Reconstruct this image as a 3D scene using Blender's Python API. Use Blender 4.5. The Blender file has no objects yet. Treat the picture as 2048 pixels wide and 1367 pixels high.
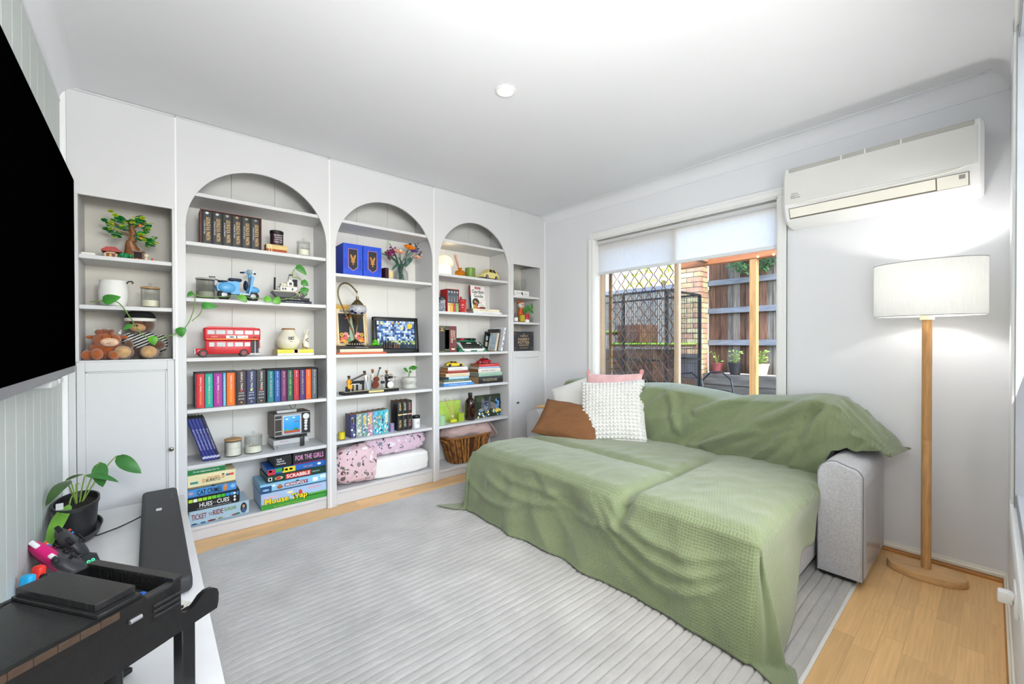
import bpy, bmesh, math, random
from math import pi, sin, cos, sqrt, atan2, hypot
from mathutils import Matrix, Vector, noise
random.seed(7)
SC = bpy.context.scene
COL = SC.collection

# ------------------------------------------------------------------ camera, world, lights, exposure
cam = bpy.data.cameras.new('camera'); camo = bpy.data.objects.new('camera', cam); COL.objects.link(camo)
cam.sensor_width = 36.0; cam.lens = 832.83 / 2048 * 36; cam.shift_y = 0.00254; cam.clip_start = 0.02
YAW, PITCH, ROLL = 0.71506, -0.00686, -0.00183
_f = Vector((sin(YAW)*cos(PITCH), cos(YAW)*cos(PITCH), sin(PITCH)))
_r = Vector((cos(YAW), -sin(YAW), 0)); _u = _r.cross(_f)
_r2 = _r*cos(ROLL) + _u*sin(ROLL); _u2 = -_r*sin(ROLL) + _u*cos(ROLL)
camo.matrix_world = Matrix(((_r2.x,_u2.x,-_f.x,0.3284),(_r2.y,_u2.y,-_f.y,-2.9840),(_r2.z,_u2.z,-_f.z,1.1406),(0,0,0,1)))
SC.camera = camo
vs = SC.view_settings
vs.view_transform = 'Standard'; vs.look = 'None'; vs.gamma = 1; vs.use_curve_mapping = False; vs.exposure = 0.14

w = bpy.data.worlds.new('world'); SC.world = w; w.use_nodes = True
nt = w.node_tree; nt.nodes.clear()
sky = nt.nodes.new('ShaderNodeTexSky'); sky.sky_type = 'NISHITA'; sky.sun_disc = False
sky.sun_elevation = math.radians(48); sky.sun_rotation = math.radians(200); sky.dust_density = 2.0
bg = nt.nodes.new('ShaderNodeBackground'); bg.inputs['Strength'].default_value = 1.25
wo = nt.nodes.new('ShaderNodeOutputWorld')
nt.links.new(sky.outputs[0], bg.inputs[0]); nt.links.new(bg.outputs[0], wo.inputs[0])

def area(name, loc, target, sx, sy, power, col=(1,1,1)):
    l = bpy.data.lights.new(name, 'AREA'); l.shape = 'RECTANGLE'; l.size = sx; l.size_y = sy; l.energy = power; l.color = col
    o = bpy.data.objects.new(name, l); COL.objects.link(o); o.location = loc
    o.rotation_euler = (Vector(target)-Vector(loc)).to_track_quat('-Z','Y').to_euler()
    return o
# daylight of the window in the front wall, and an added fill lamp in the unseen doorway
area('front_window_daylight', (1.70,-3.12,1.36), (1.70,-1.4,1.75), 1.25, 1.4, 21, (0.99,0.993,1.0))
area('doorway_fill', (0.45,-3.7,1.25), (1.1,-1.9,2.1), 0.8, 2.0, 16, (0.97,0.985,1.0))
# made-up uplight behind the camera, added to brighten the ceiling
area('ceiling_fill', (0.62,-3.18,1.75), (1.30,-2.15,2.6), 0.5, 0.5, 42, (0.99,0.993,1.0))

# ------------------------------------------------------------------ materials
def lin(c):
    if isinstance(c, str):
        c = c.lstrip('#'); c = [int(c[i:i+2],16)/255 for i in (0,2,4)]
        return tuple(x/12.92 if x <= .04045 else ((x+.055)/1.055)**2.4 for x in c)
    return tuple(c)
MATS = {}
def M(col, rough=.5, metal=0, var=0.0, vs=8.0, bump=0.0, bs=60.0, trans=0, alpha=1, emit=0, ecol=None, ior=1.45, sheen=0, coat=0, stretch=None, name=None, spec=.5, orand=0, tex=None):
    key = (col, rough, metal, var, vs, bump, bs, trans, alpha, emit, ecol, ior, sheen, coat, stretch, name, spec, orand, tex)
    if key in MATS: return MATS[key]
    m = bpy.data.materials.new(name or 'mat_%s' % str(col).strip('#').lower()); m.use_nodes = True
    n = m.node_tree.nodes; L = m.node_tree.links; b = n['Principled BSDF']
    c = lin(col)
    b.inputs['Roughness'].default_value = rough; b.inputs['Metallic'].default_value = metal
    b.inputs['IOR'].default_value = ior; b.inputs['Specular IOR Level'].default_value = spec
    b.inputs['Transmission Weight'].default_value = trans; b.inputs['Alpha'].default_value = alpha
    b.inputs['Sheen Weight'].default_value = sheen; b.inputs['Coat Weight'].default_value = coat
    if emit:
        b.inputs['Emission Color'].default_value = (*lin(ecol or col), 1); b.inputs['Emission Strength'].default_value = emit
    tc = n.new('ShaderNodeTexCoord'); mp = n.new('ShaderNodeMapping')
    L.new(tc.outputs['Object'], mp.inputs[0])
    if stretch: mp.inputs['Scale'].default_value = stretch
    nz = n.new('ShaderNodeTexNoise'); nz.inputs['Scale'].default_value = vs; nz.inputs['Detail'].default_value = 5
    L.new(mp.outputs[0], nz.inputs['Vector'])
    mix = n.new('ShaderNodeMix'); mix.data_type = 'RGBA'
    v = var if var else 0.03
    mix.inputs['A'].default_value = (*[x*(1-v) for x in c], 1); mix.inputs['B'].default_value = (*[min(1, x*(1+v)) for x in c], 1)
    rp = n.new('ShaderNodeMapRange'); rp.inputs['From Min'].default_value = .3; rp.inputs['From Max'].default_value = .7
    L.new(nz.outputs['Fac'], rp.inputs['Value']); L.new(rp.outputs[0], mix.inputs['Factor'])
    out = mix.outputs['Result']
    if orand:
        oi = n.new('ShaderNodeObjectInfo'); hs = n.new('ShaderNodeHueSaturation')
        r2 = n.new('ShaderNodeMapRange'); r2.inputs['To Min'].default_value = 1-orand; r2.inputs['To Max'].default_value = 1+orand
        L.new(oi.outputs['Random'], r2.inputs['Value']); L.new(r2.outputs[0], hs.inputs['Value']); L.new(out, hs.inputs['Color']); out = hs.outputs[0]
        ad = n.new('ShaderNodeVectorMath'); ad.operation = 'ADD'; sc2 = n.new('ShaderNodeVectorMath'); sc2.operation = 'SCALE'; sc2.inputs['Scale'].default_value = 37
        cb = n.new('ShaderNodeCombineXYZ'); L.new(oi.outputs['Random'], cb.inputs[0]); L.new(oi.outputs['Random'], cb.inputs[1]); L.new(cb.outputs[0], sc2.inputs[0])
        L.new(tc.outputs['Object'], ad.inputs[0]); L.new(sc2.outputs[0], ad.inputs[1]); L.new(ad.outputs[0], mp.inputs[0])
    L.new(out, b.inputs['Base Color'])
    if bump:
        bn = n.new('ShaderNodeTexNoise'); bn.inputs['Scale'].default_value = bs; bn.inputs['Detail'].default_value = 4
        L.new(mp.outputs[0], bn.inputs['Vector'])
        bp = n.new('ShaderNodeBump'); bp.inputs['Strength'].default_value = bump; bp.inputs['Distance'].default_value = .004
        h = bn.outputs['Fac']
        if tex == 'waffle':
            uv = n.new('ShaderNodeUVMap'); hh = []
            for d in 'XY':
                wv = n.new('ShaderNodeTexWave'); wv.bands_direction = d; wv.inputs['Scale'].default_value = 26; wv.inputs['Distortion'].default_value = .3
                L.new(uv.outputs[0], wv.inputs['Vector']); hh.append(wv.outputs['Fac'])
            mm = n.new('ShaderNodeMath'); mm.operation = 'MAXIMUM'; L.new(hh[0], mm.inputs[0]); L.new(hh[1], mm.inputs[1])
            m2 = n.new('ShaderNodeMix'); m2.data_type = 'FLOAT'; m2.inputs['Factor'].default_value = .25; L.new(mm.outputs[0], m2.inputs['A']); L.new(h, m2.inputs['B']); h = m2.outputs['Result']
        L.new(h, bp.inputs['Height']); L.new(bp.outputs[0], b.inputs['Normal'])
    MATS[key] = m
    return m
def glass(tint='#F4F8F6', rough=.02, key='g'):
    k = ('glass', tint, rough)
    if k in MATS: return MATS[k]
    m = bpy.data.materials.new('clear_glass'); m.use_nodes = True; n = m.node_tree.nodes; L = m.node_tree.links; n.clear()
    o = n.new('ShaderNodeOutputMaterial'); t = n.new('ShaderNodeBsdfTransparent'); g = n.new('ShaderNodeBsdfGlossy'); mx = n.new('ShaderNodeMixShader'); fr = n.new('ShaderNodeLayerWeight')
    t.inputs[0].default_value = (*lin(tint), 1); g.inputs['Roughness'].default_value = rough; fr.inputs[0].default_value = .25
    sc = n.new('ShaderNodeMath'); sc.operation = 'MULTIPLY'; sc.inputs[1].default_value = .55
    L.new(fr.outputs['Facing'], sc.inputs[0]); L.new(sc.outputs[0], mx.inputs[0]); L.new(t.outputs[0], mx.inputs[1]); L.new(g.outputs[0], mx.inputs[2]); L.new(mx.outputs[0], o.inputs[0])
    MATS[k] = m
    return m
def shade_cloth(col, tr=.6, name='lamp_shade_linen'):
    k = ('shade', col, tr, name)
    if k in MATS: return MATS[k]
    m = bpy.data.materials.new(name); m.use_nodes = True; n = m.node_tree.nodes; L = m.node_tree.links; n.clear()
    o = n.new('ShaderNodeOutputMaterial'); d = n.new('ShaderNodeBsdfDiffuse'); t = n.new('ShaderNodeBsdfTranslucent'); mx = n.new('ShaderNodeMixShader')
    tc = n.new('ShaderNodeTexCoord'); nz = n.new('ShaderNodeTexNoise'); nz.inputs['Scale'].default_value = 120; mp = n.new('ShaderNodeMapping'); mp.inputs['Scale'].default_value = (1,1,.15)
    L.new(tc.outputs['Object'], mp.inputs[0]); L.new(mp.outputs[0], nz.inputs[0])
    cr = n.new('ShaderNodeMix'); cr.data_type = 'RGBA'; c = lin(col); cr.inputs['A'].default_value = (*[x*.9 for x in c],1); cr.inputs['B'].default_value = (*c,1)
    L.new(nz.outputs['Fac'], cr.inputs['Factor'])
    L.new(cr.outputs['Result'], d.inputs[0]); L.new(cr.outputs['Result'], t.inputs[0]); mx.inputs[0].default_value = tr
    L.new(d.outputs[0], mx.inputs[1]); L.new(t.outputs[0], mx.inputs[2]); L.new(mx.outputs[0], o.inputs[0])
    MATS[k] = m
    return m

# ------------------------------------------------------------------ mesh helpers
class MB:
    def __init__(s): s.v = []; s.f = []; s.uv = None
    def add(s, vs_, fs, mtx=None):
        b = len(s.v)
        s.v += [tuple(mtx @ Vector(p)) if mtx else tuple(p) for p in vs_]
        s.f += [tuple(b+i for i in q) for q in fs]; return s
    def box(s, x0, x1, y0, y1, z0, z1, mtx=None):
        p = [(x0,y0,z0),(x1,y0,z0),(x1,y1,z0),(x0,y1,z0),(x0,y0,z1),(x1,y0,z1),(x1,y1,z1),(x0,y1,z1)]
        return s.add(p, [(0,3,2,1),(4,5,6,7),(0,1,5,4),(1,2,6,5),(2,3,7,6),(3,0,4,7)], mtx)
    def rbox(s, x0, x1, y0, y1, z0, z1, r=.004, seg=2, mtx=None):
        bm = bmesh.new(); bmesh.ops.create_cube(bm, size=1)
        for q in bm.verts: q.co = Vector(((x0+x1)/2+q.co.x*(x1-x0), (y0+y1)/2+q.co.y*(y1-y0), (z0+z1)/2+q.co.z*(z1-z0)))
        r = min(r, .49*min(abs(x1-x0), abs(y1-y0), abs(z1-z0)))
        bmesh.ops.bevel(bm, geom=bm.edges[:], offset=r, segments=seg, affect='EDGES', profile=.5)
        bm.verts.index_update()
        s.add([q.co[:] for q in bm.verts], [tuple(q.index for q in f.verts) for f in bm.faces], mtx); bm.free(); return s
    def cyl(s, p0, p1, r0, r1=None, n=16, caps=True):
        p0 = Vector(p0); p1 = Vector(p1); r1 = r0 if r1 is None else r1
        d = (p1-p0).normalized(); a = d.orthogonal().normalized(); c = d.cross(a)
        vs_ = []
        for p, r in ((p0,r0),(p1,r1)):
            for i in range(n):
                t = 2*pi*i/n; vs_.append(p + a*cos(t)*r + c*sin(t)*r)
        fs = [(i,(i+1)%n,n+(i+1)%n,n+i) for i in range(n)]
        if caps: fs += [tuple(range(n-1,-1,-1)), tuple(range(n,2*n))]
        return s.add(vs_, fs)
    def lathe(s, prof, n=24, c=(0,0,0), sx=1, sy=1, mtx=None):
        vs_ = []; fs = []; k = len(prof)
        for (r,z) in prof:
            for i in range(n):
                t = 2*pi*i/n; vs_.append((c[0]+r*cos(t)*sx, c[1]+r*sin(t)*sy, c[2]+z))
        for j in range(k-1):
            for i in range(n):
                i2 = (i+1)%n; fs.append((j*n+i, j*n+i2, (j+1)*n+i2, (j+1)*n+i))
        fs.append(tuple(range(n-1,-1,-1))); fs.append(tuple((k-1)*n+i for i in range(n)))
        return s.add(vs_, fs, mtx)
    def tube(s, pts, r, n=6, closed=False):
        pts = [Vector(p) for p in pts]; m = len(pts); rr = r if isinstance(r, (list,tuple)) else [r]*m
        prev = None; rings = []
        for i in range(m):
            a = pts[(i-1)%m] if closed or i else pts[0]; b = pts[(i+1)%m] if closed or i < m-1 else pts[-1]
            d = (b-a)
            if d.length < 1e-9: d = Vector((0,0,1))
            d.normalize()
            if prev is None: u = d.orthogonal().normalized()
            else:
                u = prev - d*prev.dot(d)
                u = u.normalized() if u.length > 1e-6 else d.orthogonal().normalized()
            prev = u; c = d.cross(u)
            rings.append([pts[i]+u*cos(2*pi*k/n)*rr[i]+c*sin(2*pi*k/n)*rr[i] for k in range(n)])
        vs_ = [p for q in rings for p in q]; fs = []
        for i in range(m if closed else m-1):
            j = (i+1)%m
            for k in range(n): fs.append((i*n+k, i*n+(k+1)%n, j*n+(k+1)%n, j*n+k))
        if not closed: fs += [tuple(range(n-1,-1,-1)), tuple((m-1)*n+k for k in range(n))]
        return s.add(vs_, fs)
    def ell(s, c, r, nu=16, nv=10, mtx=None):
        if not isinstance(r, (tuple,list)): r = (r,r,r)
        vs_ = []; fs = []
        for j in range(1,nv):
            ph = pi*j/nv
            for i in range(nu):
                t = 2*pi*i/nu; vs_.append((c[0]+r[0]*sin(ph)*cos(t), c[1]+r[1]*sin(ph)*sin(t), c[2]+r[2]*cos(ph)))
        top = len(vs_); vs_ += [(c[0],c[1],c[2]+r[2]),(c[0],c[1],c[2]-r[2])]
        for j in range(nv-2):
            for i in range(nu): fs.append((j*nu+i,(j+1)*nu+i,(j+1)*nu+(i+1)%nu,j*nu+(i+1)%nu))
        for i in range(nu):
            fs.append((top,i,(i+1)%nu)); fs.append((top+1,(nv-2)*nu+(i+1)%nu,(nv-2)*nu+i))
        return s.add(vs_, fs, mtx)
    def prism(s, poly, axis, a, b, mtx=None):
        def P(u,v,t): return {'x':(t,u,v),'y':(u,t,v),'z':(u,v,t)}[axis]
        n = len(poly); vs_ = [P(u,v,a) for u,v in poly]+[P(u,v,b) for u,v in poly]
        fs = [(i,(i+1)%n,n+(i+1)%n,n+i) for i in range(n)]+[tuple(range(n-1,-1,-1)),tuple(range(n,2*n))]
        return s.add(vs_, fs, mtx)
    def grid(s, fn, nu, nv, uv=None):
        vs_ = [fn(i/(nu-1), j/(nv-1)) for j in range(nv) for i in range(nu)]
        fs = [(j*nu+i, j*nu+i+1, (j+1)*nu+i+1, (j+1)*nu+i) for j in range(nv-1) for i in range(nu-1)]
        if uv:
            if s.uv is None: s.uv = {}
            b = len(s.v)
            for j in range(nv):
                for i in range(nu): s.uv[b+j*nu+i] = uv(i/(nu-1), j/(nv-1))
        return s.add(vs_, fs)
    def mesh(s, name, mat, ang=40):
        me = bpy.data.meshes.new(name); me.from_pydata(s.v, [], s.f); me.update()
        bm = bmesh.new(); bm.from_mesh(me); bmesh.ops.recalc_face_normals(bm, faces=bm.faces[:]); bm.to_mesh(me); bm.free()
        if s.uv:
            ul = me.uv_layers.new(name='UVMap')
            for lp in me.loops: ul.data[lp.index].uv = s.uv.get(lp.vertex_index, (0,0))
        if ang:
            me.shade_smooth(); me.set_sharp_from_angle(angle=math.radians(ang))
        if mat: me.materials.append(mat)
        return me
    def build(s, name, mat, parent=None, loc=None, ang=40):
        o = bpy.data.objects.new(name, s.mesh(name, mat, ang)); COL.objects.link(o)
        if parent: o.parent = parent
        if loc: o.location = loc
        return o
def inst(me, name, parent=None, loc=(0,0,0), rot=(0,0,0), scale=(1,1,1)):
    o = bpy.data.objects.new(name, me); COL.objects.link(o); o.location = loc; o.rotation_euler = rot; o.scale = scale
    if parent: o.parent = parent
    return o
def tag(o, label=None, cat=None, group=None, kind=None):
    if label: o['label'] = label
    if cat: o['category'] = cat
    if group: o['group'] = group
    if kind: o['kind'] = kind
    return o
def thing(name, label, cat, loc=(0,0,0), rot=(0,0,0), group=None):
    o = bpy.data.objects.new(name, None); COL.objects.link(o); o.empty_display_size = .05
    o.location = loc; o.rotation_euler = rot
    return tag(o, label, cat, group)
def struct(o): o['kind'] = 'structure'; return o
def solid(mb, t):   # give an open sheet thickness t along vertex normals
    me = bpy.data.meshes.new('t'); me.from_pydata(mb.v, [], mb.f); me.update()
    nrm = [v.normal.copy() for v in me.vertices]; n = len(mb.v)
    edges = {}
    for f in mb.f:
        for i in range(len(f)):
            a, b = f[i], f[(i+1)%len(f)]; edges[(a,b)] = edges.get((a,b),0)+1
    back = [tuple(Vector(p)-nrm[i]*t) for i,p in enumerate(mb.v)]
    fs = list(mb.f) + [tuple(n+i for i in reversed(f)) for f in mb.f]
    for (a,b) in edges:
        if (b,a) not in edges: fs.append((b,a,n+a,n+b))
    if mb.uv:
        for i in range(n): mb.uv[n+i] = mb.uv.get(i,(0,0))
    mb.v = list(mb.v)+back; mb.f = fs; bpy.data.meshes.remove(me); return mb

TEXTS = []
def text(s, parent, w_, h_, loc, mat, spin=0, face='front', name='lettering', bold=0.0):
    """flat lettering fitted into a w x h box centred at loc (parent space); spin turns it in its plane"""
    TEXTS.append((s, parent, w_, h_, loc, mat, spin, face, name, bold))
def flush_texts():
    tmp = []
    for t in TEXTS:
        cu = bpy.data.curves.new('lettering', 'FONT'); cu.body = t[0]; cu.resolution_u = 2; cu.align_x = 'CENTER'; cu.align_y = 'CENTER'; cu.offset = t[9]
        o = bpy.data.objects.new('tmp', cu); COL.objects.link(o); tmp.append(o)
    bpy.context.view_layer.update(); dg = bpy.context.evaluated_depsgraph_get()
    for t, o in zip(TEXTS, tmp):
        s, parent, w_, h_, loc, mat, spin, face, name, bold = t
        me = bpy.data.meshes.new_from_object(o.evaluated_get(dg)); me.name = name
        xs = [v.co.x for v in me.vertices]; ys = [v.co.y for v in me.vertices]
        if not xs: continue
        cx, cy = (min(xs)+max(xs))/2, (min(ys)+max(ys))/2; kx, ky = w_/max(1e-6,max(xs)-min(xs)), h_/max(1e-6,max(ys)-min(ys))
        for v in me.vertices: v.co.x = (v.co.x-cx)*kx; v.co.y = (v.co.y-cy)*ky; v.co.z = 0
        me.materials.clear(); me.materials.append(mat)
        q = bpy.data.objects.new(name, me); COL.objects.link(q); q.parent = parent; q.location = loc
        R = Matrix.Rotation(spin, 4, 'Z')
        if face == 'front': R = Matrix.Rotation(pi/2, 4, 'X') @ R
        elif face == 'right': R = Matrix.Rotation(-pi/2, 4, 'Z') @ Matrix.Rotation(pi/2, 4, 'X') @ R   # faces -X
        elif face == 'slant': R = Matrix(((0,-.515,.857,0),(1,0,0,0),(0,.857,.515,0),(0,0,0,1))) @ R
        elif face == 'left': R = Matrix.Rotation(-pi/2, 4, 'Z') @ Matrix.Rotation(pi/2, 4, 'X') @ R
        q.rotation_euler = R.to_euler()
    for o in tmp:
        cu = o.data; bpy.data.objects.remove(o); bpy.data.curves.remove(cu)

W, D, H = 3.3645, 3.038, 2.4      # room: x 0..W, y -D..0 (shelf fronts at y = 0), ceiling H
wall_paint = M('#E6E7EA', .62, bump=.05, bs=220, var=.012, vs=2)
wall_green = M('#C9CFCA', .55, bump=.05, bs=220, var=.012, vs=2)
ceil_paint = M('#E8E9EC', .8, bump=.04, bs=200, var=.01, vs=2)
trim_paint = M('#F0F0EE', .38, var=.01)
shelf_white = M('#D4D4D4', .42, var=.012, vs=3)
# ------------------------------------------------------------------ the room
wood = M('#E4B980', .36, var=.09, vs=4, stretch=(.5,1.8,1), bump=.015, bs=12, orand=.12, name='oak_floor_plank')
wood_base = M('#D6A86E', .5, var=.1, stretch=(1,12,12))
fl = struct(MB().box(-.1,W+.12,-D-1.2,.35,-.08,-.0015).build('floor', wood_base))
pm = MB().box(-.5,.5,-.5,.5,-.02,0).mesh('plank', wood)
pw = .066
def planks(x0,x1,y0,y1):
    y = y0; k = 0
    while y < y1-.01:
        yy = min(pw, y1-y); x = x0 - random.uniform(0,.35)
        while x < x1:
            l = random.uniform(.28,.5); a = max(x,x0); b = min(x+l,x1)
            if b-a > .03: inst(pm, 'plank', fl, ((a+b)/2, y+yy/2, 0), scale=(b-a-.0005, yy-.0005, 1))
            x += l
        y += pw
planks(.45,W,-.32,.0)
planks(1.62,W,-D,-2.51)
ce = struct(MB().box(-.1,W+.12,-D-1.2,.35,H,H+.1).build('ceiling', ceil_paint))
# left wall: vertical boards with V joints
wl = struct(MB().box(-.12,-.008,-D-1.2,.35,0,H).build('wall_left', wall_green))
bm_ = MB().rbox(-.01,0,-.0655,.0655,0,H,.005,1).mesh('wall_panel', wall_green)
for i in range(24): inst(bm_, 'wall_panel', wl, (0,-.066-.132*i,0))
struct(MB().box(-.1,W+.12,.30,.36,0,H).build('wall_back', wall_paint))
# window wall (x = W) with its opening
wy0, wy1, wz0, wz1 = -2.085, -.625, .70, 2.062
wr = MB().box(W,W+.14,wy1,.35,0,H).box(W,W+.14,-D-1.2,wy0,0,H).box(W,W+.14,wy0,wy1,0,wz0).box(W,W+.14,wy0,wy1,wz1,H)
struct(wr.build('wall_right', wall_paint))
# front wall (y = -D) with window and, behind the camera, a doorway
fx0, fx1, fz0, fz1 = 1.08, 2.32, .64, 2.08
wf = MB().box(.92,fx0,-D-.14,-D,0,H).box(fx1,W+.14,-D-.14,-D,0,H).box(fx0,fx1,-D-.14,-D,0,fz0).box(fx0,fx1,-D-.14,-D,fz1,H).box(-.1,.92,-D-.14,-D,2.06,H)
struct(wf.build('wall_front', wall_paint))
# unseen walls added to keep sky light from entering by the doorway
struct(MB().box(-.12,1.06,-D-1.3,-D-1.2,0,H).box(.96,1.06,-D-1.2,-D-.14,0,H).build('wall_sky_block', wall_paint))
# cove cornices
def cove(n=8, r=.08): return [(0,-r-.004),(-.006,0)] and [(r*(1-cos(pi/2*i/n)), -r*(1-sin(pi/2*i/n))) for i in range(n+1)]
def cov(t):   # arc, concave to the room, from wall (0,-.08) to ceiling (.08,0)
    a = pi/2*t; return (.08*(1-cos(a)), -.08*(1-sin(a)))
arc = [cov(i/8) for i in range(9)]
lip = [(0,-.086),(.004,-.086),(.004,-.08)] + arc[1:-1] + [(.08,-.004),(.086,-.004),(.086,0),(0,0)]
struct(MB().prism([(x,H+z) for x,z in lip],'y',-D,-.001).build('trim_1', ceil_paint, ang=50))
struct(MB().prism([(W-x,H+z) for x,z in lip],'y',-D,-.001).build('trim_2', ceil_paint, ang=50))
struct(MB().prism([(-D+x,H+z) for x,z in lip],'x',0,W).build('trim_3', ceil_paint, ang=50))
# skirtings: white moulding above an oak quad
qd = M('#B97E3F', .4, var=.15, stretch=(3,3,20), name='oak_quad')
cream = M('#EDE9DD', .4)
struct(MB().prism([(W,0),(W-.016,0),(W-.016,.008),(W-.014,.014),(W-.009,.019),(W,.022)],'y',-D,-.01).build('baseboard_right', qd))
struct(MB().prism([(W,.0225),(W-.012,.0225),(W-.012,.036),(W-.007,.040),(W-.005,.05),(W,.05)],'y',-D,-.01).build('trim_4', cream))
struct(MB().prism([(-D,0),(-D+.016,0),(-D+.016,.008),(-D+.014,.014),(-D+.009,.019),(-D,.022)],'x',.92,W-.016).build('baseboard_front', qd))
struct(MB().prism([(-D,.0225),(-D+.012,.0225),(-D+.012,.036),(-D+.007,.040),(-D+.005,.05),(-D,.05)],'x',.92,W-.012).build('trim_5', cream))
# corner bead beside the left cabinet and beside the right cabinet
struct(MB().prism([(.0005,-.005),(.018,-.005),(.022,-.002),(.03,0),(.0005,0)],'z',.0,H-.002).build('trim_6', trim_paint))
struct(MB().prism([(W-.001,-.008),(W-.010,-.008),(W-.016,0),(W-.001,0)],'z',0,H-.002).build('trim_7', trim_paint))

# window 1: architrave, reveal, aluminium sliding frame, glass, security screen
tan = M('#CDB497', .45, var=.03)
w1 = struct(thing('window_1', 'wide aluminium sliding window in a white reveal behind the sofa', 'window')); del w1['category']
def arch_profile(mb, y0, y1, z0, z1, horizontal):
    for (a,b,t) in ((0,.052,.012),(.006,.046,.016),(.036,.052,.02)):
        if horizontal: mb.box(W-t,W,y0-b,y1+b,z1+a,z1+b)
        else: mb.box(W-t,W,y1+a,y1+b,z0,z1-.0002); mb.box(W-t,W,y0-b,y0-a,z0,z1-.0002)
a_ = MB(); arch_profile(a_, wy0, wy1, wz0-.02, wz1, False); a_.build('architrave', trim_paint, w1)
a_ = MB(); arch_profile(a_, wy0, wy1, wz0, wz1, True); a_.build('head_architrave', trim_paint, w1)
MB().box(W,W+.12,wy0,wy0+.008,wz0,wz1).box(W,W+.12,wy1-.008,wy1,wz0,wz1).box(W,W+.12,wy0,wy1,wz1-.008,wz1).build('reveal', trim_paint, w1)
MB().rbox(W-.04,W+.13,wy0-.05,wy1+.05,wz0-.025,wz0+.008,.004).build('window_sill', trim_paint, w1)
fx = W+.075
fr = MB()
for (y0,y1,z0,z1) in ((wy1-.034,wy1-.008,wz0,wz1),(wy0+.008,wy0+.03,wz0,wz1),(wy0,wy1,wz1-.05,wz1-.008),(wy0,wy1,wz0,wz0+.05)): fr.rbox(fx,fx+.05,y0,y1,z0,z1,.003,1)
fr.build('window_frame', tan, w1)
MB().rbox(fx-.012,fx+.03,-1.388,-1.352,wz0+.02,wz1-.02,.003,1).rbox(fx-.02,fx-.012,-1.380,-1.372,wz0+.03,wz1-.03,.002,1).build('mullion', tan, w1)
MB().box(fx+.012,fx+.016,wy0+.02,-1.37,wz0+.03,wz1-.03).build('pane', glass('#FAFCFC'), w1)
MB().box(fx+.024,fx+.028,-1.37,wy1-.02,wz0+.03,wz1-.03).build('pane', glass('#FAFCFC'), w1)
# security screen: brown frame with diamond lattice
brown = M('#6A4526', .4, var=.1)
ss = thing('security_screen', 'brown diamond lattice security screen over the left window half', 'screen', (fx+.075,-1.01,wz0+.03))
sw, sh = .66, 1.3
MB().rbox(-.01,.01,-sw/2,-sw/2+.025,0,sh,.002,1).rbox(-.01,.01,sw/2-.03,sw/2,0,sh,.002,1).rbox(-.01,.01,-sw/2,sw/2,0,.03,.002,1).rbox(-.01,.01,-sw/2,sw/2,sh-.03,sh,.002,1).build('screen_frame', M('#8A6A45',.4,var=.08), ss)
cw, ch = .0905, .108; ncol = int(sw/cw)
for k in range(ncol*2+1):
    y = -sw/2+.012+k*cw/2; pts = []; nz_ = int(sh/ch*2)
    for i in range(nz_*4+1):
        z = i*ch/8; ph = z/ch*2*pi + (pi if k%2 else 0)
        c = cos(ph); tri = math.asin(max(-1,min(1,c*.97)))/(pi/2)
        pts.append((0, y+tri*cw/4*.93, z))
    if k*cw/2 < sw-.02: MB().tube(pts,.0042,4).build('lattice_strand', brown, ss)
# roller blind
bl = thing('roller_blind', 'white linen roller blind half lowered at the top of the window', 'blind', (W+.035,(wy0+wy1)/2,0))
bw = .722
MB().grid(lambda u,v:(0.012+.002*sin(u*9)+.001*sin(v*5), -bw+2*bw*u+.004, 1.765+(2.035-1.765)*v), 40, 8).build('blind_cloth', shade_cloth('#FCFCFB',.5,'blind_linen'), bl)
MB().cyl((0,-bw,2.03),(0,bw+.006,2.03),.017,n=14).build('roller_tube', shelf_white, bl)
MB().rbox(.004,.020,-bw,bw+.008,1.742,1.767,.004,2).build('bottom_rail', M('#E3E6E8',.4), bl)
MB().box(-.01,.03,-bw-.008,-bw-.003,1.995,2.055).build('bracket', M('#D0D0D0',.4), bl)
ch_ = MB()
ch_.tube([(-.005,-bw-.004,2.03-.01*i) for i in range(0,110)],.0018,5); ch_.tube([(.008,-bw-.004,2.03-.01*i) for i in range(0,110)],.0018,5)
ch_.build('bead_chain', M('#E8E8E8',.35), bl)
MB().rbox(-.012,.014,-bw-.010,-bw+.002,.905,.935,.004).build('chain_weight', shelf_white, bl)

# window 2 in the front wall: white lining and an aluminium frame seen edge-on
w2 = struct(thing('window_2', 'grey aluminium framed window in the front wall at the right edge', 'window')); del w2['category']
alu = M('#A9ADB2', .35, metal=.6, var=.04)
MB().rbox(fx1,fx1+.055,-D,-D+.013,fz0-.06,fz1+.06,.003).rbox(fx0-.055,fx0,-D,-D+.013,fz0-.06,fz1+.06,.003).rbox(fx0-.055,fx1+.055,-D,-D+.013,fz1,fz1+.06,.003).rbox(fx0-.055,fx1+.055,-D,-D+.015,fz0-.06,fz0,.003).build('architrave', trim_paint, w2)
MB().rbox(fx1-.04,fx1-.002,-D-.07,-D+.008,fz0,fz1,.002,1).rbox(fx0,fx0+.04,-D-.07,-D+.008,fz0,fz1,.002,1).rbox(fx0,fx1,-D-.07,-D+.004,fz1-.04,fz1,.002,1).rbox(fx0,fx1,-D-.07,-D+.004,fz0,fz0+.04,.002,1).build('window_frame', alu, w2)
MB().box(fx0+.03,fx1-.03,-D-.045,-D-.041,fz0+.03,fz1-.03).build('pane', glass('#FAFCFC'), w2)
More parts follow.
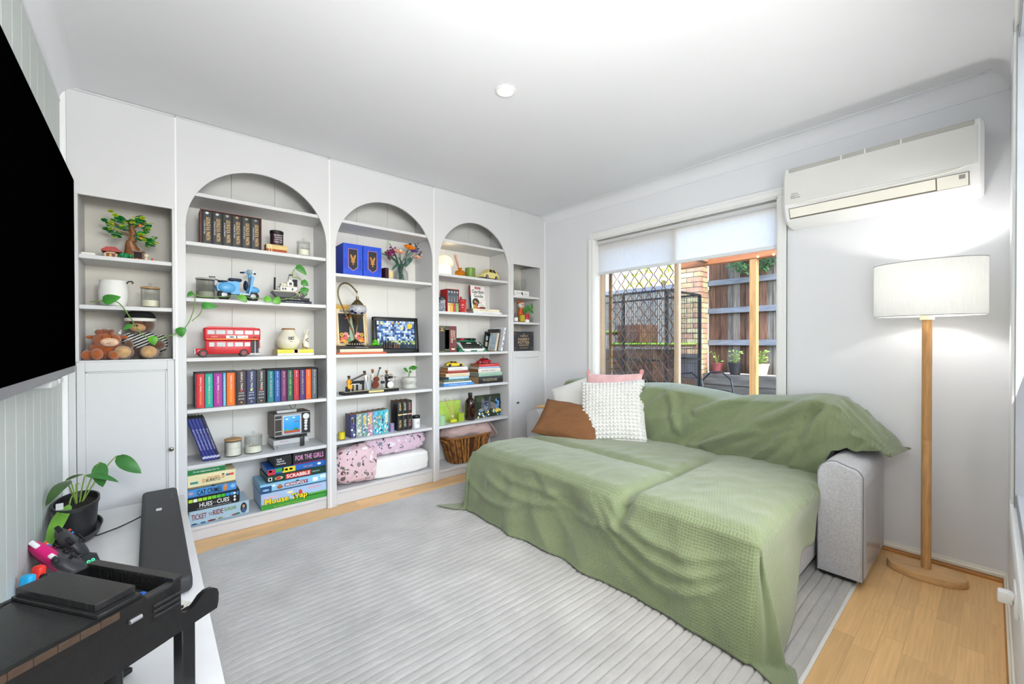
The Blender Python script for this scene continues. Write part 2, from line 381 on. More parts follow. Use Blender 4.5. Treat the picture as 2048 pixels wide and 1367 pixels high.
# power point low on the front wall
pp = thing('power_point', 'white plastic power point with a plug low on the front wall', 'power outlet', (2.2,-D,.40))
MB().rbox(-.058,.058,0,.009,-.036,.036,.004).build('faceplate', M('#F4F4F2',.3), pp)
MB().rbox(-.04,-.02,.009,.013,.008,.024,.002,1).build('switch', M('#FAFAFA',.3), pp)
MB().rbox(.012,.048,.009,.04,-.03,.004,.006).build('plug', M('#F6F6F4',.3), pp)

# ceiling downlight
dl = thing('downlight', 'round white recessed downlight glowing in the ceiling', 'ceiling light', (1.681,-1.38,H))
MB().lathe([(.034,-.001),(.050,-.001),(.050,-.005),(.040,-.007),(.034,-.003)],32).build('trim_ring', trim_paint, dl)
MB().cyl((0,0,-.0005),(0,0,-.003),.036,n=28).build('diffuser', M('#FFFFFF',.4,emit=22,ecol='#FFFDF8'), dl)
def lamp(name, kind, loc, power, col, r=.04, spot=None, parent=None):
    l = bpy.data.lights.new(name, kind); l.energy = power; l.color = col; l.shadow_soft_size = r
    if spot: l.spot_size = spot; l.spot_blend = .9
    o = bpy.data.objects.new(name, l); COL.objects.link(o); o.location = loc
    if parent: o.parent = parent
    return o
lamp('downlight_bulb','SPOT',(0,0,-.03),15,(1,.985,.95),.05,math.radians(165),dl)

# ------------------------------------------------------------------ built-in shelving
BAYS = [(.482,1.238,[2.0,1.715,1.395,1.052,.757,.438],.082),
        (1.300,2.060,[2.0,1.62,1.053,.76,.445],.104),
        (2.120,2.871,[2.0,1.71,1.395,1.052,.763,.442],.076)]
DEP, ST = .285, .022
def side_hole(mb):pass
blabels = ['arched white bookcase bay nearest the television, with the double-decker bus','middle arched white bookcase bay, with the flowers and curved-neck lamp','arched white bookcase bay nearest the window, with the wicker basket']
back_m = M('#E4E3DF', .5, var=.012)
for bi,(x0,x1,zs,zb) in enumerate(BAYS):
    t = thing('bookcase', blabels[bi], 'bookcase', ((x0+x1)/2,0,0), group='arched bookcase bays'); cx = (x0+x1)/2; hw = (x1-x0)/2
    L_ = [.439,1.259,2.073][bi]-cx; R_ = [1.259,2.073,2.893][bi]-cx
    MB().box(-hw-.018,-hw,.006,DEP,0,H-.002).build('side_panel', shelf_white, t)
    MB().box(hw,hw+.018,.006,DEP,0,H-.002).build('side_panel', shelf_white, t)
    for a,b in ((-hw,-hw/3),(-hw/3,hw/3),(hw/3,hw)): MB().rbox(a+.0004,b-.0004,DEP-.004,DEP,0,H-.002,.0012,1).build('back_panel', back_m, t)
    for z in zs: MB().rbox(-hw+.0005,hw-.0005,.003,DEP-.005,z-ST,z,.0015,1).build('shelf', shelf_white, t)
    MB().rbox(-hw+.0005,hw-.0005,.003,DEP-.005,zb-.02,zb,.0015,1).build('shelf', shelf_white, t)
    MB().box(-hw,hw,.012,.028,0,zb-.02).build('plinth', shelf_white, t)
    # face: stiles, arched head panel, joint bead
    MB().rbox(L_+.0005,-hw,-.008,.006,0,1.80,.0012,1).build('stile', shelf_white, t)
    MB().rbox(hw,R_-.0005,-.008,.006,0,1.80,.0012,1).build('stile', shelf_white, t)
    n = 40; poly_in = [(-hw+.0, 1.80)]+[(-hw*cos(pi*i/n), 1.80+.38*sin(pi*i/n)) for i in range(1,n)]+[(hw,1.80)]
    m = MB(); top = H-.012
    outer = []
    for (x,z) in poly_in:
        # project to the outer rectangle
        outer.append((max(L_+.0005,min(R_-.0005, x*1.0 if abs(x)<hw-.001 else (L_+.0005 if x<0 else R_-.0005))), top if abs(x)<hw-.001 else 1.80))
    vs_ = []; fs = []
    k = len(poly_in)
    corner = []
    for y in (-.008,.006):
        vs_ += [(x,y,z) for x,z in poly_in] + [(x,y,z) for x,z in outer] + [(L_+.0005,y,top),(R_-.0005,y,top)]
    N_ = 2*k+2
    for o_ in (0,N_):
        for i in range(k-1):
            if i == 0: q = [o_+0,o_+1,o_+k+1,o_+2*k,o_+k]
            elif i == k-2: q = [o_+k-2,o_+k-1,o_+2*k-1,o_+2*k+1,o_+2*k-2]
            else: q = [o_+i,o_+i+1,o_+k+i+1,o_+k+i]
            fs.append(tuple(q if o_ else reversed(q)))
    for i in range(k-1): fs.append((i,i+1,N_+i+1,N_+i))
    m.add(vs_, fs); m.build('arch_panel', shelf_white, t, ang=35)
    MB().rbox(L_+.001,R_-.001,-.012,.0,top,H-.001,.003,1).build('top_bead', shelf_white, t)
    MB().rbox(L_-.0045,L_+.0045,-.0095,-.0078,0,top,.0008,1).build('joint_bead', trim_paint, t)
    # shelf pegs
    pg = MB()
    for z in zs[1:]:
        for sx in (-hw+.004,hw-.004): pg.cyl((sx-.004,.03,z-ST-.004),(sx+.004,.03,z-ST-.004),.003,n=8)
    pg.build('shelf_pin', M('#8A8A88',.4,metal=.7), t)
knobm = M('#6E6A64', .3, metal=.8)
def cabinet(x0,x1,o0,o1,label,knob):
    t = thing('wall_cabinet', label, 'cabinet', ((x0+x1)/2,0,0), group='slim end cabinets'); cx=(x0+x1)/2; hw=(x1-x0)/2; a=o0-cx; b=o1-cx
    MB().box(-hw,-hw+.016,.006,DEP,0,H-.002).build('side_panel', shelf_white, t); MB().box(hw-.016,hw,.006,DEP,0,H-.002).build('side_panel', shelf_white, t)
    MB().box(a-.012,a,.006,DEP,1.03,1.90).build('side_panel', shelf_white, t); MB().box(b,b+.012,.006,DEP,1.03,1.90).build('side_panel', shelf_white, t)
    MB().box(-hw,hw,DEP-.004,DEP,0,H-.002).build('back_panel', M('#D9D5CA',.5,var=.02), t)
    for z in (1.585,1.331): MB().rbox(a+.0005,b-.0005,.003,DEP-.005,z-.021,z,.0015,1).build('shelf', shelf_white, t)
    MB().rbox(a-.012,b+.012,.003,DEP-.005,1.03,1.05,.0015,1).build('shelf', shelf_white, t)
    MB().rbox(-hw,hw,-.008,.006,1.879,H-.012,.0012,1).build('head_panel', shelf_white, t)
    MB().rbox(-hw,a,-.008,.006,1.045,1.8788,.0012,1).build('stile', shelf_white, t); MB().rbox(b,hw,-.008,.006,1.045,1.8788,.0012,1).build('stile', shelf_white, t)
    MB().rbox(-hw,hw,-.012,.0,H-.012,H-.001,.003,1).build('top_bead', shelf_white, t)
    MB().rbox(-hw,a-.012,-.008,.006,0,1.0448,.0012,1).rbox(b+.008,hw,-.008,.006,0,1.0448,.0012,1).build('stile', shelf_white, t)
    MB().rbox(a-.012,b+.008,-.006,.012,0,.06,.0012,1).build('plinth', shelf_white, t)
    d = MB(); p0,p1,q0,q1 = a-.010,b+.006,.064,1.042
    d.rbox(p0,p0+.03,-.010,.006,q0,q1,.002,1).rbox(p1-.03,p1,-.010,.006,q0,q1,.002,1).rbox(p0+.03,p1-.03,-.010,.006,q0,q0+.05,.002,1).rbox(p0+.03,p1-.03,-.010,.006,q1-.05,q1,.002,1)
    dr = d.build('door', shelf_white, t)
    MB().prism([(p0+.03,q0+.05),(p1-.03,q0+.05),(p1-.03,q1-.05),(p0+.03,q1-.05)],'y',-.003,.004).build('door_panel', shelf_white, dr)
    mo = MB()
    for (e,f_,g,h_) in ((p0+.03,p0+.038,q0+.05,q1-.05),(p1-.038,p1-.03,q0+.05,q1-.05),(p0+.03,p1-.03,q0+.05,q0+.058),(p0+.03,p1-.03,q1-.058,q1-.05)): mo.rbox(e,f_,-.008,-.002,g,h_,.002,1)
    mo.build('door_moulding', shelf_white, dr)
    kx, kz = knob[0]-cx, knob[1]
    MB().lathe([(.004,0),(.004,.010),(.010,.014),(.0115,.019),(.009,.024),(.003,.026)],16,mtx=Matrix.Translation((kx,-.010,kz))@Matrix.Rotation(pi/2,4,'X')).build('knob', knobm, dr)
    return t
cabinet(.0225,.4385,.060,.422,'slim white end cabinet beside the television, with soft toys in it',(.412,.553))
cabinet(2.8935,3.350,2.935,3.288,'slim white end cabinet in the corner by the window',(2.972,.56))
# ------------------------------------------------------------------ rug
rugm = M('#B0AEAA', .95, var=.12, vs=5, bump=.5, bs=220, sheen=.5, name='rug_pile')
rx0, rx1, ry0, ry1 = .505, 3.30, -2.565, -.205
rib = .0362; nr = int((ry1-ry0)/rib)
def rugf(u,v):
    x = rx0+(rx1-rx0)*u; k = v*nr; fy = k-math.floor(k)
    a = min(1,abs(sin(pi*fy))/.5)**.6
    e = min(1, min(u,1-u)*40)
    n1 = noise.noise((x*2.2,k*.12,0)); n2 = noise.noise((x*30,k*3,3))
    z = .007+.012*a*e*(1+.25*n1)+.0030*n2*e
    return (x, ry0+(ry1-ry0)*v + .002*noise.noise((x*5,k,7)), max(.0015,z))
g = MB().grid(rugf, 170, nr*8+1)
rug = g.build('rug', rugm, ang=0); tag(rug,'large pale grey ribbed plush rug covering most of the floor','rug')
for p in rug.data.polygons: p.use_smooth = True
MB().box(rx0,rx1,ry0-.012,ry0+.004,.0003,.004).box(rx0,rx1,ry1-.004,ry1+.01,.0003,.004).build('binding', M('#E4E3E0',.8), rug)

# ------------------------------------------------------------------ sofa
grey = M('#BEBEC1', .9, var=.16, vs=160, bump=.35, bs=420, sheen=.2, name='grey_sofa_weave')
sofa = thing('sofa', 'pale grey fabric sofa bed with chaise, covered by green throws', 'sofa', (2.9,-1.48,0))
def S(mb, name, mat=grey): return mb.build(name, mat, sofa, loc=(-2.9,1.48,0))
def armprof(yi, yo, z1):   # arm cross-section in (y,z)
    c = .045; s_ = 1 if yo > yi else -1
    pts = [(yi,.035),(yi,z1-.07)]
    for i in range(7): a = pi/2*i/6; pts.append((yi+s_*.07*(1-cos(a)), z1-.07+.07*sin(a)))
    for i in range(7): a = pi/2*i/6; pts.append((yo-s_*c*(1-sin(a)), z1-.02-c*(1-cos(a))+.0))
    pts.append((yo,.035)); return pts
def arm(yi, yo, z1):
    m = MB(); pr_ = armprof(yi,yo,z1); n = len(pr_); c0 = (sum(p[0] for p in pr_)/n, sum(p[1] for p in pr_)/n)
    vs_ = []
    for x, k in ((2.76,.93),(2.765,.985),(2.778,1),(3.335,1)):
        for (y,z) in pr_: vs_.append((x, c0[0]+(y-c0[0])*k, c0[1]+(z-c0[1])*k))
    fs = []
    for j in range(3):
        for i in range(n): fs.append((j*n+i, j*n+(i+1)%n, (j+1)*n+(i+1)%n, (j+1)*n+i))
    fs += [tuple(range(n-1,-1,-1)), tuple(range(3*n,4*n))]
    m.add(vs_,fs); return m, pr_
am, pr_ = arm(-2.432,-2.602,.572); ao = S(am,'arm')
c0 = (-2.517,.3)
MB().tube([(2.777,c0[0]+(y-c0[0])*1.002,c0[1]+(z-c0[1])*1.002) for y,z in pr_],.0035,6).build('piping', M('#7E7E82',.9), ao, loc=(0,0,0))
am, pr_ = arm(-.545,-.372,.572); S(am,'arm')
S(MB().rbox(2.53,3.33,-2.415,-.56,.06,.30,.02,2),'base')
S(MB().rbox(3.16,3.345,-2.44,-.54,.06,.735,.05,3),'back_frame')
S(MB().rbox(2.03,2.50,-2.405,-1.92,.05,.29,.015,2),'pull_out_base'); S(MB().rbox(2.03,2.50,-1.885,-.73,.05,.29,.015,2),'pull_out_base')
def cushion(x0,x1,y0,y1,z0,z1,pow_=.16):
    n = 22; cx,cy,cz=(x0+x1)/2,(y0+y1)/2,(z0+z1)/2
    m = MB()
    def f(sgn):
        def q(u,v):
            a,b = u*2-1, v*2-1
            e = (max(0,1-abs(a)**5)*max(0,1-abs(b)**5))**.45
            return (cx+(x1-x0)/2*a*(1-.015*(1-e)), cy+(y1-y0)/2*b*(1-.015*(1-e)), cz+sgn*(z1-z0)/2*(.12+.88*e)*(1 if sgn<0 else 1+.10*max(0,1-a*a)*max(0,1-b*b)))
        return q
    m.grid(f(1),n,n); m.grid(f(-1),n,n); 
    # close the rim
    return m
S(cushion(2.46,3.12,-1.885,-.56,.28,.425),'seat_cushion'); S(cushion(2.03,3.12,-2.385,-1.892,.28,.435),'seat_cushion'); S(cushion(2.03,2.455,-1.885,-.73,.28,.425),'seat_cushion')
def backcush(y0,y1,h):
    m = MB(); n=18
    def f(u,v):
        t = 2*pi*u; b = v*2-1; e = max(0,1-abs(b)**4)**.5
        px = cos(t); pz = sin(t); k = (abs(px)**4+abs(pz)**4)**-.25
        return (3.135+.08*px*k*(.35+.65*e), (y0+y1)/2+(y1-y0)/2*b, .61+(h-.42)/2*pz*k*(.72+.28*e)+.0)
    m.grid(f,24,n); return m
S(backcush(-1.255,-.56,.74),'back_cushion'); S(backcush(-1.86,-1.26,.74),'back_cushion'); S(backcush(-2.43,-1.87,.74),'back_cushion')
ft = MB()
for x in (2.80,3.28):
    for y in (-2.52,-.46): ft.rbox(x-.03,x+.03,y-.03,y+.03,.026,.045,.002,1)
ft2 = M('#1B1B1B',.5)
for x,y in ((2.83,-2.51),(3.28,-2.51),(2.83,-.46),(3.28,-.46)): S(MB().rbox(x-.06,x+.03,y-.07,y+.07,.0255,.042,.003,1),'foot',ft2)
# wooden tray wrapped on the far arm
tw = thing('armrest_tray', 'small slatted oak armrest tray wrapped over the far sofa arm', 'tray', (2.98,-.46,.574))
tm = M('#CFA56B',.45,var=.18,stretch=(14,2,14))
for i in range(9): MB().rbox(-.13,.13,-.085+i*.0185,-.085+i*.0185+.0175,.0,.009,.002,1).build('slat', tm, tw)
# clear scratch guard on the near arm
sg = MB().grid(lambda u,v:(2.79+.40*u, -2.608-.004*sin(pi*u)-.012*(1-v)*(1-u), .05+.42*v),14,14)
sgo = sg.build('scratch_guard', glass('#FBFBFB',.03), ang=60); tag(sgo,'clear plastic scratch guard sheet on the outside of the near sofa arm','guard')

# ------------------------------------------------------------------ green throws
green = M('#7A8662', .95, var=.10, vs=3, bump=.55, bs=90, sheen=.35, tex='waffle', name='green_waffle_throw')
def seat_top(x,y):
    # height of the cushions beneath, with puffed tops and a groove between pads
    z = .428
    gy = math.exp(-((y+1.888)/.03)**2) * (1 if x < 2.62 else math.exp(-((x-2.62)/.25)**2))
    if y > -1.888:
        gx = math.exp(-((x-2.458)/.035)**2)
        z += .016*max(0,sin(pi*min(1,max(0,(x-1.98)/.475)))) if x<2.458 else .014*max(0,sin(pi*min(1,(x-2.458)/.66)))
        z += .010*sin(pi*min(1,max(0,(y+1.888)/1.25)))
        gx *= min(1,(y+1.888)/.12) ; z -= .026*max(0,gx)
    else:
        z += .022*max(0,sin(pi*min(1,max(0,(x-1.98)/1.15))))*max(0,sin(pi*min(1,max(0,(y+2.44)/.55))))+.012
    z -= .032*gy
    z += .007*noise.noise((x*5,y*5,1)) + .004*(1-2*abs(noise.noise((x*7+y*3,y*11,4))))
    return z
XF, YL, YR = 1.975, -.70, -2.44
def throw1(u,v):
    # u: 0 at the back of the seat -> 1 the front hem ; v: 0 far (left) hem -> 1 near (right) hem
    Lx, Lf = 3.11-XF, .395
    s_ = u*(Lx+Lf); t_ = v
    Ll, Ly = .40, YL-YR; 
    x_along = 3.11 - s_
    a = max(0, s_-Lx)                       # overshoot past the front edge
    # right overhang grows toward the front; none beside the arm
    x_c = max(XF, x_along)
    Lr = .02 + .40*max(0,min(1,(2.78-x_c)/.80))**1.1 + (.10*math.exp(-((x_c-2.62)/.12)**2))
    Llf = .42*max(0,min(1,(2.74-x_c)/.08))+.0
    q = -Llf + (Ly+Llf+Lr)*t_
    b = 0; yb = YL - q; side = 0
    if q < 0: b = -q; yb = YL; side = 1
    elif q > Ly: b = q-Ly; yb = YR; side = -1
    r = hypot(a,b)
    if r <= 0:
        x,y = x_along, yb
        z = seat_top(x,y)+.006
        ed = min(x-XF, .06)/.06; ey = min(min(YL-y, y-YR)*1.0,.05)/.05 if x < 2.74 else 1
        z -= .03*(1-max(0,ed))**2 + .025*(1-max(0,ey))**2*(1 if x<2.74 else 0)
        return (x,y,z)
    _k = min(1,r/.22); zt = (seat_top(max(x_c,XF),yb)+.006-.03)*(1-_k)+.412*_k
    ang = atan2(b,a)                        # 0 = straight front, pi/2 = straight side
    rd = min(r, .40)
    flare = .012+.055*(r/.42)**1.3
    fold = .5+.5*noise.noise((yb*3.1+ang*1.5, x_c*3.0, 2.0))
    fold2 = noise.noise((yb*7.5, r*2.2, 5.0)); 
    wob = (.034*(fold-.5)*2 + .016*fold2 + .016*(1-2*abs(noise.noise((yb*4.2+r*2.5,r*3.4,9.0))))*(1 if side==0 else .3))*min(1,r/.10)
    # sagging swags on the front
    sw_ = .022*sin((yb+.9)*5.2 + r*8)*min(1,r/.12)*max(0,1-r/.6)
    if side == 0:
        for (yc,rc,cv,am) in ((-2.14,.13,1.0,.016),(-2.12,.20,1.3,.020),(-2.10,.275,1.5,.018),(-1.30,.10,.35,.012),(-1.22,.18,.5,.016),(-.98,.26,.8,.012),(-1.66,.16,1.2,.012)):
            w2_ = math.exp(-((yb-yc)/.34)**4)
            out_ = rc - cv*(yb-yc)**2
            sw_ += am*w2_*math.exp(-((r-out_)/.020)**2)
        sw_ -= .030*math.exp(-((yb+1.89)/.035)**2)*max(0,1-r/.22)
    out = flare + max(-.028,wob+sw_)
    z = zt - r*.985
    if z < .026:                            # hem lies on the rug
        out += (.026-z)*.9; z = .028+.004*fold2
    return (XF - cos(ang)*out - (0), yb + side*sin(ang)*out, z) if a > 0 or side != 0 and x_along <= XF else (x_along, yb+side*out*.7, z)
t1 = MB().grid(throw1, 130, 170, uv=lambda u,v:(u*1.6,v*2.5)); solid(t1,.004)
to = t1.build('throw_blanket', green, ang=0); tag(to,'large green waffle throw draped over the sofa seat down to the rug','blanket',group='green waffle throws')
for p in to.data.polygons: p.use_smooth = True

def throw2(u,v):
    # v: 0 far end -> 1 near end draped over the near arm ; u: 0 behind the back -> 1 hem on the seat
    y = -.575 - (2.66-.575)*v
    over = max(0, -2.44 - y)                # beyond the near cushion: falls onto the arm
    bumpz = .028*math.exp(-((y+1.42)/.26)**2) - .02*math.exp(-((y+1.90)/.10)**2) + .035*math.exp(-((y+2.36)/.16)**2) + .02*math.exp(-((y+.66)/.10)**2)
    top = .812 + bumpz - (over/.22)**1.25*.235
    bl = max(0,min(1,(-2.39-y)/.07)); bl = bl*bl*(3-2*bl)
    hem = .432+(.584-.432)*bl
    back_x, front_x = 3.335, 3.015 - .02*sin(y*4)
    hem_x = front_x - .012 - .05*max(0,-(y+1.6))/.9
    front_x += over*.45; hem_x += bl*(.0 if over<=0 else over*.7)
    # profile: back drop .10, over the top, down the front
    if u < .12: k = u/.12; x = back_x; z = top-.10+.08*k
    elif u < .40:
        k = (u-.12)/.28; a = pi*k; x = back_x - (back_x-front_x)*(.5-.5*cos(a)); z = top-.02+.02*sin(a)-.012*k
    else:
        k = (u-.40)/.60; x = front_x + (hem_x-front_x)*k - .035*sin(pi*k)*(1 if over<=0 else .3); z = (top-.032) + (hem-(top-.032))*k
    # diagonal folds running from the upper near corner down to the far hem
    f = (y*1.0 + (z-.4)*1.25)
    fd = (.026*(1-abs(noise.noise((f*5.5,(z-y*.4)*1.6,0)))*2.6)*.8+.016*noise.noise((f*11,z*2,2))+.010*sin(f*17+2*noise.noise((y*2,z*3,0))))*min(1,max(0,(u-.2)/.2))
    fine = .005*(1-2*abs(noise.noise((f*20,y*3,z*7))))
    if over > 0: fd = fd*.8+.016*(1-2*abs(noise.noise((y*16,x*9,z*12)))); z += .016*(1-2*abs(noise.noise((x*11,y*16,1))))*min(1,over/.05)
    for (ya,za,yb_,zb_,am,wd_) in ((-2.38,.83,-1.80,.47,.030,.022),(-2.02,.81,-1.74,.68,.022,.020),(-1.55,.82,-1.62,.55,.018,.025),(-2.42,.80,-2.28,.46,.024,.018),(-2.37,.80,-2.08,.45,.020,.018),(-1.40,.80,-1.22,.55,.014,.02),(-2.10,.62,-1.70,.45,.016,.018),(-1.30,.72,-1.27,.47,.016,.018)):
        dy_,dz_ = yb_-ya, zb_-za; t_ = max(0,min(1,((y-ya)*dy_+(z-za)*dz_)/(dy_*dy_+dz_*dz_))); d_ = hypot(y-ya-dy_*t_, z-za-dz_*t_)
        fd += am*(math.exp(-(d_/wd_)**2)-.35*math.exp(-((d_-wd_*1.8)/wd_)**2))*min(1,max(0,(u-.15)/.15))
    x -= fd+fine; z += .3*fd
    if over > 0: y -= (.045*max(0,(x-3.0)/.3)*(over/.22)); z = max(z, .582)
    if v > .985: z = max(z-.012,.578)
    return (min(x,3.352), y, z)
t2 = MB().grid(throw2, 80, 180, uv=lambda u,v:(u*.95,v*2.4)); solid(t2,.004)
to = t2.build('throw_blanket', green, ang=0); tag(to,'green waffle throw spread along the sofa back, bunched over the near arm','blanket',group='green waffle throws')
for p in to.data.polygons: p.use_smooth = True

# ------------------------------------------------------------------ scatter cushions
def pillow(name,label,mat,w_,h_,t_,loc,rot,nx=26,relief=None,crease=.006,seed=0):
    m = MB()
    def f(sg):
        def q(u,v):
            a,b = u*2-1, v*2-1
            e = max(0,(1-a*a))*max(0,(1-b*b)); th = t_*.5*e**.42
            k = 1-.055*(1-a*a)*(b*b) ; k2 = 1-.055*(1-b*b)*(a*a)
            n_ = crease*noise.noise((a*3+seed,b*3,sg))*(1+2*(a*a*b*b))
            x,y = a*w_/2*k2, b*h_/2*k
            return (x, y, sg*(th+n_*e**.3))
        return q
    m.grid(f(1),nx,nx); m.grid(f(-1),nx,nx)
    o = m.build(name, mat, ang=0); o.location = loc; o.rotation_euler = rot
    for p in o.data.polygons: p.use_smooth = True
    tag(o,label,'cushion',group='scatter cushions on the sofa')
    MB().tube([(w_/2*(1-.055*(1-b*b)) if s_==0 else 0,0,0) for s_ in (1,) for b in (0,)]+[(0,0,.0001)],.0001,3) if 0 else None
    return o
def face_rot(nrm, up=(0,0,1), spin=0):   # local z -> nrm, local y ~ up
    z = Vector(nrm).normalized(); x = Vector(up).cross(z).normalized(); y = z.cross(x)
    mtx = Matrix((x,y,z)).transposed().to_4x4() @ Matrix.Rotation(spin,4,'Z'); return mtx.to_euler()
pink = M('#E8B9B6',.9,var=.10,vs=14,bump=.2,bs=150,sheen=.3)
pk = pillow('cushion','dusty pink patchy cushion with tassels at the back of the pile',pink,.47,.44,.13,(3.005,-1.06,.685),face_rot((-.93,-.15,.34),spin=.05),seed=3)
for sx in (-1,1):
    ts = MB()
    for k in range(9):
        a = 2*pi*k/9; ts.tube([(0,0,0),(.012*cos(a),.018+.01*sin(a),.01*sin(a)),(.018*cos(a),.03+.016*sin(a),.012*cos(a))],.004,5)
    ts.build('tassel', M('#E3A3A0',.9), pk, loc=(sx*.225,.205,0))
pillow('cushion','plain off-white cushion leaning by the far sofa arm',M('#DFDED9',.9,var=.03,bump=.15,bs=200,sheen=.3),.42,.42,.14,(2.945,-.79,.640),face_rot((-.85,-.25,.5),spin=.42),seed=5)
# white bobble cushion: each bobble a piece
bob = M('#DAD9D4',.95,var=.03,bump=.2,bs=260,sheen=.3)
bc = pillow('cushion','white knobbly bobble cushion standing in front of the pink one',bob,.455,.455,.11,(2.850,-1.185,.640),face_rot((-.80,-.36,.48),spin=.10),nx=20,seed=8)
bme = MB().ell((0,0,0),(.0125,.0105,.009),8,5).mesh('bobble',bob,60)
nb = 17
for i in range(nb):
    for j in range(nb):
        a,b = (i+.5)/nb*2-1,(j+.5)/nb*2-1
        e=(1-a*a)*(1-b*b); th=.055*e**.42
        inst(bme,'bobble',bc,(a*.455/2*(1-.055*(1-b*b)),b*.455/2*(1-.055*(1-a*a)),th+.001))
rm = MB()
for i in range(nb*2+2):
    c_ = (i/(nb*2+1))*2-1
    for (a,b) in ((c_,1),(c_,-1),(1,c_),(-1,c_)): rm.ell((a*.2275*(1-.055*(1-b*b)),b*.2275*(1-.055*(1-a*a)),0),(.009,.009,.009),6,4)
r_ = rm.build('bobble_edge',bob,bc); r_['kind']='stuff'
pillow('cushion','rust brown linen cushion lying in front against the white ones',M('#7C5433',.9,var=.08,vs=20,bump=.35,bs=320,stretch=(1,6,1)),.50,.33,.15,(2.685,-.92,.545),face_rot((-.62,-.30,.72),spin=-.16),crease=.014,seed=11)

# ------------------------------------------------------------------ floor lamp
lw = M('#CFA06A',.42,var=.16,vs=10,stretch=(12,12,1.2),name='pale_oak'); lw2 = M('#DDB27E',.42,var=.14,vs=6,stretch=(14,1.2,14))
fl_ = thing('floor_lamp','tall wooden floor lamp with an oval white drum shade, lit','floor lamp',(3.185,-2.778,0))
bs_ = MB(); prof=[(.985,0),(1,.004),(1,.026),(.97,.032),(0.01,.032)]
bs_.lathe([(r*.142,z) for r,z in prof],40,sx=.62,sy=1.0); bs_.build('lamp_base',lw2,fl_,loc=(-.01,0,.001))
MB().cyl((0,0,.03),(0,0,.66),.0185,n=14).build('pole',lw,fl_)
MB().cyl((0,0,.661),(0,0,1.245),.0185,n=14).build('pole',M('#C4945F',.42,var=.16,vs=10,stretch=(12,12,1.2)),fl_)
MB().cyl((0,0,1.243),(0,0,1.275),.027,.025,n=20).build('lamp_holder',M('#EFE6C8',.4),fl_)
sa,sb,sz0,sz1 = .198,.125,1.262,1.522
sm = MB(); n=56
vs_=[];fs=[]
for z,k in ((sz0,1),(sz1,1),(sz1,.988),(sz0,.988)):
    for i in range(n): t=2*pi*i/n; vs_.append((sb*k*cos(t),sa*k*sin(t),z))
for j in range(4):
    for i in range(n): fs.append((j*n+i,j*n+(i+1)%n,((j+1)%4)*n+(i+1)%n,((j+1)%4)*n+i))
sm.add(vs_,fs).build('lamp_shade',shade_cloth('#F4F4F2',.36),fl_)
wr_=MB()
for z in (sz0,sz1): wr_.tube([(sb*1.002*cos(2*pi*i/n),sa*1.002*sin(2*pi*i/n),z) for i in range(n)],.0016,5,closed=True)
for t in (0.5,2.6,4.7): wr_.cyl((0,0,1.272),(sb*cos(t),sa*sin(t),1.272),.0015,n=6)
wr_.build('shade_wire',M('#9A9A98',.4,metal=.6),fl_)
MB().lathe([(.006,0),(.013,.012),(.028,.045),(.031,.062),(.026,.082),(.012,.093),(.001,.096)],18,c=(0,0,1.285)).build('bulb',M('#FFF6E6',.4,emit=2.5,ecol='#FFF0DC'),fl_)
lamp('floor_lamp_bulb','POINT',(0,-.034,1.395),6.0,(1,.98,.95),.03,None,fl_)

# ------------------------------------------------------------------ air conditioner
acm = M('#F0F0EE',.35,var=.01)
ac = thing('air_conditioner','white split-system air conditioner mounted high beside the window','air conditioner',(W,-2.562,1.83))
al = .397
prof = [(0,.0),(-.10,.0),(-.155,.03),(-.178,.075),(-.188,.11),(-.186,.30),(-.176,.325),(-.15,.335),(0,.34)]
sh_=MB(); n=len(prof)
vs_=[];fs=[]; cx_=(-.09,.17)
for y,k in ((-al,.93),(-al+.012,1),(al-.012,1),(al,.93)):
    for (x,z) in prof: vs_.append((0+(x)*(k if k<1 else 1), y, cx_[1]+(z-cx_[1])*k))
for j in range(3):
    for i in range(n): fs.append((j*n+i,j*n+(i+1)%n,(j+1)*n+(i+1)%n,(j+1)*n+i))
fs+=[tuple(range(n-1,-1,-1)),tuple(range(3*n,4*n))]
sh_.add(vs_,fs).build('casing',acm,ac,ang=30)
MB().rbox(-.192,-.180,-al+.02,al-.01,.118,.295,.004).build('front_panel',M('#E6E5E0',.3,var=.01),ac)
MB().rbox(-.1885,-.170,-al+.03,al-.03,.300,.322,.002,1).build('intake_slot',M('#B7B5AE',.5),ac)
for y in (-.12,.02,.12): MB().box(-.190,-.172,y-.003,y+.003,.2995,.3225).build('intake_rib',acm,ac)
pts=[]
for i in range(25):
    u=i/24; pts.append((-.193,-al+.06+(2*al-.12)*u,.118-.018*sin(pi*u)**.3))
MB().tube(pts,.004,6).build('panel_lip',M('#F2F0E8',.3),ac)
# louvre flap, gap and control strip on the sloping lower front
def on_slope(s,y,o): # s 0..1 along slope from (-.178,.085) to (-.112,.004)
    x=-.1835+.0265*s; z=.096-.062*s; return (x-o*.92,y,z-o*.39)
gap=M('#6B655A',.7)
def strip(s0,s1,y0,y1,o,mat,name):
    m=MB(); p=[on_slope(s0,y0,o),on_slope(s0,y1,o),on_slope(s1,y1,o),on_slope(s1,y0,o)]; q=[on_slope(s0,y0,-.004),on_slope(s0,y1,-.004),on_slope(s1,y1,-.004),on_slope(s1,y0,-.004)]
    m.add(p+q,[(0,1,2,3),(7,6,5,4),(0,4,5,1),(1,5,6,2),(2,6,7,3),(3,7,4,0)]); return m.build(name,mat,ac)
strip(.05,.98,-al+.045,al-.03,.0035,gap,'outlet_gap')
strip(.10,.86,-al+.155,al-.034,.0065,M('#F3F0E4',.35),'flap')
strip(.08,.95,-al+.048,-al+.150,.0065,M('#F0EDE2',.35),'control_panel')
strip(.18,.45,-al+.058,-al+.078,.0085,M('#8E8C86',.4),'display')
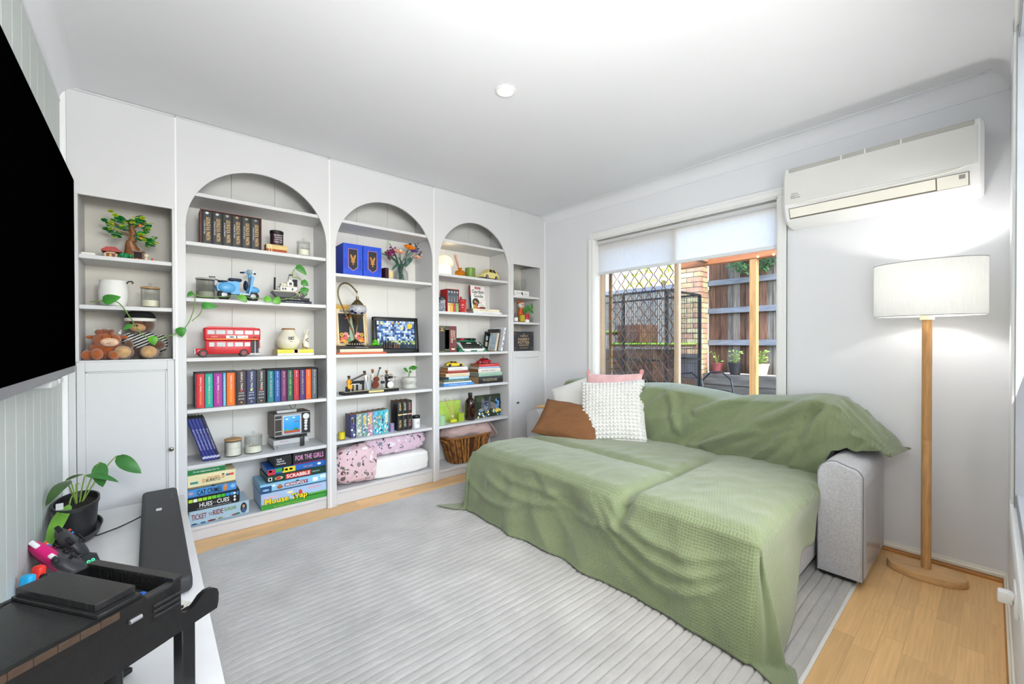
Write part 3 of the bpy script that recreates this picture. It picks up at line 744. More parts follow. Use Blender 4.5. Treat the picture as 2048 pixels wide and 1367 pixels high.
for k,(wd) in enumerate((.030,.042,.046)): text(('Fresh air','Clean Air','Plasma')[k],ac,wd,.0075,(-.1935,al-.062-.002*k,.172-.012*k),M('#4A4A48',.5),face='left')
# ------------------------------------------------------------------ television and low unit
tvm=M('#020202',.35,spec=.0,name='tv_screen'); tvf=M('#8A8B8E',.45,metal=.3)
tv=thing('television','large black flat television mounted on the left wall','television',(.0,-1.075,1.435))
MB().rbox(.045,.078,-.735,.735,-.425,.425,.004).build('bezel',tvf,tv)
MB().rbox(.0781,.0796,-.727,.727,-.395,.415,.001,1).build('screen',tvm,tv)
MB().rbox(.002,.045,-.28,.28,-.2,.2,.004).build('wall_bracket',M('#1C1C1C',.5),tv)
MB().rbox(.03,.074,.20,.33,-.452,-.426,.006).rbox(.026,.078,.33,.40,-.446,-.426,.004).build('sensor_bar',M('#C9C9C9',.3),tv)
un=thing('media_unit','long low white media unit beneath the television','media unit',(.245,-1.06,0))
ux0,ux1=-.24,.218
MB().rbox(ux0,ux1,-1.03,1.0,.262,.30,.003).build('top_panel',M('#F1F1F1',.3),un)
MB().box(ux0,ux1-.02,-1.02,.99,.03,.262).build('carcass',shelf_white,un)
for k in range(3): MB().rbox(ux1-.0195,ux1-.001,-1.028+.6767*k,-1.028+.6767*k+.672,.03,.2605,.003,1).build('drawer_front',M('#F3F3F3',.25),un)
MB().box(ux0+.03,ux1-.05,-1.0,.96,0.0,.03).build('plinth',shelf_white,un)
# soundbar with cable
sbm=M('#3A3A3B',.6,var=.05,bump=.15,bs=500)
sb_=thing('soundbar','long dark grey soundbar on the media unit','soundbar',(.362,-.66,.3003))
MB().rbox(-.07,.07,-.57,.57,.004,.062,.018,4).build('grille_body',sbm,sb_)
MB().box(-.05,.05,-.5,.5,0,.006).build('foot_strip',M('#151515',.7),sb_)
MB().rbox(-.018,.002,.20,.235,.0622,.0628,.0002,1).build('logo_plate',M('#E5E5E5',.4),sb_)
for k in range(3): MB().cyl((.045,.38+.03*k,.0618),(.045,.38+.03*k,.0626),.0022,n=8).build('touch_button',M('#9A9A9A',.4),sb_)
MB().tube([(-.07,.33,.012),(-.10,.31,.006),(-.15,.26,.004),(-.21,.22,.004),(-.27,.22,.004),(-.31,.25,.004)],.0028,6).build('power_cable',M('#151515',.6),sb_)

# potted plant in an oval tub
bp_=M('#2A2A2C',.45,var=.1)
pp_=thing('potted_plant','leafy plant in an oval black plastic tub on the media unit','plant',(.08,-.36,.3003))
def oval_lathe(prof,a,b): 
    m=MB(); return m.lathe(prof,36,sx=a,sy=b)
oval_lathe([(.80,.0),(.93,.003),(1.04,.030),(1.06,.033),(1.0,.033),(.96,.012),(.01,.008)],.078,.170).build('saucer',bp_,pp_)
oval_lathe([(.78,.012),(.84,.013),(.96,.135),(1.02,.137),(1.02,.152),(.95,.152),(.92,.125),(.01,.122)],.072,.148).build('pot',bp_,pp_)
oval_lathe([(.90,.110),(.90,.128),(.5,.134),(.01,.136)],.072,.148).build('soil',M('#1E1712',.95,var=.4,vs=60,bump=.8,bs=90),pp_)
leafg=M('#3E7A3A',.42,var=.28,vs=14,name='leaf_green'); leafl=M('#6FA53C',.42,var=.22,vs=14)
leafd=M('#3F5E2F',.42,var=.35,vs=10)
def leaf(base,tip,width,nrm=(0,0,1),curl=.12,n=9,tipw=.0,blunt=.75):
    b=Vector(base);t=Vector(tip);d=t-b;L=d.length;dn=d.normalized();s=dn.cross(Vector(nrm)).normalized();up=s.cross(dn).normalized()
    m=MB();vs_=[];fs=[]
    for i in range(n+1):
        u=i/n; wd=width/2*(sin(pi*u**blunt)**.75 if 0<u<1 else 0)+.0005
        c=b+d*u+up*(curl*L*sin(pi*u)-.15*curl*L*u)
        for k,(q,h) in enumerate(((-1,.0),(-.5,-.06),(0,-.12),(.5,-.06),(1,.0))): vs_.append(c+s*q*wd-up*h*wd*-1.0*(-1))
    for i in range(n):
        for k in range(4): fs.append((i*5+k,i*5+k+1,(i+1)*5+k+1,(i+1)*5+k))
    m.add(vs_,fs); solid(m,.0009); return m
def w2l(p,o): return tuple(Vector(p)-Vector(o))
po=(.08,-.36,.3003)
# (base, tip, width) of each blade and its stalk root, world positions
LV=[((.062,-.37,.545),(.014,-.55,.50),.045,leafd,(.08,-.36)),((.045,-.34,.54),(.10,-.32,.552),.018,leafd,(.076,-.35)),
    ((.105,-.33,.548),(.215,-.36,.502),.036,leafg,(.088,-.345)),((.150,-.30,.592),(.160,-.33,.482),.058,leafg,(.095,-.34)),
    ((.205,-.29,.608),(.292,-.34,.520),.058,leafg,(.095,-.33)),((.066,-.43,.458),(.025,-.66,.345),.046,leafl,(.08,-.365)),((.078,-.35,.52),(.09,-.33,.513),.012,leafl,(.08,-.35))]
for b,t,wd,mt,rt in LV:
    nr=(-.3,-.85,.42) if wd>.055 else ((.0,-.35,.9))
    leaf(w2l(b,po),w2l(t,po),wd,nr,.10).build('leaf',mt,pp_,ang=60)
    r0=Vector((rt[0],rt[1],.43)); b_=Vector(b); mid=(r0+b_)/2+Vector((0,0,.03))
    if t[2]<.45: mid=Vector(((r0.x+b_.x)/2,(r0.y+b_.y)/2,.52))
    MB().tube([w2l(r0*(1-q)**2+mid*2*q*(1-q)+b_*q*q,po) for q in [i/8 for i in range(9)]],.0028,6).build('stem',M('#7E9A45',.5),pp_)
MB().rbox(-.004,.018,-.0008,.0008,.13,.178,.0005,1).build('plant_tag',M('#D8D8D8',.3),pp_,loc=(-.045,-.11,0))

# game controllers standing in front of the plant
def controller(name,label,mat,loc,rot,face=None,extra=None,s=1.0):
    t=thing(name,label,'game controller',loc,rot,group='game controllers on the media unit')
    m=MB(); nu,nv=36,16
    def f(u,v):
        a=2*pi*u; ph=pi*v
        # plan outline: wide body with two grips pointing to -y
        c,s_=cos(a),sin(a); r=.052+.026*abs(c)**1.5
        if s_<0: r+=.045*(abs(s_)**1.2)*max(0,(abs(c)-.25)*1.5)*1.1 - .016*max(0,1-abs(c)/.4)*abs(s_)
        k=sin(ph)**.6
        return (r*c*k*1.05*s, r*s_*k*s, (.022+.010*max(0,-s_)*abs(c))*cos(ph)*s)
    m.grid(f,nu+1,nv+1); m.build('shell',mat,t,ang=70)
    dk=M('#1A1A1C',.5)
    for (x,y) in ((-.036,.016),(.018,-.010)):
        MB().lathe([(.011,.018),(.006,.021),(.006,.029),(.011,.031),(.011,.034),(.003,.035)],14,c=(x*s,y*s,0)).build('thumbstick',dk,t)
    for k,(cc) in enumerate(('#3FBF4A','#E8463C','#3C7FE0','#F0C020')):
        a=k*pi/2; MB().cyl(((.036+.010*cos(a))*s,(.016+.010*sin(a))*s,.019),((.036+.010*cos(a))*s,(.016+.010*sin(a))*s,.0265),.0042,n=10).build('button',M(cc,.35) if face!='mono' else M('#2A2A2A',.4),t)
    MB().rbox(-.028*s,-.006*s,-.014*s,-.008*s,.018,.026,.001,1).rbox(-.020*s,-.014*s,-.022*s,0,.018,.026,.001,1).build('direction_pad',dk,t)
    for sx in (-1,1): MB().rbox(sx*.042*s-.018,sx*.042*s+.018,.040*s,.058*s,-.006,.010,.005,2).build('trigger',dk if face!='pink' else M('#F0F0F0',.4),t)
    return t
ck=M('#3B3B3F',.4,var=.05)
pinkc=controller('game_controller','bright pink and white game controller standing on the media unit',M('#D81B74',.35),(.050,-.770,.375),face_rot((.75,.30,.55),up=(-.2,.4,.9),spin=1.2),'pink')
MB().ell((.062,-.052,.002),(.026,.036,.026),14,8).build('grip',M('#ECEDEE',.4),pinkc)
controller('game_controller','dark grey game controller with coloured buttons, nearest the oval plant tub',ck,(.092,-.67,.372),face_rot((.85,.25,.45),up=(-.1,.5,.85),spin=1.0))
controller('game_controller','dark grey game controller lying in front against the model piano',ck,(.098,-.80,.350),face_rot((.70,.1,.7),up=(-.2,.6,.7),spin=.9),'mono')
ck2=thing('digital_clock','small black wedge clock with green digits on the media unit','clock',(.150,-.80,.3003),(0,0,math.radians(-50)))
MB().prism([(-.028,0),(.020,0),(.026,.012),(.002,.052),(-.028,.052)],'y',-.026,.026).build('case',M('#1E1F22',.35),ck2)
text('88',ck2,.026,.020,(.0148,.0,.0326),M('#35E08A',.4,emit=2.0,ecol='#35E08A'),face='slant')
# two small handheld controllers, red and blue
def joy(label,col,loc,rz):
    t=thing('handheld_controller',label,'game controller',loc,(0,.12,rz),group='game controllers on the media unit')
    MB().rbox(-.014,.014,-.018,.018,0,.10,.011,3).build('shell',M(col,.35),t)
    MB().rbox(.0145,.0165,-.010,.010,.01,.088,.001,1).build('rail',M('#15161A',.5),t)
    MB().cyl((.0,-.0175,.066),(.0,-.026,.066),.009,n=12).build('thumbstick',M('#15161A',.5),t)
    for k in range(4):
        a=k*pi/2; MB().cyl((.007*cos(a),-.0175,.034+.007*sin(a)),(.007*cos(a),-.021,.034+.007*sin(a)),.003,n=8).build('button',M('#15161A',.5),t)
joy('small neon red handheld controller beside the pink one','#F0372C',(.036,-.915,.3003),.7)
joy('small sky blue handheld controller at the left edge of the picture','#27AEE6',(.022,-.975,.3003),.9)

# ------------------------------------------------------------------ brick-built model grand piano in the foreground
pb=M('#19191A',.28,var=.15,vs=30,bump=.05,bs=30,name='black_bricks'); pb2=M('#2C2C2D',.24,var=.35,vs=40,stretch=(1,9,1),bump=.12,bs=50); pbr=M('#4A3A2E',.4,var=.2,vs=40)
pn=thing('model_grand_piano','black toy-brick grand piano model on the media unit in the foreground','model piano',(.380,-1.764,.3003),(0,0,atan2(.57,.82)))
zt=.30; wv=.274
# rim: bass side built of bricks, treble side curved, tail
rim=MB()
MB().box(-.30,.0,.012,wv-.012,.176,.19).build('soundboard',pb,pn)
brk=MB().box(0,.0319,0,.012,0,.0308).mesh('rim_brick',pb)
for r in range(4):
    x=-.32+(.016 if r%2 else 0)
    while x<.068:
        top=.176+.031*(r+1)
        if x<-.034: inst(brk,'rim_brick',pn,(x,0,.176+.031*r))
        x+=.032
brk2=MB().rbox(0,.0312,0,.010,0,.0145,.0006,1).mesh('rim_plate',pbr)
for k in range(6): inst(brk2,'rim_plate',pn,(-.315+.032*k,-.001,.284))
for y in (wv-.012,): MB().rbox(-.12,.0,y,y+.012,.176,.30,.001,1).rbox(-.01,.068,y,y+.012,.176,.235,.008,2).build('treble_rim',pb,pn)
pts=[(-.12,wv-.006),(-.17,wv-.012),(-.215,wv-.05),(-.25,wv-.11),(-.285,wv-.165),(-.31,.09),(-.318,.05),(-.315,.012)]
cr=MB()
for (a,b),(c,d) in zip(pts,pts[1:]):
    nx,ny=(d-b),-(c-a); l=hypot(nx,ny); nx*=.006/l; ny*=.006/l
    cr.prism([(a+nx,b+ny),(a-nx,b-ny),(c-nx,d-ny),(c+nx,d+ny)],'z',.176,.30)
cr.build('curved_rim',pb,pn)
MB().prism([(-.0025,.176),(.086,.176),(.090,.190),(.091,.212),(.087,.224),(.077,.232),(.060,.235),(.046,.230),(.032,.218),(.018,.212),(.006,.214),(-.0025,.222)],'y',.0,.014).build('key_cheek',pb,pn); MB().rbox(-.034,-.002,0,.012,.176,.299,.0006,1).build('rim_corner',pb,pn)
MB().rbox(-.016,.0,.012,wv-.012,.236,.302,.001,1).rbox(-.018,.002,0,wv,.296,.306,.001,1).build('front_rail',pb2,pn)
MB().rbox(.0,.07,.013,wv-.012,.176,.190,.001,1).build('key_bed',pb,pn)
kw=MB().rbox(.008,.062,0,.0072,.19,.198,.0006,1).mesh('white_key',M('#EDECE6',.3)); kb=MB().rbox(.008,.040,0,.0042,.198,.204,.0006,1).mesh('black_key',pb)
for k in range(30):
    inst(kw,'white_key',pn,(0,.018+.0078*k,0))
    if k%7 not in (2,6) : inst(kb,'black_key',pn,(0,.018+.0078*k+.0056,0))
# pit with hammers, then lid flap and lid
MB().rbox(-.05,-.028,.05,.235,.262,.278,.004,1).build('hammer_rail',pb2,pn)
MB().prism([(-.060,.283),(-.046,.283),(-.048,.291),(-.058,.291)],'y',.092,.150).build('white_slope',M('#DAD6C8',.4),pn)
MB().cyl((-.045,.052,.276),(-.052,.046,.282),.008,n=12).build('blue_pin',M('#2C6FD8',.35),pn); MB().cyl((-.058,.040,.276),(-.066,.034,.279),.005,n=10).build('tan_pin',M('#C9AE83',.4),pn)
MB().rbox(-.146,-.075,.03,wv-.01,.3065,.3205,.0008,1).build('lid_flap',pb2,pn)
MB().rbox(-.153,-.074,.012,wv-.01,.2985,.306,.0008,1).build('lid_step',pb2,pn)
lidp=[(-.154,.004),(-.154,wv-.012),(-.175,wv-.016),(-.218,wv-.055),(-.252,wv-.113),(-.286,wv-.168),(-.312,.09),(-.318,.05),(-.316,.004)]
MB().prism(lidp,'z',.290,.2985).build('lid',pb2,pn)
MB().rbox(-.075,-.018,-.001,.014,.292,.300,.0006,1).build('side_cap',pb2,pn)
for k in range(3): MB().rbox(-.062,-.006,-.0035,.0005,.268-.012*k,.273-.012*k,.0006,1).build('vent_plate',pb2,pn)
MB().cyl((-.086,-.002,.266),(-.108,-.002,.266),.005,n=10).build('hinge_bar',M('#A8A8AC',.3,metal=.6),pn)
for (x,y) in ((.02,.02),(.02,wv-.04),(-.27,.07)):
    MB().rbox(x-.016,x+.016,y-.014,y+.014,.016,.176,.002,1).rbox(x-.022,x+.022,y-.018,y+.018,.006,.020,.003,1).cyl((x,y-.008,.005),(x,y+.008,.005),.005,n=10).build('leg',pb,pn)
MB().rbox(-.075,-.060,.09,.18,.06,.176,.002,1).rbox(-.085,-.05,.085,.185,.045,.06,.002,1).build('pedal_lyre',pb,pn)
MB().tube([(-.07,.135,.06),(-.16,.135,.172)],.004,6).build('lyre_brace',pbr,pn)

# ------------------------------------------------------------------ outside the window
gnd=struct(MB().box(W+.14,16,-6,9,-.2,.05).build('ground',M('#8B8781',.9,var=.2,vs=3,bump=.4,bs=20)))
palm=M('#6E665C',.85,var=.45,vs=7,stretch=(6,6,.5),bump=.5,bs=40,orand=.28,name='weathered_paling'); palb=M('#5E4434',.85,var=.5,vs=6,stretch=(6,6,.6),bump=.5,bs=40,orand=.3,name='brown_paling')
railm=M('#74787E',.85,var=.25,vs=8,stretch=(4,.6,6),bump=.4,bs=40)
fn=thing('timber_fence','weathered brown paling fence with three grey rails beyond the window','fence',(7.55,-.6,.62))
pal=MB().rbox(0,.018,-.072,.072,0,2.3,.003,1)
pme=[pal.mesh('paling',palm),pal.mesh('paling',palb)]
for i in range(22): inst(pme[1 if random.random()<.45 else 0],'paling',fn,(0.022*(i%2),.74-.098*i,0),scale=(1,.72 if i%2==0 else .95,1))
for z in (1.50,1.03,.50): MB().rbox(-.055,-.002,-1.3,.80,z-.045,z+.045,.004,1).build('rail',railm,fn)
rt=thing('retaining_wall','grey timber sleeper retaining wall below the paling fence','retaining wall',(7.45,-.6,-.1))
for k in range(4): MB().rbox(-.16,.05,-1.6,.9,.178*k,.178*k+.174,.008,1).build('sleeper',M('#52504C',.9,var=.4,vs=6,stretch=(4,.5,4),bump=.6,bs=30,orand=.15),rt)
# far fence behind the cage
f2=thing('timber_fence','long silver-grey paling fence far behind the wire cage','fence',(9.2,2.6,-.1))
pal2=MB().rbox(0,.018,-.06,.06,0,2.42,.003,1).mesh('paling',M('#7C776E',.85,var=.35,vs=7,stretch=(6,6,.5),bump=.5,bs=40,orand=.22,name='silver_paling'))
for i in range(34): inst(pal2,'paling',f2,(.012*(i%2),1.9-.105*i,0))
MB().rbox(-.05,.07,-1.7,2.0,2.42,2.52,.004,1).build('capping',railm,f2)
# neighbour's roof and trees
ho=thing('neighbour_house','neighbouring house with pale tiled roof beyond the far fence','house',(13,6.5,0))
MB().box(-1,4,-6,5,0,2.5).build('wall',M('#D9C9B8',.8),ho)
MB().prism([(-1.5,2.5),(4.5,2.5),(1.5,4.3)],'y',-6.3,5.3).build('roof',M('#B9A59A',.7,var=.2,vs=20,bump=.6,bs=12),ho)
def tree(label,loc,r,mat,n=420,trunk=True,sq=1.0,seed=1):
    rnd=random.Random(seed); t=thing('tree',label,'tree',loc)
    m=MB()
    for i in range(n):
        a=rnd.uniform(0,2*pi); c=rnd.uniform(-1,1); rr=r*rnd.uniform(.55,1)**.5
        p=Vector((rr*sqrt(1-c*c)*cos(a),rr*sqrt(1-c*c)*sin(a),rr*c*sq)); s=r*.09*rnd.uniform(.7,1.3)
        d=Vector((rnd.uniform(-1,1),rnd.uniform(-1,1),rnd.uniform(-1,.4))).normalized(); e=d.orthogonal().normalized()
        m.add([p,p+d*s+e*s*.5,p+d*s*2.1,p+d*s-e*s*.5],[(0,1,2,3)])
    o=m.build('foliage',mat,t,loc=(0,0,r*1.3 if trunk else 0)); o['kind']='stuff'
    if trunk: MB().cyl((0,0,-1.2),(0,0,r*1.3),.12,.06,n=8).build('trunk',M('#5A4632',.9),t)
    return t
tree('yellow-green tree rising over the far fence',(10.6,2.72,1.45),1.0,M('#B9C23C',.6,var=.35,vs=3),520,seed=3)
tree('dark green creeper hanging at the top right of the paling fence',(7.2,-.60,2.52),.40,M('#2F5A2A',.5,var=.4,vs=6),900,False,.85,seed=5)
# brick pillar
bk=thing('brick_pillar','cream clinker brick pillar standing between cage and paling fence','pillar',(7.2,.18,-.1))
bcm=[M('#C4B68A',.85,var=.18,vs=20,bump=.4,bs=60,orand=.10),M('#B89C74',.85,var=.22,vs=20,bump=.4,bs=60,orand=.12),M('#B48A70',.85,var=.2,vs=20,bump=.4,bs=60,orand=.1)]
MB().box(.008,.282,.008,.352,0,3.0).build('mortar',M('#6A625A',.9),bk)
bl_=MB().rbox(0,.110,.0,.230,0,.076,.004,1); bs2=MB().rbox(0,.230,0,.110,0,.076,.004,1); hl=MB().rbox(0,.110,0,.110,0,.076,.004,1); 
bmA=[bl_.mesh('brick',m_) for m_ in bcm]; bmB=[bs2.mesh('brick',m_) for m_ in bcm]; bmC=[hl.mesh('brick',m_) for m_ in bcm]
rb=random.Random(4)
for r in range(34):
    z=.086*r
    if r%2==0:
        inst(rb.choice(bmA),'brick',bk,(0,0,z)); inst(rb.choice(bmC),'brick',bk,(0,.24,z)); inst(rb.choice(bmB),'brick',bk,(.1175,0,z),scale=(.75,1,1))
    else:
        inst(rb.choice(bmC),'brick',bk,(0,0,z)); inst(rb.choice(bmA),'brick',bk,(0,.12,z)); inst(rb.choice(bmB),'brick',bk,(.0,0,z),scale=(1.02,.98,1)) if False else inst(rb.choice(bmB),'brick',bk,(.12,0,z),scale=(.73,1,1))
# verandah post and beam
vp=thing('verandah_post','tan timber verandah post with a beam above, outside the right pane','post',(5.6,-1.18,-.1))
MB().rbox(-.04,.04,-.04,.035,0,2.19,.004,1).build('post',M('#B0844F',.6,var=.2,vs=8,stretch=(6,6,.6)),vp)
MB().rbox(-.05,.05,-1.6,.9,2.19,2.36,.004,1).build('beam',M('#A8663A',.6,var=.25,vs=8,stretch=(6,.5,6)),vp)
MB().rbox(-1.5,-.05,.50,.57,2.22,2.36,.004,1).build('rafter',M('#8F6A4C',.6,var=.25,vs=8,stretch=(.6,6,6)),vp)
for k in range(3): MB().ell((-.06,-.06-.16*k,2.20),.012,8,6).build('fairy_light',M('#FFD9A0',.4,emit=9,ecol='#FFB060'),vp)
# wire cat enclosure
wk=M('#141516',.5,metal=.3)
cg=thing('wire_cage','tall black wire cat enclosure with green turf shelves outside','pet cage',(4.95,-.46,.05))
cx1,cy1,cz1=.85,1.75,1.70
f_=MB()
for (x,y) in ((0,0),(cx1,0),(0,cy1),(cx1,cy1)): f_.box(x-.016,x+.016,y-.016,y+.016,0,cz1)
for z in (.02,.86,cz1):
    f_.box(0,cx1,-.012,.012,z-.012,z+.012); f_.box(0,cx1,cy1-.012,cy1+.012,z-.012,z+.012); f_.box(-.012,.012,0,cy1,z-.012,z+.012); f_.box(cx1-.012,cx1+.012,0,cy1,z-.012,z+.012)
for y in (.6,1.2): f_.box(-.012,.012,y-.012,y+.012,0,cz1)
f_.build('cage_frame',wk,cg)
wm=MB()
for i in range(58): y=i*cy1/58; wm.box(-.0016,.0016,y,y+.0032,0,cz1); wm.box(cx1-.0016,cx1+.0016,y,y+.0032,0,cz1)
for i in range(27): x=i*cx1/27; wm.box(x,x+.0032,-.0016,.0016,0,cz1)
for k in range(9): z=.2*k; wm.box(-.002,.002,0,cy1,z,z+.004); wm.box(0,cx1,-.002,.002,z,z+.004); wm.box(cx1-.002,cx1+.002,0,cy1,z,z+.004)
o=wm.build('wire_bars',wk,cg); o['kind']='stuff'
turf=M('#8BC53A',.9,var=.3,vs=40,bump=.8,bs=120); bw_=M('#4B3324',.7,var=.3,vs=8,stretch=(4,1,4))
for (y0,y1,z) in ((.02,.95,1.05),(.95,1.70,1.22)):
    MB().box(.25,.8,y0,y1,z-.03,z).build('platform',bw_,cg); MB().rbox(.25,.8,y0,y1,z,z+.02,.004,1).build('turf_mat',turf,cg)
MB().rbox(.3,.75,.55,.9,1.07,1.32,.006).build('nest_box',M('#5B3B2A',.7,var=.3,vs=6),cg)
MB().rbox(.2,.8,.3,1.7,.55,.98,.006).rbox(.2,.8,.03,.9,.42,.60,.006).build('hutch',M('#45301F',.7,var=.35,vs=6,stretch=(4,1,4)),cg)
# steel garden chairs
ckm=M('#3A3C40',.4,metal=.6)
def gchair(label,loc,rz):
    t=thing('garden_chair',label,'chair',loc,(0,0,rz),group='steel garden chairs')
    for s_ in (-1,1):
        MB().tube([(-.28,s_*.26,0),(-.30,s_*.26,.30),(-.24,s_*.26,.56),(-.08,s_*.26,.66),(.12,s_*.26,.64),(.26,s_*.26,.52),(.30,s_*.26,.30),(.30,s_*.26,0)],.013,8).build('arm_hoop',ckm,t)
        MB().tube([(-.24,s_*.23,.40),(.22,s_*.23,.42),(.28,s_*.23,.62),(.34,s_*.23,.9)],.011,8).build('side_rail',ckm,t)
    MB().grid(lambda u,v:(-.24+.46*u,-.22+.44*v,.395-.03*sin(pi*u)*sin(pi*v)),8,8).build('sling_seat',M('#2B2E36',.8),t)
    MB().grid(lambda u,v:(.22+.12*u,-.22+.44*v,.42+.48*u),6,6).build('sling_back',M('#2B2E36',.8),t)
gchair('curved steel garden chair nearest the pillar, outside',(6.2,-.32,.0505),1.2)
gchair('curved steel garden chair standing behind the wire cage',(6.35,.55,.0505),1.5)
# pots on the retaining wall
def opot(label,y,col,h,r,leaves,seed):
    t=thing('garden_pot',label,'plant pot',(7.38,y,.615))
    MB().lathe([(r*.72,0),(r,h),(r*1.06,h),(r*1.06,h+.02),(r*.9,h+.02),(r*.85,h-.01),(.001,h-.01)],18).build('pot',M(col,.6,var=.25,vs=30),t)
    rnd=random.Random(seed); m=MB(); st=MB()
    for k in range(leaves):
        a=rnd.uniform(0,2*pi); hh=h+rnd.uniform(.05,.22); rr=rnd.uniform(.02,.10); p=Vector((rr*cos(a),rr*sin(a),hh)); st.tube([(0,0,h-.01),tuple(p)],.003,4)
        s=.05; d=Vector((cos(a),sin(a),rnd.uniform(-.6,.3))).normalized(); e=d.orthogonal().normalized(); m.add([p,p+d*s*.5+e*s*.3,p+d*s,p+d*s*.5-e*s*.3],[(0,1,2,3)])
    st.build('stems',M('#6C8A3C',.6),t); o=m.build('leaves',M('#7FB04A',.55,var=.3,vs=8),t); o['kind']='stuff'
opot('small maroon patterned pot on the retaining wall',-.02,'#7C3B3B',.15,.085,8,1); opot('black plastic pot with a seedling on the retaining wall',-.30,'#232426',.17,.10,14,2); opot('white and terracotta planter with trailing stems on the retaining wall',-.66,'#C9B9AE',.16,.12,26,3)
# ------------------------------------------------------------------ helpers for shelf things
WHT=M('#F2F2EE',.5); BLK=M('#171718',.45); GOLD=M('#C9A052',.4); CRM=M('#EFE6CF',.5)
ORD=['first','second','third','fourth','fifth','sixth','seventh','eighth']
_zz=[0]
def blobs(parent, items, y=0.0, n=14, name='print', ry=0):
    """flat printed shapes on a front (-y) face: (x,z,rx,rz,colour[,angle])"""
    by={}
    for k,it in enumerate(items):
        x,z,a,b,c=it[:5]; an=it[5] if len(it)>5 else 0
        m=by.setdefault(c,MB()); yy=y-.0004-.00006*k
        vs_=[(x+a*cos(2*pi*i/n)*cos(an)-b*sin(2*pi*i/n)*sin(an),yy,z+a*cos(2*pi*i/n)*sin(an)+b*sin(2*pi*i/n)*cos(an)) for i in range(n)]
        m.add(vs_,[tuple(range(n))])
    for c,m in by.items(): o=m.build(name,M(c,.5),parent); o['kind']='stuff'
def rect(parent,x0,x1,z0,z1,y,col,name='print',th=.0006):
    return MB().box(x0,x1,y-th,y,z0,z1).build(name,col if not isinstance(col,str) else M(col,.5),parent)
def book(label,xc,w_,z,h,d,y,col,group=None,pages='#E3D6B8',lean=0,texts=(),bands=(),rz=0,name='book'):
    t=min(.0025,w_*.12); cv=M(col,.42,var=.05) if isinstance(col,str) else col
    m=MB().prism([(-w_/2,.003),(-w_/4,0),(w_/4,0),(w_/2,.003),(w_/2,d),(w_/2-t,d),(w_/2-t,.005),(-w_/2+t,.005),(-w_/2+t,d),(-w_/2,d)],'z',0,h)
    o=m.build(name,cv,loc=(xc,y,z)); o.rotation_euler=(0,lean,rz); tag(o,label,'book',group)
    MB().box(-w_/2+t,w_/2-t,.005,d-.004,.003,h-.003).build('pages',M(pages,.85,var=.08,vs=90,stretch=(30,1,1)),o)
    for (z0,z1,c) in bands: MB().box(-w_*.47,w_*.47,-.0006,.002,z0*h,z1*h).build('print',M(c,.45),o)
    for (s,zc,ln,wd,c,*off) in texts: text(s,o,ln*h,wd*w_,(off[0]*w_ if off else 0,-.0009,zc*h),M(c,.45),spin=-pi/2)
    return o
def flat(label,x0,x1,z,th,d,y,col,group=None,pages='#E3D6B8',texts=(),rz=0,bands=()):
    L=x1-x0; t=min(.0025,th*.12); cv=M(col,.42,var=.05)
    m=MB().prism([(-th/2,.003),(-th/4,0),(th/4,0),(th/2,.003),(th/2,d),(th/2-t,d),(th/2-t,.005),(-th/2+t,.005),(-th/2+t,d),(-th/2,d)],'z',0,L)
    o=m.build('book',cv); o.matrix_world=Matrix.Translation((x0,y,z+th/2))@Matrix.Rotation(rz,4,'Z')@Matrix.Rotation(pi/2,4,'Y'); tag(o,label,'book',group)
    MB().box(-th/2+t,th/2-t,.005,d-.004,.003,L-.003).build('pages',M(pages,.85,var=.08,vs=90,stretch=(1,1,30)),o)
    for (a,b,c) in bands: MB().box(-th*.47,th*.47,-.0006,.002,a*L,b*L).build('print',M(c,.45),o)
    for (s,xc,ln,wd,c) in texts: text(s,o,ln*L,wd*th,(0,-.0009,xc*L),M(c,.45),spin=pi/2)
    return o
def candle(label,xc,y,z,r,h,wax,waxc='#F3EFDF',gl='#FAFBFA',lid=None,lab=None,name='jar_candle',knob=True,opaque=None):
    t=thing(name,label,'candle',(xc,y,z))
    MB().lathe([(r*.96,0),(r,.003),(r,h),(r*.95,h),(r*.95,.006),(.001,.006)],28).build('jar',M(opaque,.35,var=.04) if opaque else glass(gl),t)
    if not opaque: MB().lathe([(r*.93,.007),(r*.93,wax-.001),(r*.7,wax),(.001,wax)],24).build('wax',M(waxc,.55,var=.02),t)
    if lid:
        MB().lathe([(r*.97,h+.0005),(r*1.04,h+.001),(r*1.04,h+.007),(r*.9,h+.010),(.001,h+.011)],28).build('lid',glass(gl) if lid=='glass' else M(lid,.5,var=.1),t)
        if knob: MB().lathe([(.004,h+.011),(.005,h+.016),(.010,h+.022),(.009,h+.030),(.001,h+.034)],14).build('lid_knob',glass(gl) if lid in('glass','#B8925E') else M(lid,.4),t)
    if lab:
        wtxt,ztxt,col=lab; text(wtxt,t,r*1.25,.007,(0,-r*1.012,ztxt),M(col,.5))
    MB().cyl((0,0,wax),(0,0,wax+.008),.0012,n=5).build('wick',BLK,t)
    return t
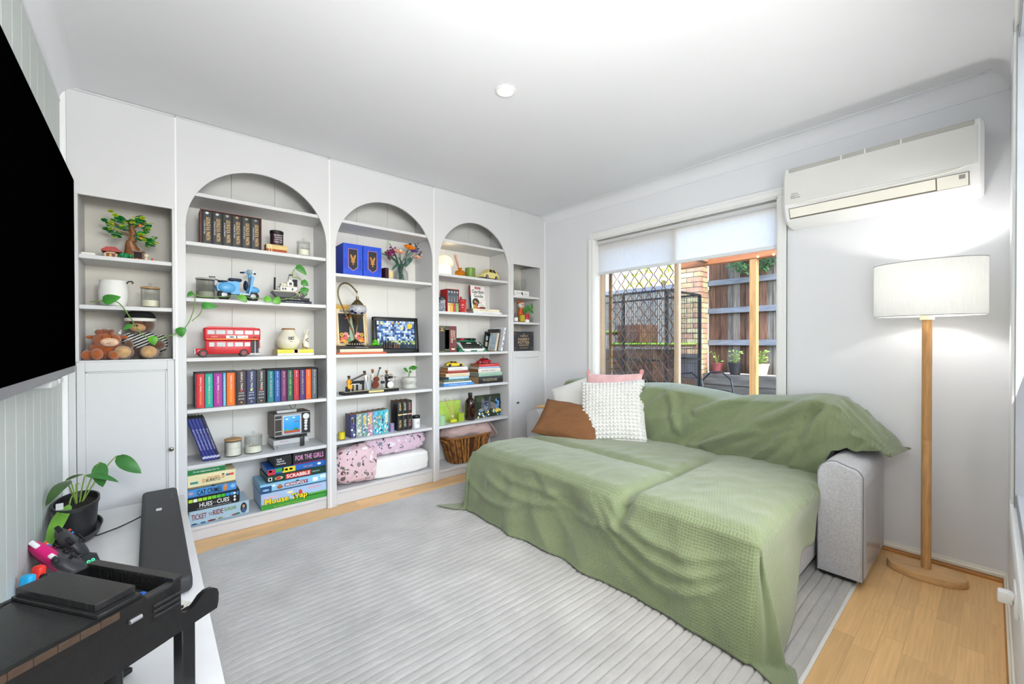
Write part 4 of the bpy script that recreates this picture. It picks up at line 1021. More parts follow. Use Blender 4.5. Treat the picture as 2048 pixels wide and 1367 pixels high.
def gamebox(label,x0,x1,y,d,z0,z1,col,side=None,bands=(),texts=(),dots=(),lidh=.86,group='boxed games on the bottom shelf'):
    t=thing('game_box',label,'board game',((x0+x1)/2,y,z0),group=group); hw=(x1-x0)/2; h=z1-z0
    MB().rbox(-hw,hw,0,d,h*(1-lidh),h,.0012,1).build('lid',M(col,.4,var=.04),t)
    MB().rbox(-hw+.0015,hw-.0015,.0015,d-.0015,0,h*.9,.0012,1).build('tray',M(side or col,.5,var=.05),t)
    for (a,b,c,e,cl) in bands: MB().box(-hw+a*2*hw,-hw+b*2*hw,-.0007,0,c*h,e*h).build('print',M(cl,.45),t)
    _zz[0]=-1
    for (s,xc,zc,w_,hh,c,*bd) in texts: _zz[0]=(_zz[0]+1)%4; text(s,t,w_*2*hw,hh*h,(-hw+xc*2*hw,-.0016-.0004*_zz[0],zc*h),M(c,.45),bold=bd[0] if bd else 0)
    if dots: blobs(t,[(-hw+a*2*hw,b*h,c*2*hw,e*h,cl) for a,b,c,e,cl in dots],-.0008)
    return t
Z1=[2.0005,1.7155,1.3955,1.0525,.7575,.4385,.0825]
# ================================================================== left cabinet
sl=MB().rbox(-.028,.028,-.03,.05,0,.018,.007,3).build('white_receiver',M('#F4F2EA',.35),loc=(.09,.08,1.5855)); tag(sl,'small flat white plastic receiver box at the left of the top shelf','receiver')
# brick-built tree house
tr=thing('model_treehouse','toy-brick tree house with green leaves and a red-roofed hut','toy model',(.245,.11,1.5855))
brw=M('#8A5A34',.4,var=.3,vs=40); brd=M('#6B3F22',.4,var=.25,vs=40)
tk=MB(); 
for k in range(9):
    z0=.012*k; 
    r0=.052-.0042*k; tk.lathe([(r0,z0),(r0*1.03,z0+.0115),(r0*.9,z0+.012)],9,c=(.006*sin(k*.6)+.01,.0,.002))
for k in range(7): tk.lathe([(.020-.0015*k,.108+.016*k),(.019-.0015*k,.124+.016*k)],7,c=(.012+.004*sin(k),0,0))
tk.build('trunk',brw,tr)
for (a,b) in (((.012,0,.16),(-.06,-.01,.19)),((.012,0,.15),(.075,-.01,.13)),((.012,0,.18),(.06,.0,.22)),((.01,0,.14),(-.05,-.02,.15)),((.012,0,.19),(-.02,.02,.23))): MB().cyl(a,b,.006,.004,n=6).build('branch',brd,tr)
def plateleaf(m,p,s,rnd):
    q=Matrix.Translation(p)@Matrix.Rotation(rnd.uniform(-.6,.6),4,'X')@Matrix.Rotation(rnd.uniform(-.6,.6),4,'Y')@Matrix.Rotation(rnd.uniform(0,6),4,'Z')
    for k in range(3): m.box(-s,s,-s*.35,s*.35,0,.003,q@Matrix.Rotation(k*pi/3,4,'Z'))
rnd=random.Random(2)
fg=[MB(),MB(),MB()]
cl=[(-.062,-.01,.20),(-.08,-.01,.165),(-.04,-.02,.225),(-.03,-.02,.175),(-.05,-.02,.14),(.02,-.01,.205),(.055,-.01,.225),(.075,0,.205),(.07,0,.18),(.05,-.02,.142),(.075,-.02,.12),(.088,-.02,.105),(-.015,0,.21),(.035,-.01,.235),(.09,-.02,.12)]
for c in cl:
    for k in range(9): plateleaf(fg[k%3],(c[0]+rnd.gauss(0,.011),c[1]+rnd.gauss(0,.016),c[2]+rnd.gauss(0,.009)),.0125,rnd)
for m,c in zip(fg,('#1F7A3A','#2FA04A','#B4D028')): o=m.build('foliage',M(c,.4),tr); o['kind']='stuff'
MB().ell((.045,-.03,.195),(.009,.009,.008),10,6).build('beehive',M('#E08A1E',.4),tr); MB().ell((.048,-.035,.125),(.007,.007,.007),10,6).build('fruit',M('#E8A01E',.4),tr)
MB().box(-.098,-.045,-.035,.03,0,.032).build('hut_wall',M('#7A2E24',.4),tr)
MB().box(-.097,-.09,-.0365,-.035,0,.034).box(-.055,-.047,-.0365,-.035,0,.034).box(-.097,-.047,-.0365,-.035,.028,.034).build('hut_trim',M('#D8C08A',.4),tr)
MB().prism([(-.108,.036),(-.035,.036),(-.030,.042),(-.055,.062),(-.088,.060),(-.110,.042)],'y',-.045,.035).build('hut_roof',M('#A5261E',.4,var=.2,vs=50),tr)
MB().box(-.078,-.069,-.0363,-.035,.004,.024).build('hut_window',M('#E3B84A',.4),tr)
MB().box(.02,.052,-.058,-.05,0,.042).build('doorway',M('#1C1410',.7),tr); MB().box(.052,.062,-.062,-.048,0,.048).box(.010,.066,-.062,-.046,.044,.052).build('door_frame',brd,tr)
bsh=MB()
for k in range(14): bsh.ell((-.02+rnd.uniform(-.028,.028),-.055+rnd.uniform(-.012,.012),.010+rnd.uniform(0,.014)),.010,8,5)
bsh.build('bush',M('#1E8A54',.4),tr)
MB().box(.066,.074,-.05,-.042,0,.025).box(.062,.078,-.054,-.038,.024,.036).build('signpost',M('#D8C9A0',.4),tr); MB().cyl((.094,-.045,0),(.094,-.045,.02),.004,n=8).build('lantern',M('#E0502A',.4),tr)
MB().cyl((.03,-.068,0),(.03,-.068,.008),.008,n=8).cyl((.045,-.066,0),(.045,-.066,.007),.006,n=8).build('honey_pot',M('#E0762A',.4),tr)
# ceramic pot with hook, candle jar
cp=thing('ceramic_pot','white dimpled ceramic pot with a dark metal hook on its rim','pot',(.182,.095,1.3315))
prf=[(.040,0),(.050,.006),(.059,.04),(.061,.075),(.057,.115),(.055,.132),(.057,.138),(.053,.138),(.050,.12),(.001,.118)]
MB().lathe(prf,40).build('pot_body',M('#F0EEEA',.45,bump=.7,bs=150),cp)
MB().tube([(.050,-.02,.125),(.060,-.024,.137),(.074,-.028,.138),(.078,-.030,.131),(.072,-.030,.126)],.0035,6).build('hook',M('#4A4A3C',.4,metal=.6),cp)
candle('clear glass candle jar with a wooden lid beside the ceramic pot',.330,.08,1.3315,.041,.105,.042,'#F0EBD4',lid='#B8925E')
# plush toys
def plush(col,bump=.9,bs=260,var=.2): return M(col,.95,var=var,vs=50,bump=bump,bs=bs,sheen=.6)
cw_=thing('plush_highland_cow','small orange plush highland cow with pale horns and muzzle','soft toy',(.148,.075,1.0505),(0,0,-.15)); of=plush('#A9551B')
MB().ell((0,.02,.055),(.070,.058,.056),20,12).ell((.012,-.02,.105),(.056,.045,.042),20,12).ell((-.062,-.02,.025),(.026,.030,.026),14,8).ell((.045,-.045,.024),(.026,.032,.024),14,8).ell((-.02,-.05,.030),(.024,.028,.030),14,8).build('body',of,cw_)
MB().ell((.030,-.060,.092),(.036,.018,.022),16,10).build('muzzle',plush('#E6BE9E',.3),cw_)
hr=MB()
for k in range(26): a=random.Random(k); hr.ell((.005+a.uniform(-.035,.03),-.035+a.uniform(-.02,.02),.140+a.uniform(-.006,.010)),(.010,.010,.012),7,5)
hr.build('fringe',plush('#8A4014'),cw_)
for s_ in (-1,1): MB().ell((.012+s_*.062,-.015,.118),(.022,.009,.010),10,6).build('ear',of,cw_); MB().cyl((.012+s_*.045,-.005,.136),(.012+s_*.052,-.005,.158),.006,.003,n=8).build('horn',plush('#F0E6DC',.2),cw_)
for s_ in (-1,1): MB().ell((.020+s_*.018,-.0605,.116),(.0035,.003,.004),8,5).build('eye',BLK,cw_)
MB().tube([(.022,-.0775,.088),(.030,-.0785,.084),(.038,-.0765,.088)],.0012,4).build('mouth',BLK,cw_)
be=thing('plush_bear','brown plush bear in a black beanie and striped black and white top','soft toy',(.300,.095,1.0505),(0,0,-.08)); bf=plush('#5E3C24')
MB().ell((0,.01,.075),(.062,.055,.078),20,12).ell((-.012,-.005,.190),(.062,.050,.055),22,14).build('body',bf,be)
def stripes():
    m=bpy.data.materials.new('striped_jersey'); m.use_nodes=True; n=m.node_tree.nodes;L=m.node_tree.links;b=n['Principled BSDF']; b.inputs['Roughness'].default_value=.95
    tc=n.new('ShaderNodeTexCoord'); wv=n.new('ShaderNodeTexWave'); wv.bands_direction='Z'; wv.inputs['Scale'].default_value=22; wv.inputs['Distortion'].default_value=1.0; wv.inputs['Detail Scale'].default_value=.6
    mp=n.new('ShaderNodeMapping'); mp.inputs['Rotation'].default_value=(0,.5,0); L.new(tc.outputs['Object'],mp.inputs[0]); L.new(mp.outputs[0],wv.inputs['Vector'])
    cr=n.new('ShaderNodeValToRGB'); cr.color_ramp.interpolation='CONSTANT'; cr.color_ramp.elements[0].color=(.012,.012,.014,1); cr.color_ramp.elements[1].position=.5; cr.color_ramp.elements[1].color=(.72,.70,.66,1)
    L.new(wv.outputs['Fac'],cr.inputs[0]); L.new(cr.outputs[0],b.inputs['Base Color']); return m
MB().ell((0,.008,.092),(.068,.060,.062),22,12).ell((.075,.0,.085),(.030,.034,.050),14,9,Matrix.Translation((0,0,0))).ell((-.058,-.01,.105),(.030,.034,.038),14,9).build('striped_top',stripes(),be)
MB().ell((.062,-.055,.075),(.036,.036,.030),14,9).ell((-.055,-.055,.075),(.020,.026,.030),14,9).build('arm',bf,be)
for s_ in (-1,1): 
    MB().ell((-.012+s_*.052-.01,-.07,.038),(.042,.035,.037),18,12).build('leg',plush('#6B4A30'),be); MB().ell((-.012+s_*.052-.01,-.088,.040),(.034,.022,.031),18,12).build('paw_pad',plush('#C29A6A',.3),be)
MB().ell((-.020,-.048,.170),(.034,.028,.022),16,10).build('muzzle',plush('#B98A5C',.3),be); MB().ell((-.024,-.074,.180),(.009,.006,.006),10,6).build('nose',BLK,be)
MB().lathe([(.062,.208),(.066,.216),(.064,.236),(.050,.254),(.025,.264),(.001,.267)],24,c=(-.012,-.004,0),sy=.85).build('beanie',M('#17171A',.9),be); MB().lathe([(.058,.205),(.067,.206),(.068,.222),(.062,.224)],24,c=(-.012,-.004,0),sy=.86).build('beanie_band',M('#E8E6DE',.9),be)
for s_ in (-1,1): MB().ell((-.018+s_*.026,-.050,.196),(.0055,.004,.0065),8,6).build('eye',M('#0D0D0D',.2),be)
# trailing vine across cabinet and bookcase
vn=thing('trailing_vine','heart-leaved vine trailing from the cabinet across to the bookcase shelf','plant',(.16,-.02,1.33))
vo=(.16,-.02,1.33)
def vl(p): return w2l(p,vo)
def sm(pts,n=5):
    out=[]; P=[Vector(p) for p in pts]
    for i in range(len(P)-1):
        a=P[max(0,i-1)];b=P[i];c=P[i+1];d=P[min(len(P)-1,i+2)]
        for k in range(n):
            t=k/n; out.append(.5*((2*b)+(c-a)*t+(2*a-5*b+4*c-d)*t*t+(-a+3*b-3*c+d)*t**3))
    out.append(P[-1]); return out
V1=[(.10,-.015,1.345),(.15,-.03,1.352),(.205,-.04,1.345),(.25,-.045,1.27),(.29,-.05,1.19),(.345,-.055,1.155),(.40,-.05,1.175),(.455,-.045,1.20),(.49,-.04,1.25),(.515,-.035,1.33),(.52,-.03,1.40),(.505,-.02,1.43),(.52,0,1.415),(.56,.01,1.405),(.64,.01,1.41),(.72,.005,1.42),(.80,.005,1.415),(.88,.0,1.41),(.93,0,1.41),(1.0,.005,1.42),(1.06,.01,1.45),(1.10,.012,1.50),(1.075,.012,1.56),(1.03,.012,1.565),(1.035,.012,1.60),(1.06,.012,1.64)]
MB().tube([vl(p) for p in sm(V1)],.0026,6).build('stem',M('#6E9440',.5),vn)
MB().tube([vl(p) for p in sm([(.505,-.04,1.26),(.54,-.045,1.30),(.555,-.045,1.345)])],.0022,6).build('stem',M('#6E9440',.5),vn)
lm=M('#3F8A33',.38,var=.3,vs=20); lm2=M('#5FA832',.38,var=.25,vs=20)
for b,t,wd,mt in (((.145,-.03,1.35),(.215,-.045,1.375),.052,lm),((.255,-.045,1.235),(.225,-.05,1.205),.024,lm),((.335,-.055,1.175),(.345,-.06,1.125),.042,lm2),((.455,-.047,1.225),(.460,-.05,1.17),.048,lm),((.51,-.022,1.425),(.485,-.03,1.395),.025,lm),((.545,-.045,1.350),(.625,-.05,1.345),.042,lm),
    ((.735,.0,1.425),(.775,-.01,1.385),.038,lm2),((.865,-.004,1.418),(.91,-.012,1.398),.042,lm2),((.92,-.008,1.42),(.955,-.012,1.385),.052,lm2),((1.105,.008,1.505),(1.10,.0,1.45),.050,lm),((1.085,.008,1.545),(1.125,.0,1.515),.045,lm),((1.055,.01,1.645),(1.115,.0,1.585),.045,lm)):
    leaf(vl(b),vl(t),wd,(-.2,-.93,.25),.06,blunt=.6).build('leaf',mt,vn,ang=60)

# ================================================================== bookcase bay 1
z=Z1[1]
sc=thing('book_slipcase','dark orange-edged slipcase holding six black paperbacks','slipcase',(.705,.018,z)); cs=M('#6B2F18',.45,var=.2,vs=30)
MB().box(-.154,-.1485,.0,.125,0,.198).build('side',cs,sc); MB().box(.1485,.154,.0,.125,0,.198).build('side',cs,sc); MB().box(-.154,.154,.0,.125,.1945,.198).build('roof',cs,sc); MB().box(-.154,.154,.121,.125,0,.1945).build('spine',cs,sc)
tt=['A Clash of Kings','A Storm of Swords','A Storm of Swords','A Feast for Crows','A Dance with Dragons','A Dance with Dragons']; em=['#D8DCE0','#BFC3C8','#A9A49A','#B98A5C','#8FA06A','#8A8F96']
for k in range(6):
    b=book('%s from the left of six matching black paperbacks in the slipcase'%ORD[k],.705-.1225+.049*k,.0475,z+.001,.190,.115,.02,'#262628','black fantasy paperbacks',texts=[('GEORGE R.R. MARTIN',.46,.70,.40,'#E9C27C',.10),(tt[k],.50,.42,.17,'#E8E8E8',-.26)])
    blobs(b,[(0,.178,.008,.007,em[k])],-.0006)
flat('dark red-brown cloth book under the cream one on the upper shelf',.888,1.006,z,.022,.085,.04,'#A5491F','small books under the dark candle tin',bands=[(.12,.16,'#E8C878'),(.24,.28,'#E8C878')])
flat('cream gilt-edged small book directly under the dark candle tin',.888,1.008,z+.0225,.030,.085,.04,'#D9BE7E','small books under the dark candle tin',bands=[(.1,.13,'#F3E7C2'),(.2,.23,'#F3E7C2')])
ct=thing('candle_tin','black candle tin with white lettered label on two stacked books','candle',(.955,.080,z+.053))
MB().lathe([(.036,0),(.038,.002),(.038,.074),(.036,.076),(.001,.076)],28).build('tin',M('#3A2530',.4),ct); MB().lathe([(.0385,.076),(.040,.077),(.040,.092),(.037,.095),(.001,.095)],28).build('lid',BLK,ct)
for k,s in enumerate(('BURN','YOUR FEARS','LIGHT THE','NIGHT UP')): text(s,ct,.044,.0095,(0,-.0395,.062-.0145*k),M('#E4DEDC',.5))
candle('glass candle jar with etched band at the right of the upper shelf',1.112,.065,z,.041,.092,.045,lid='glass',lab=('BERRY GRACE',.050,'#55554F'))
z=Z1[2]
candle('wide smoky grey lidded candle jar left of the scooter',.577,.075,z,.046,.115,.045,'#DDE2D2',gl='#E6E6E3',lid='#BDBBB4',knob=False,lab=('BERRY GRACE',.058,'#4A4A46'))
# scooter
so=thing('model_scooter','sky blue model motor scooter with dark seats','toy model',(.742,.085,z),(0,0,.12)); bl=M('#5FA8DC',.32,var=.05); nv=M('#1E2A44',.45); gr=M('#9A9C9E',.35,metal=.4); ty=M('#2A2A2C',.7)
for x,yy in ((-.075,0),(.078,-.004)): 
    MB().lathe([(.014,-.012),(.028,-.012),(.034,-.007),(.034,.007),(.028,.012),(.014,.012)],22,mtx=Matrix.Translation((x,yy,.034))@Matrix.Rotation(pi/2,4,'X')).build('tyre',ty,so)
    MB().lathe([(.004,-.013),(.014,-.0125),(.015,.0125),(.004,.013)],16,mtx=Matrix.Translation((x,yy,.034))@Matrix.Rotation(pi/2,4,'X')).build('hub',gr,so)
MB().prism([(-.112,.055),(-.118,.085),(-.10,.103),(-.06,.112),(-.02,.120),(.006,.116),(.0,.085),(.004,.056),(.044,.050),(.052,.040),(-.04,.040),(-.05,.052)],'y',-.022,.022).build('rear_body',bl,so)
for s_ in (-1,1): MB().ell((-.064,s_*.022,.077),(.045,.018,.032),20,12).build('side_cowl',bl,so)
MB().prism([(.048,.045),(.056,.044),(.072,.10),(.080,.150),(.072,.160),(.064,.158),(.060,.110)],'y',-.034,.034).build('leg_shield',bl,so)
MB().prism([(.0,.038),(.056,.038),(.056,.046),(.0,.046)],'y',-.030,.030).build('floorboard',gr,so)
MB().ell((.080,0,.075),(.038,.022,.024),18,10).build('front_fender',bl,so)
MB().cyl((.066,0,.150),(.060,0,.176),.011,.009,n=12).build('steering_neck',bl,so); MB().ell((.062,-.002,.186),(.019,.018,.017),16,10).build('headlight_pod',M('#9CB4C2',.35),so); MB().cyl((.074,-.012,.186),(.082,-.014,.186),.012,n=16).build('headlight',M('#E8ECEE',.15),so)
MB().tube([(.058,-.012,.184),(.035,-.045,.178),(.012,-.062,.172)],[.007,.005,.0045],8).tube([(.064,.012,.186),(.085,.045,.189),(.10,.06,.190)],[.007,.005,.0045],8).build('handlebar',M('#8FB6CE',.35),so)
MB().cyl((.014,-.061,.172),(-.006,-.074,.168),.0055,n=10).cyl((.10,.06,.190),(.115,.072,.190),.0055,n=10).build('grip',nv,so)
MB().rbox(-.052,.018,-.020,.020,.120,.138,.008,3).build('seat',nv,so); MB().rbox(-.105,-.055,-.018,.018,.108,.120,.006,3).build('seat',nv,so)
MB().ell((.040,0,.100),(.012,.026,.032),14,10).build('spare_wheel_cover',nv,so); MB().tube([(-.10,0,.118),(-.145,0,.128),(-.150,0,.136),(-.118,0,.136)],.003,6).build('luggage_rack',nv,so); MB().cyl((.010,-.03,.004),(.012,-.01,.040),.003,n=6).build('kick_stand',nv,so)
# boat on two dark books
flat('black book with pale title directly under the toy steamboat',.955,1.140,z+.0185,.020,.12,.03,'#1F2226','black books under the steamboat',pages='#5A5A58',texts=[('GUNS GERMS AND STEEL',.45,.5,.4,'#D8D6C8')])
flat('navy book at the bottom of the pair under the toy steamboat',.965,1.152,z,.018,.12,.025,'#262A3A','black books under the steamboat',pages='#5A5A58',texts=[('THE HISTORY OF THE WORLD',.45,.6,.4,'#AEB4C4')])
bt=thing('model_steamboat','black and white toy-brick steamboat with tall funnel','toy model',(1.032,.095,z+.039)); bk_=M('#1B1B1D',.35); wh=M('#EDEBE2',.4); tn=M('#CFC9B4',.4)
MB().prism([(-.075,0),(.075,0),(.105,.030),(.098,.036),(-.100,.040),(-.108,.034)],'y',-.036,.036).build('hull',bk_,bt); MB().rbox(-.102,.098,-.038,.038,.036,.044,.002,1).build('deck',tn,bt)
MB().rbox(-.06,.045,-.030,.030,.044,.072,.002,1).build('lower_cabin',wh,bt); MB().rbox(-.065,.05,-.033,.033,.072,.076,.001,1).build('cabin_roof',tn,bt); MB().rbox(-.018,.020,-.024,.024,.076,.108,.002,1).build('wheelhouse',wh,bt); MB().rbox(-.055,-.02,-.024,.024,.076,.094,.002,1).build('upper_cabin',tn,bt); MB().rbox(-.008,.012,-.014,.014,.108,.124,.002,1).build('pilot_box',wh,bt)
for x in (-.045,-.030,.012): MB().box(x-.005,x+.005,-.0308,-.030,.050,.064).build('window',bk_,bt)
MB().box(-.006,.010,-.0248,-.024,.084,.102).build('window',bk_,bt)
for x in (.028,.040): MB().cyl((x,0,.076),(x,0,.126),.009,n=12).build('funnel',bk_,bt)
MB().cyl((-.088,0,.044),(-.086,0,.130),.006,n=8).build('derrick',bk_,bt); MB().cyl((-.008,0,.124),(.0,0,.158),.002,n=6).box(.0,.022,-.0008,.0008,.150,.160).build('flag',bk_,bt)
for k in range(8):
    a=k*pi/4; MB().box(-.004,.004,-.040,-.036,0,.024,Matrix.Translation((.052,0,.036))@Matrix.Rotation(a,4,'Y')).build('paddle',tn,bt)
for x in (-.07,-.055): MB().ell((x,-.02,.056),(.008,.008,.012),8,6).build('barrel',M('#B9B9B4',.4),bt)
z=Z1[3]
# double-decker bus
bu=thing('model_bus','red toy-brick double-decker bus','toy model',(.690,.085,z),(0,0,.0)); red=M('#C8242B',.3,var=.05); sil=M('#8E9094',.35,metal=.4); win=M('#C9CDD0',.15,var=.1,vs=60)
hw=.040
MB().rbox(-.125,.165,-hw,hw,.098,.176,.010,3).build('upper_deck',red,bu); MB().prism([(-.118,.172),(-.10,.184),(.135,.180),(.158,.170)],'y',-hw+.004,hw-.004).build('roof',red,bu)
MB().rbox(-.118,.112,-hw,hw,.018,.098,.004,2).build('lower_deck',red,bu); MB().rbox(-.165,-.115,-hw+.004,hw-.02,.018,.052,.008,3).build('bonnet',red,bu); MB().box(.112,.162,hw-.004,hw,.02,.098).box(.155,.162,-hw,hw,.05,.098).build('rear_panel',red,bu)
MB().box(.105,.166,-hw,hw,.012,.02).build('platform',sil,bu); MB().cyl((.135,-hw+.004,.02),(.135,-hw+.004,.098),.002,n=6).build('grab_pole',WHT,bu); MB().box(.112,.155,-hw+.012,hw-.004,.02,.096).build('stairwell',M('#3A3C40',.6),bu)
for k,(a,b) in enumerate(((-.108,-.073),(-.066,-.020),(-.012,.018),(.028,.072),(.080,.122),(.130,.158))): MB().rbox(a,b,-hw-.0012,-hw+.001,.136,.160,.002,1).build('window',win,bu)
for (a,b) in ((-.100,-.074),(-.062,-.020),(-.010,.020),(.028,.070),(.078,.108)): MB().rbox(a,b,-hw-.0012,-hw+.001,.062,.088,.002,1).build('window',win,bu)
MB().box(-.112,.150,-hw-.001,-hw,.1045,.109).build('stripe',M('#E8B02A',.4),bu)
ad=MB().box(-.016,.096,-hw-.0018,-hw,.112,.129).build('advert_panel',M('#EEF0EE',.4),bu); MB().box(.035,.040,-hw-.0022,-hw-.0018,.112,.129).build('print',BLK,ad); blobs(ad,[(.012,.120,.013,.005,'#5A6472')],-hw-.0018); text('Candy',ad,.022,.008,(.055,-hw-.003,.122),M('#2A3A4A',.5)); blobs(ad,[(.083,.118,.010,.003,'#B8A06A')],-hw-.0018)
text('LONDON',bu,.030,.006,(-.075,-hw-.0015,.121),M('#F0D8D0',.4)); MB().box(.122,.142,-hw-.0015,-hw,.115,.121).build('number_plate',BLK,bu)
for x in (-.128,.075): 
    MB().lathe([(.009,-.010),(.021,-.010),(.023,-.006),(.023,.006),(.021,.010),(.009,.010)],22,mtx=Matrix.Translation((x,-hw+.006,.023))@Matrix.Rotation(pi/2,4,'X')).lathe([(.009,-.010),(.021,-.010),(.023,-.006),(.023,.006),(.021,.010),(.009,.010)],22,mtx=Matrix.Translation((x,hw-.006,.023))@Matrix.Rotation(pi/2,4,'X')).build('tyre',BLK,bu)
    MB().lathe([(.003,-.0105),(.013,-.0105),(.013,.0105),(.003,.0105)],16,mtx=Matrix.Translation((x,-hw+.006,.023))@Matrix.Rotation(pi/2,4,'X')).build('hub',M('#8E1A20',.35),bu)
MB().box(-.170,-.163,-hw+.006,hw-.02,.022,.040).build('bumper',sil,bu); MB().ell((-.166,-hw+.012,.044),(.005,.005,.005),8,6).build('headlight',WHT,bu)
# vase on books, cat figurine
flat('white book with faint print at the bottom under the round vase',.952,1.172,z,.016,.16,.055,'#EDE9E2','books under the round vase',texts=[('gentle days and quiet ways',.4,.5,.4,'#A8863A')])
flat('bright yellow book with pink ring, directly under the round vase',.950,1.168,z+.0165,.023,.16,.050,'#E8E04A','books under the round vase',texts=[('LITTLE BOOK OF JOY',.25,.32,.35,'#9A8A2A')],bands=[(.43,.58,'#F0C0C8'),(.46,.55,'#E8E04A')])
va=thing('round_vase','cream round-bellied stoneware vase with cork lid and black drawing','vase',(1.030,.12,z+.0405))
MB().lathe([(.040,0),(.055,.008),(.072,.038),(.075,.060),(.066,.085),(.046,.110),(.040,.122),(.043,.130),(.038,.131),(.001,.131)],36).build('body',M('#E4DFCB',.3,var=.08),va); MB().cyl((0,0,.1312),(0,0,.140),.039,n=24).build('cork_lid',M('#9A6A3C',.8),va)
blobs(va,[(.0,.074,.004,.012,'#3A3A38'),(.010,.080,.010,.003,'#3A3A38',.5),(-.010,.078,.010,.003,'#3A3A38',-.5),(.006,.066,.009,.0025,'#3A3A38',-.3),(-.008,.064,.009,.0025,'#3A3A38',.4),(0,.052,.010,.002,'#3A3A38'),(.014,.070,.005,.003,'#3A3A38'),(-.014,.070,.005,.003,'#3A3A38')],-.0755)
ca=thing('cat_figurine','tall white ceramic cat figurine beside the round vase','figurine',(1.136,.105,z+.0405)); cm=M('#E9E2D2',.3,var=.06)
MB().lathe([(.021,0),(.026,.01),(.024,.04),(.016,.085),(.012,.098),(.001,.104)],18).ell((0,-.004,.112),(.018,.016,.015),16,10).build('body',cm,ca)
for s_ in (-1,1): MB().cyl((s_*.011,-.002,.120),(s_*.014,-.002,.138),.007,.001,n=8).build('ear',cm,ca); MB().ell((s_*.007,-.019,.114),(.0025,.002,.003),8,5).build('eye',BLK,ca)
MB().tube([(.02,-.01,.008),(-.006,-.028,.008),(-.024,-.018,.016),(-.024,-.010,.038)],.005,8).build('tail',M('#8A6A44',.4),ca); blobs(ca,[(.002,.07,.010,.003,'#3A3A3A',.4),(-.004,.06,.008,.003,'#3A3A3A',-.3),(.006,.052,.006,.003,'#4A4A4A')],-.026)
z=Z1[4]
# shelf E: boxed sets of spines
def case(label,x0,x1,y,d,z,h,col,t=.004):
    c=thing('book_slipcase',label,'slipcase',((x0+x1)/2,y,z)); m=M(col,.5,var=.08); hw=(x1-x0)/2
    MB().box(-hw,-hw+t,0,d,0,h).build('side',m,c); MB().box(hw-t,hw,0,d,0,h).build('side',m,c); MB().box(-hw,hw,0,d,h-t,h).build('roof',m,c); MB().box(-hw,hw,d-t,d,0,h-t).build('spine',m,c); MB().box(-hw+t,hw-t,.004,d,0,.0016).build('floor_card',m,c); return c
case('grey slipcase around the red to orange paperbacks',.522,.7195,.026,.145,z,.206,'#4A4F54')
xs=[(.527,.566,'#D22A34','A COURT OF THORNS AND ROSES','#F0C060'),(.568,.606,'#12A493','A COURT OF MIST AND FURY','#D8E070'),(.608,.652,'#A02A92','A COURT OF WINGS AND RUIN','#F0A080'),(.654,.670,'#5AB4DC','FROST AND STARLIGHT','#E8E8A0'),(.673,.7150,'#EE6E1A','A COURT OF SILVER FLAMES','#F8D020')]
cn=['red','teal','magenta','thin light blue','orange']
for (a,b,c,s,tc),nm in zip(xs,cn): book('%s fantasy paperback in the grey slipcase'%nm,(a+b)/2,b-a-.001,z+.002,.197,.13,.029,c,'coloured fantasy paperbacks',texts=[('SARAH J. MAAS',.70,.42,.26,'#FFF4E4'),(s,.30,.42,.22,tc)])
for k,(a,c,s,dc,nm) in enumerate(((.722,'#3A2A2C','HOUSE OF EARTH AND BLOOD','#C0304A','dark brown'),(.775,'#27345C','HOUSE OF SKY AND BREATH','#E0E060','navy blue'),(.828,'#33363A','HOUSE OF FLAME AND SHADOW','#E8603A','charcoal grey'))):
    b=book('%s thick hardback, %s of three matching hardbacks with white author names'%(nm,ORD[k]),a+.0255,.050,z,.208,.14,.026,c,'three thick dark hardbacks',texts=[('SARAH J. MAAS',.70,.52,.30,'#EFE3D0')])
    blobs(b,[(0,.088,.006,.007,dc)],-.0006); 
    for q,ww in enumerate(s.split(' OF ')[1].split(' AND ')): text(ww,b,.030,.008,(0,-.0012,.056-.02*q),M('#D8D8D8',.5))
    text('HOUSE',b,.026,.008,(0,-.0012,.072),M('#D8D8D8',.5)); MB().box(-.004,.004,-.0006,0,.012,.020).build('print',GOLD,b)
case('near-black slipcase around eight slim hardbacks',.884,1.192,.022,.15,z,.210,'#26282C',.004)
s3=[('#1E7C80','THE ASSASSIN\'S BLADE','#C8C8C0','teal'),('#2256A0','THRONE OF GLASS','#B8C0B8','blue'),('#6E2A5C','CROWN OF MIDNIGHT','#C890B0','plum'),('#2E5C48','HEIR OF FIRE','#A8D870','dark green'),('#B02A3C','QUEEN OF SHADOWS','#E86A4A','crimson'),('#4A2E68','EMPIRE OF STORMS','#B8B890','violet'),('#EE5A1E','TOWER OF DAWN','#F8B030','bright orange'),('#565C60','KINGDOM OF ASH','#B0C4C8','slate grey')]
for k,(c,s,tc,nm) in enumerate(s3): book('%s slim hardback in the near-black slipcase'%nm,.907+.0372*k,.033,z+.002,.199,.13,.026,c,'eight slim hardbacks',texts=[('SARAH J. MAAS',.86,.20,.22,'#F4E8E0'),(s,.44,.55,.28,tc)])
z=Z1[5]
for k in range(5):
    b=book('%s from the left of five leaning navy hardbacks'%ORD[k],.500+.0205*k+.005,.0185,z+.004,.265,.16,.05,'#232C78' if k<4 else '#1C2040','leaning navy hardbacks',pages='#8A8A80',texts=[('ENCYCLOPAEDIA',.5,.5,.4,'#B8BCE0')],bands=[(.05,.10,'#B8BCD8')])
    b.location.x=.570+.0162*k; b.rotation_euler=(0,-.30,0)
candle('white wax candle jar with a wooden lid, left of two on the lower shelf',.712,.095,z,.046,.098,.088,'#EFECE0',lid='#B8925E',lab=('forest',.055,'#B8B09A'))
candle('clear glass candle jar with glass lid, right of two on the lower shelf',.820,.10,z,.050,.105,.048,lid='glass',lab=('BERRY GRACE',.052,'#33332F'))
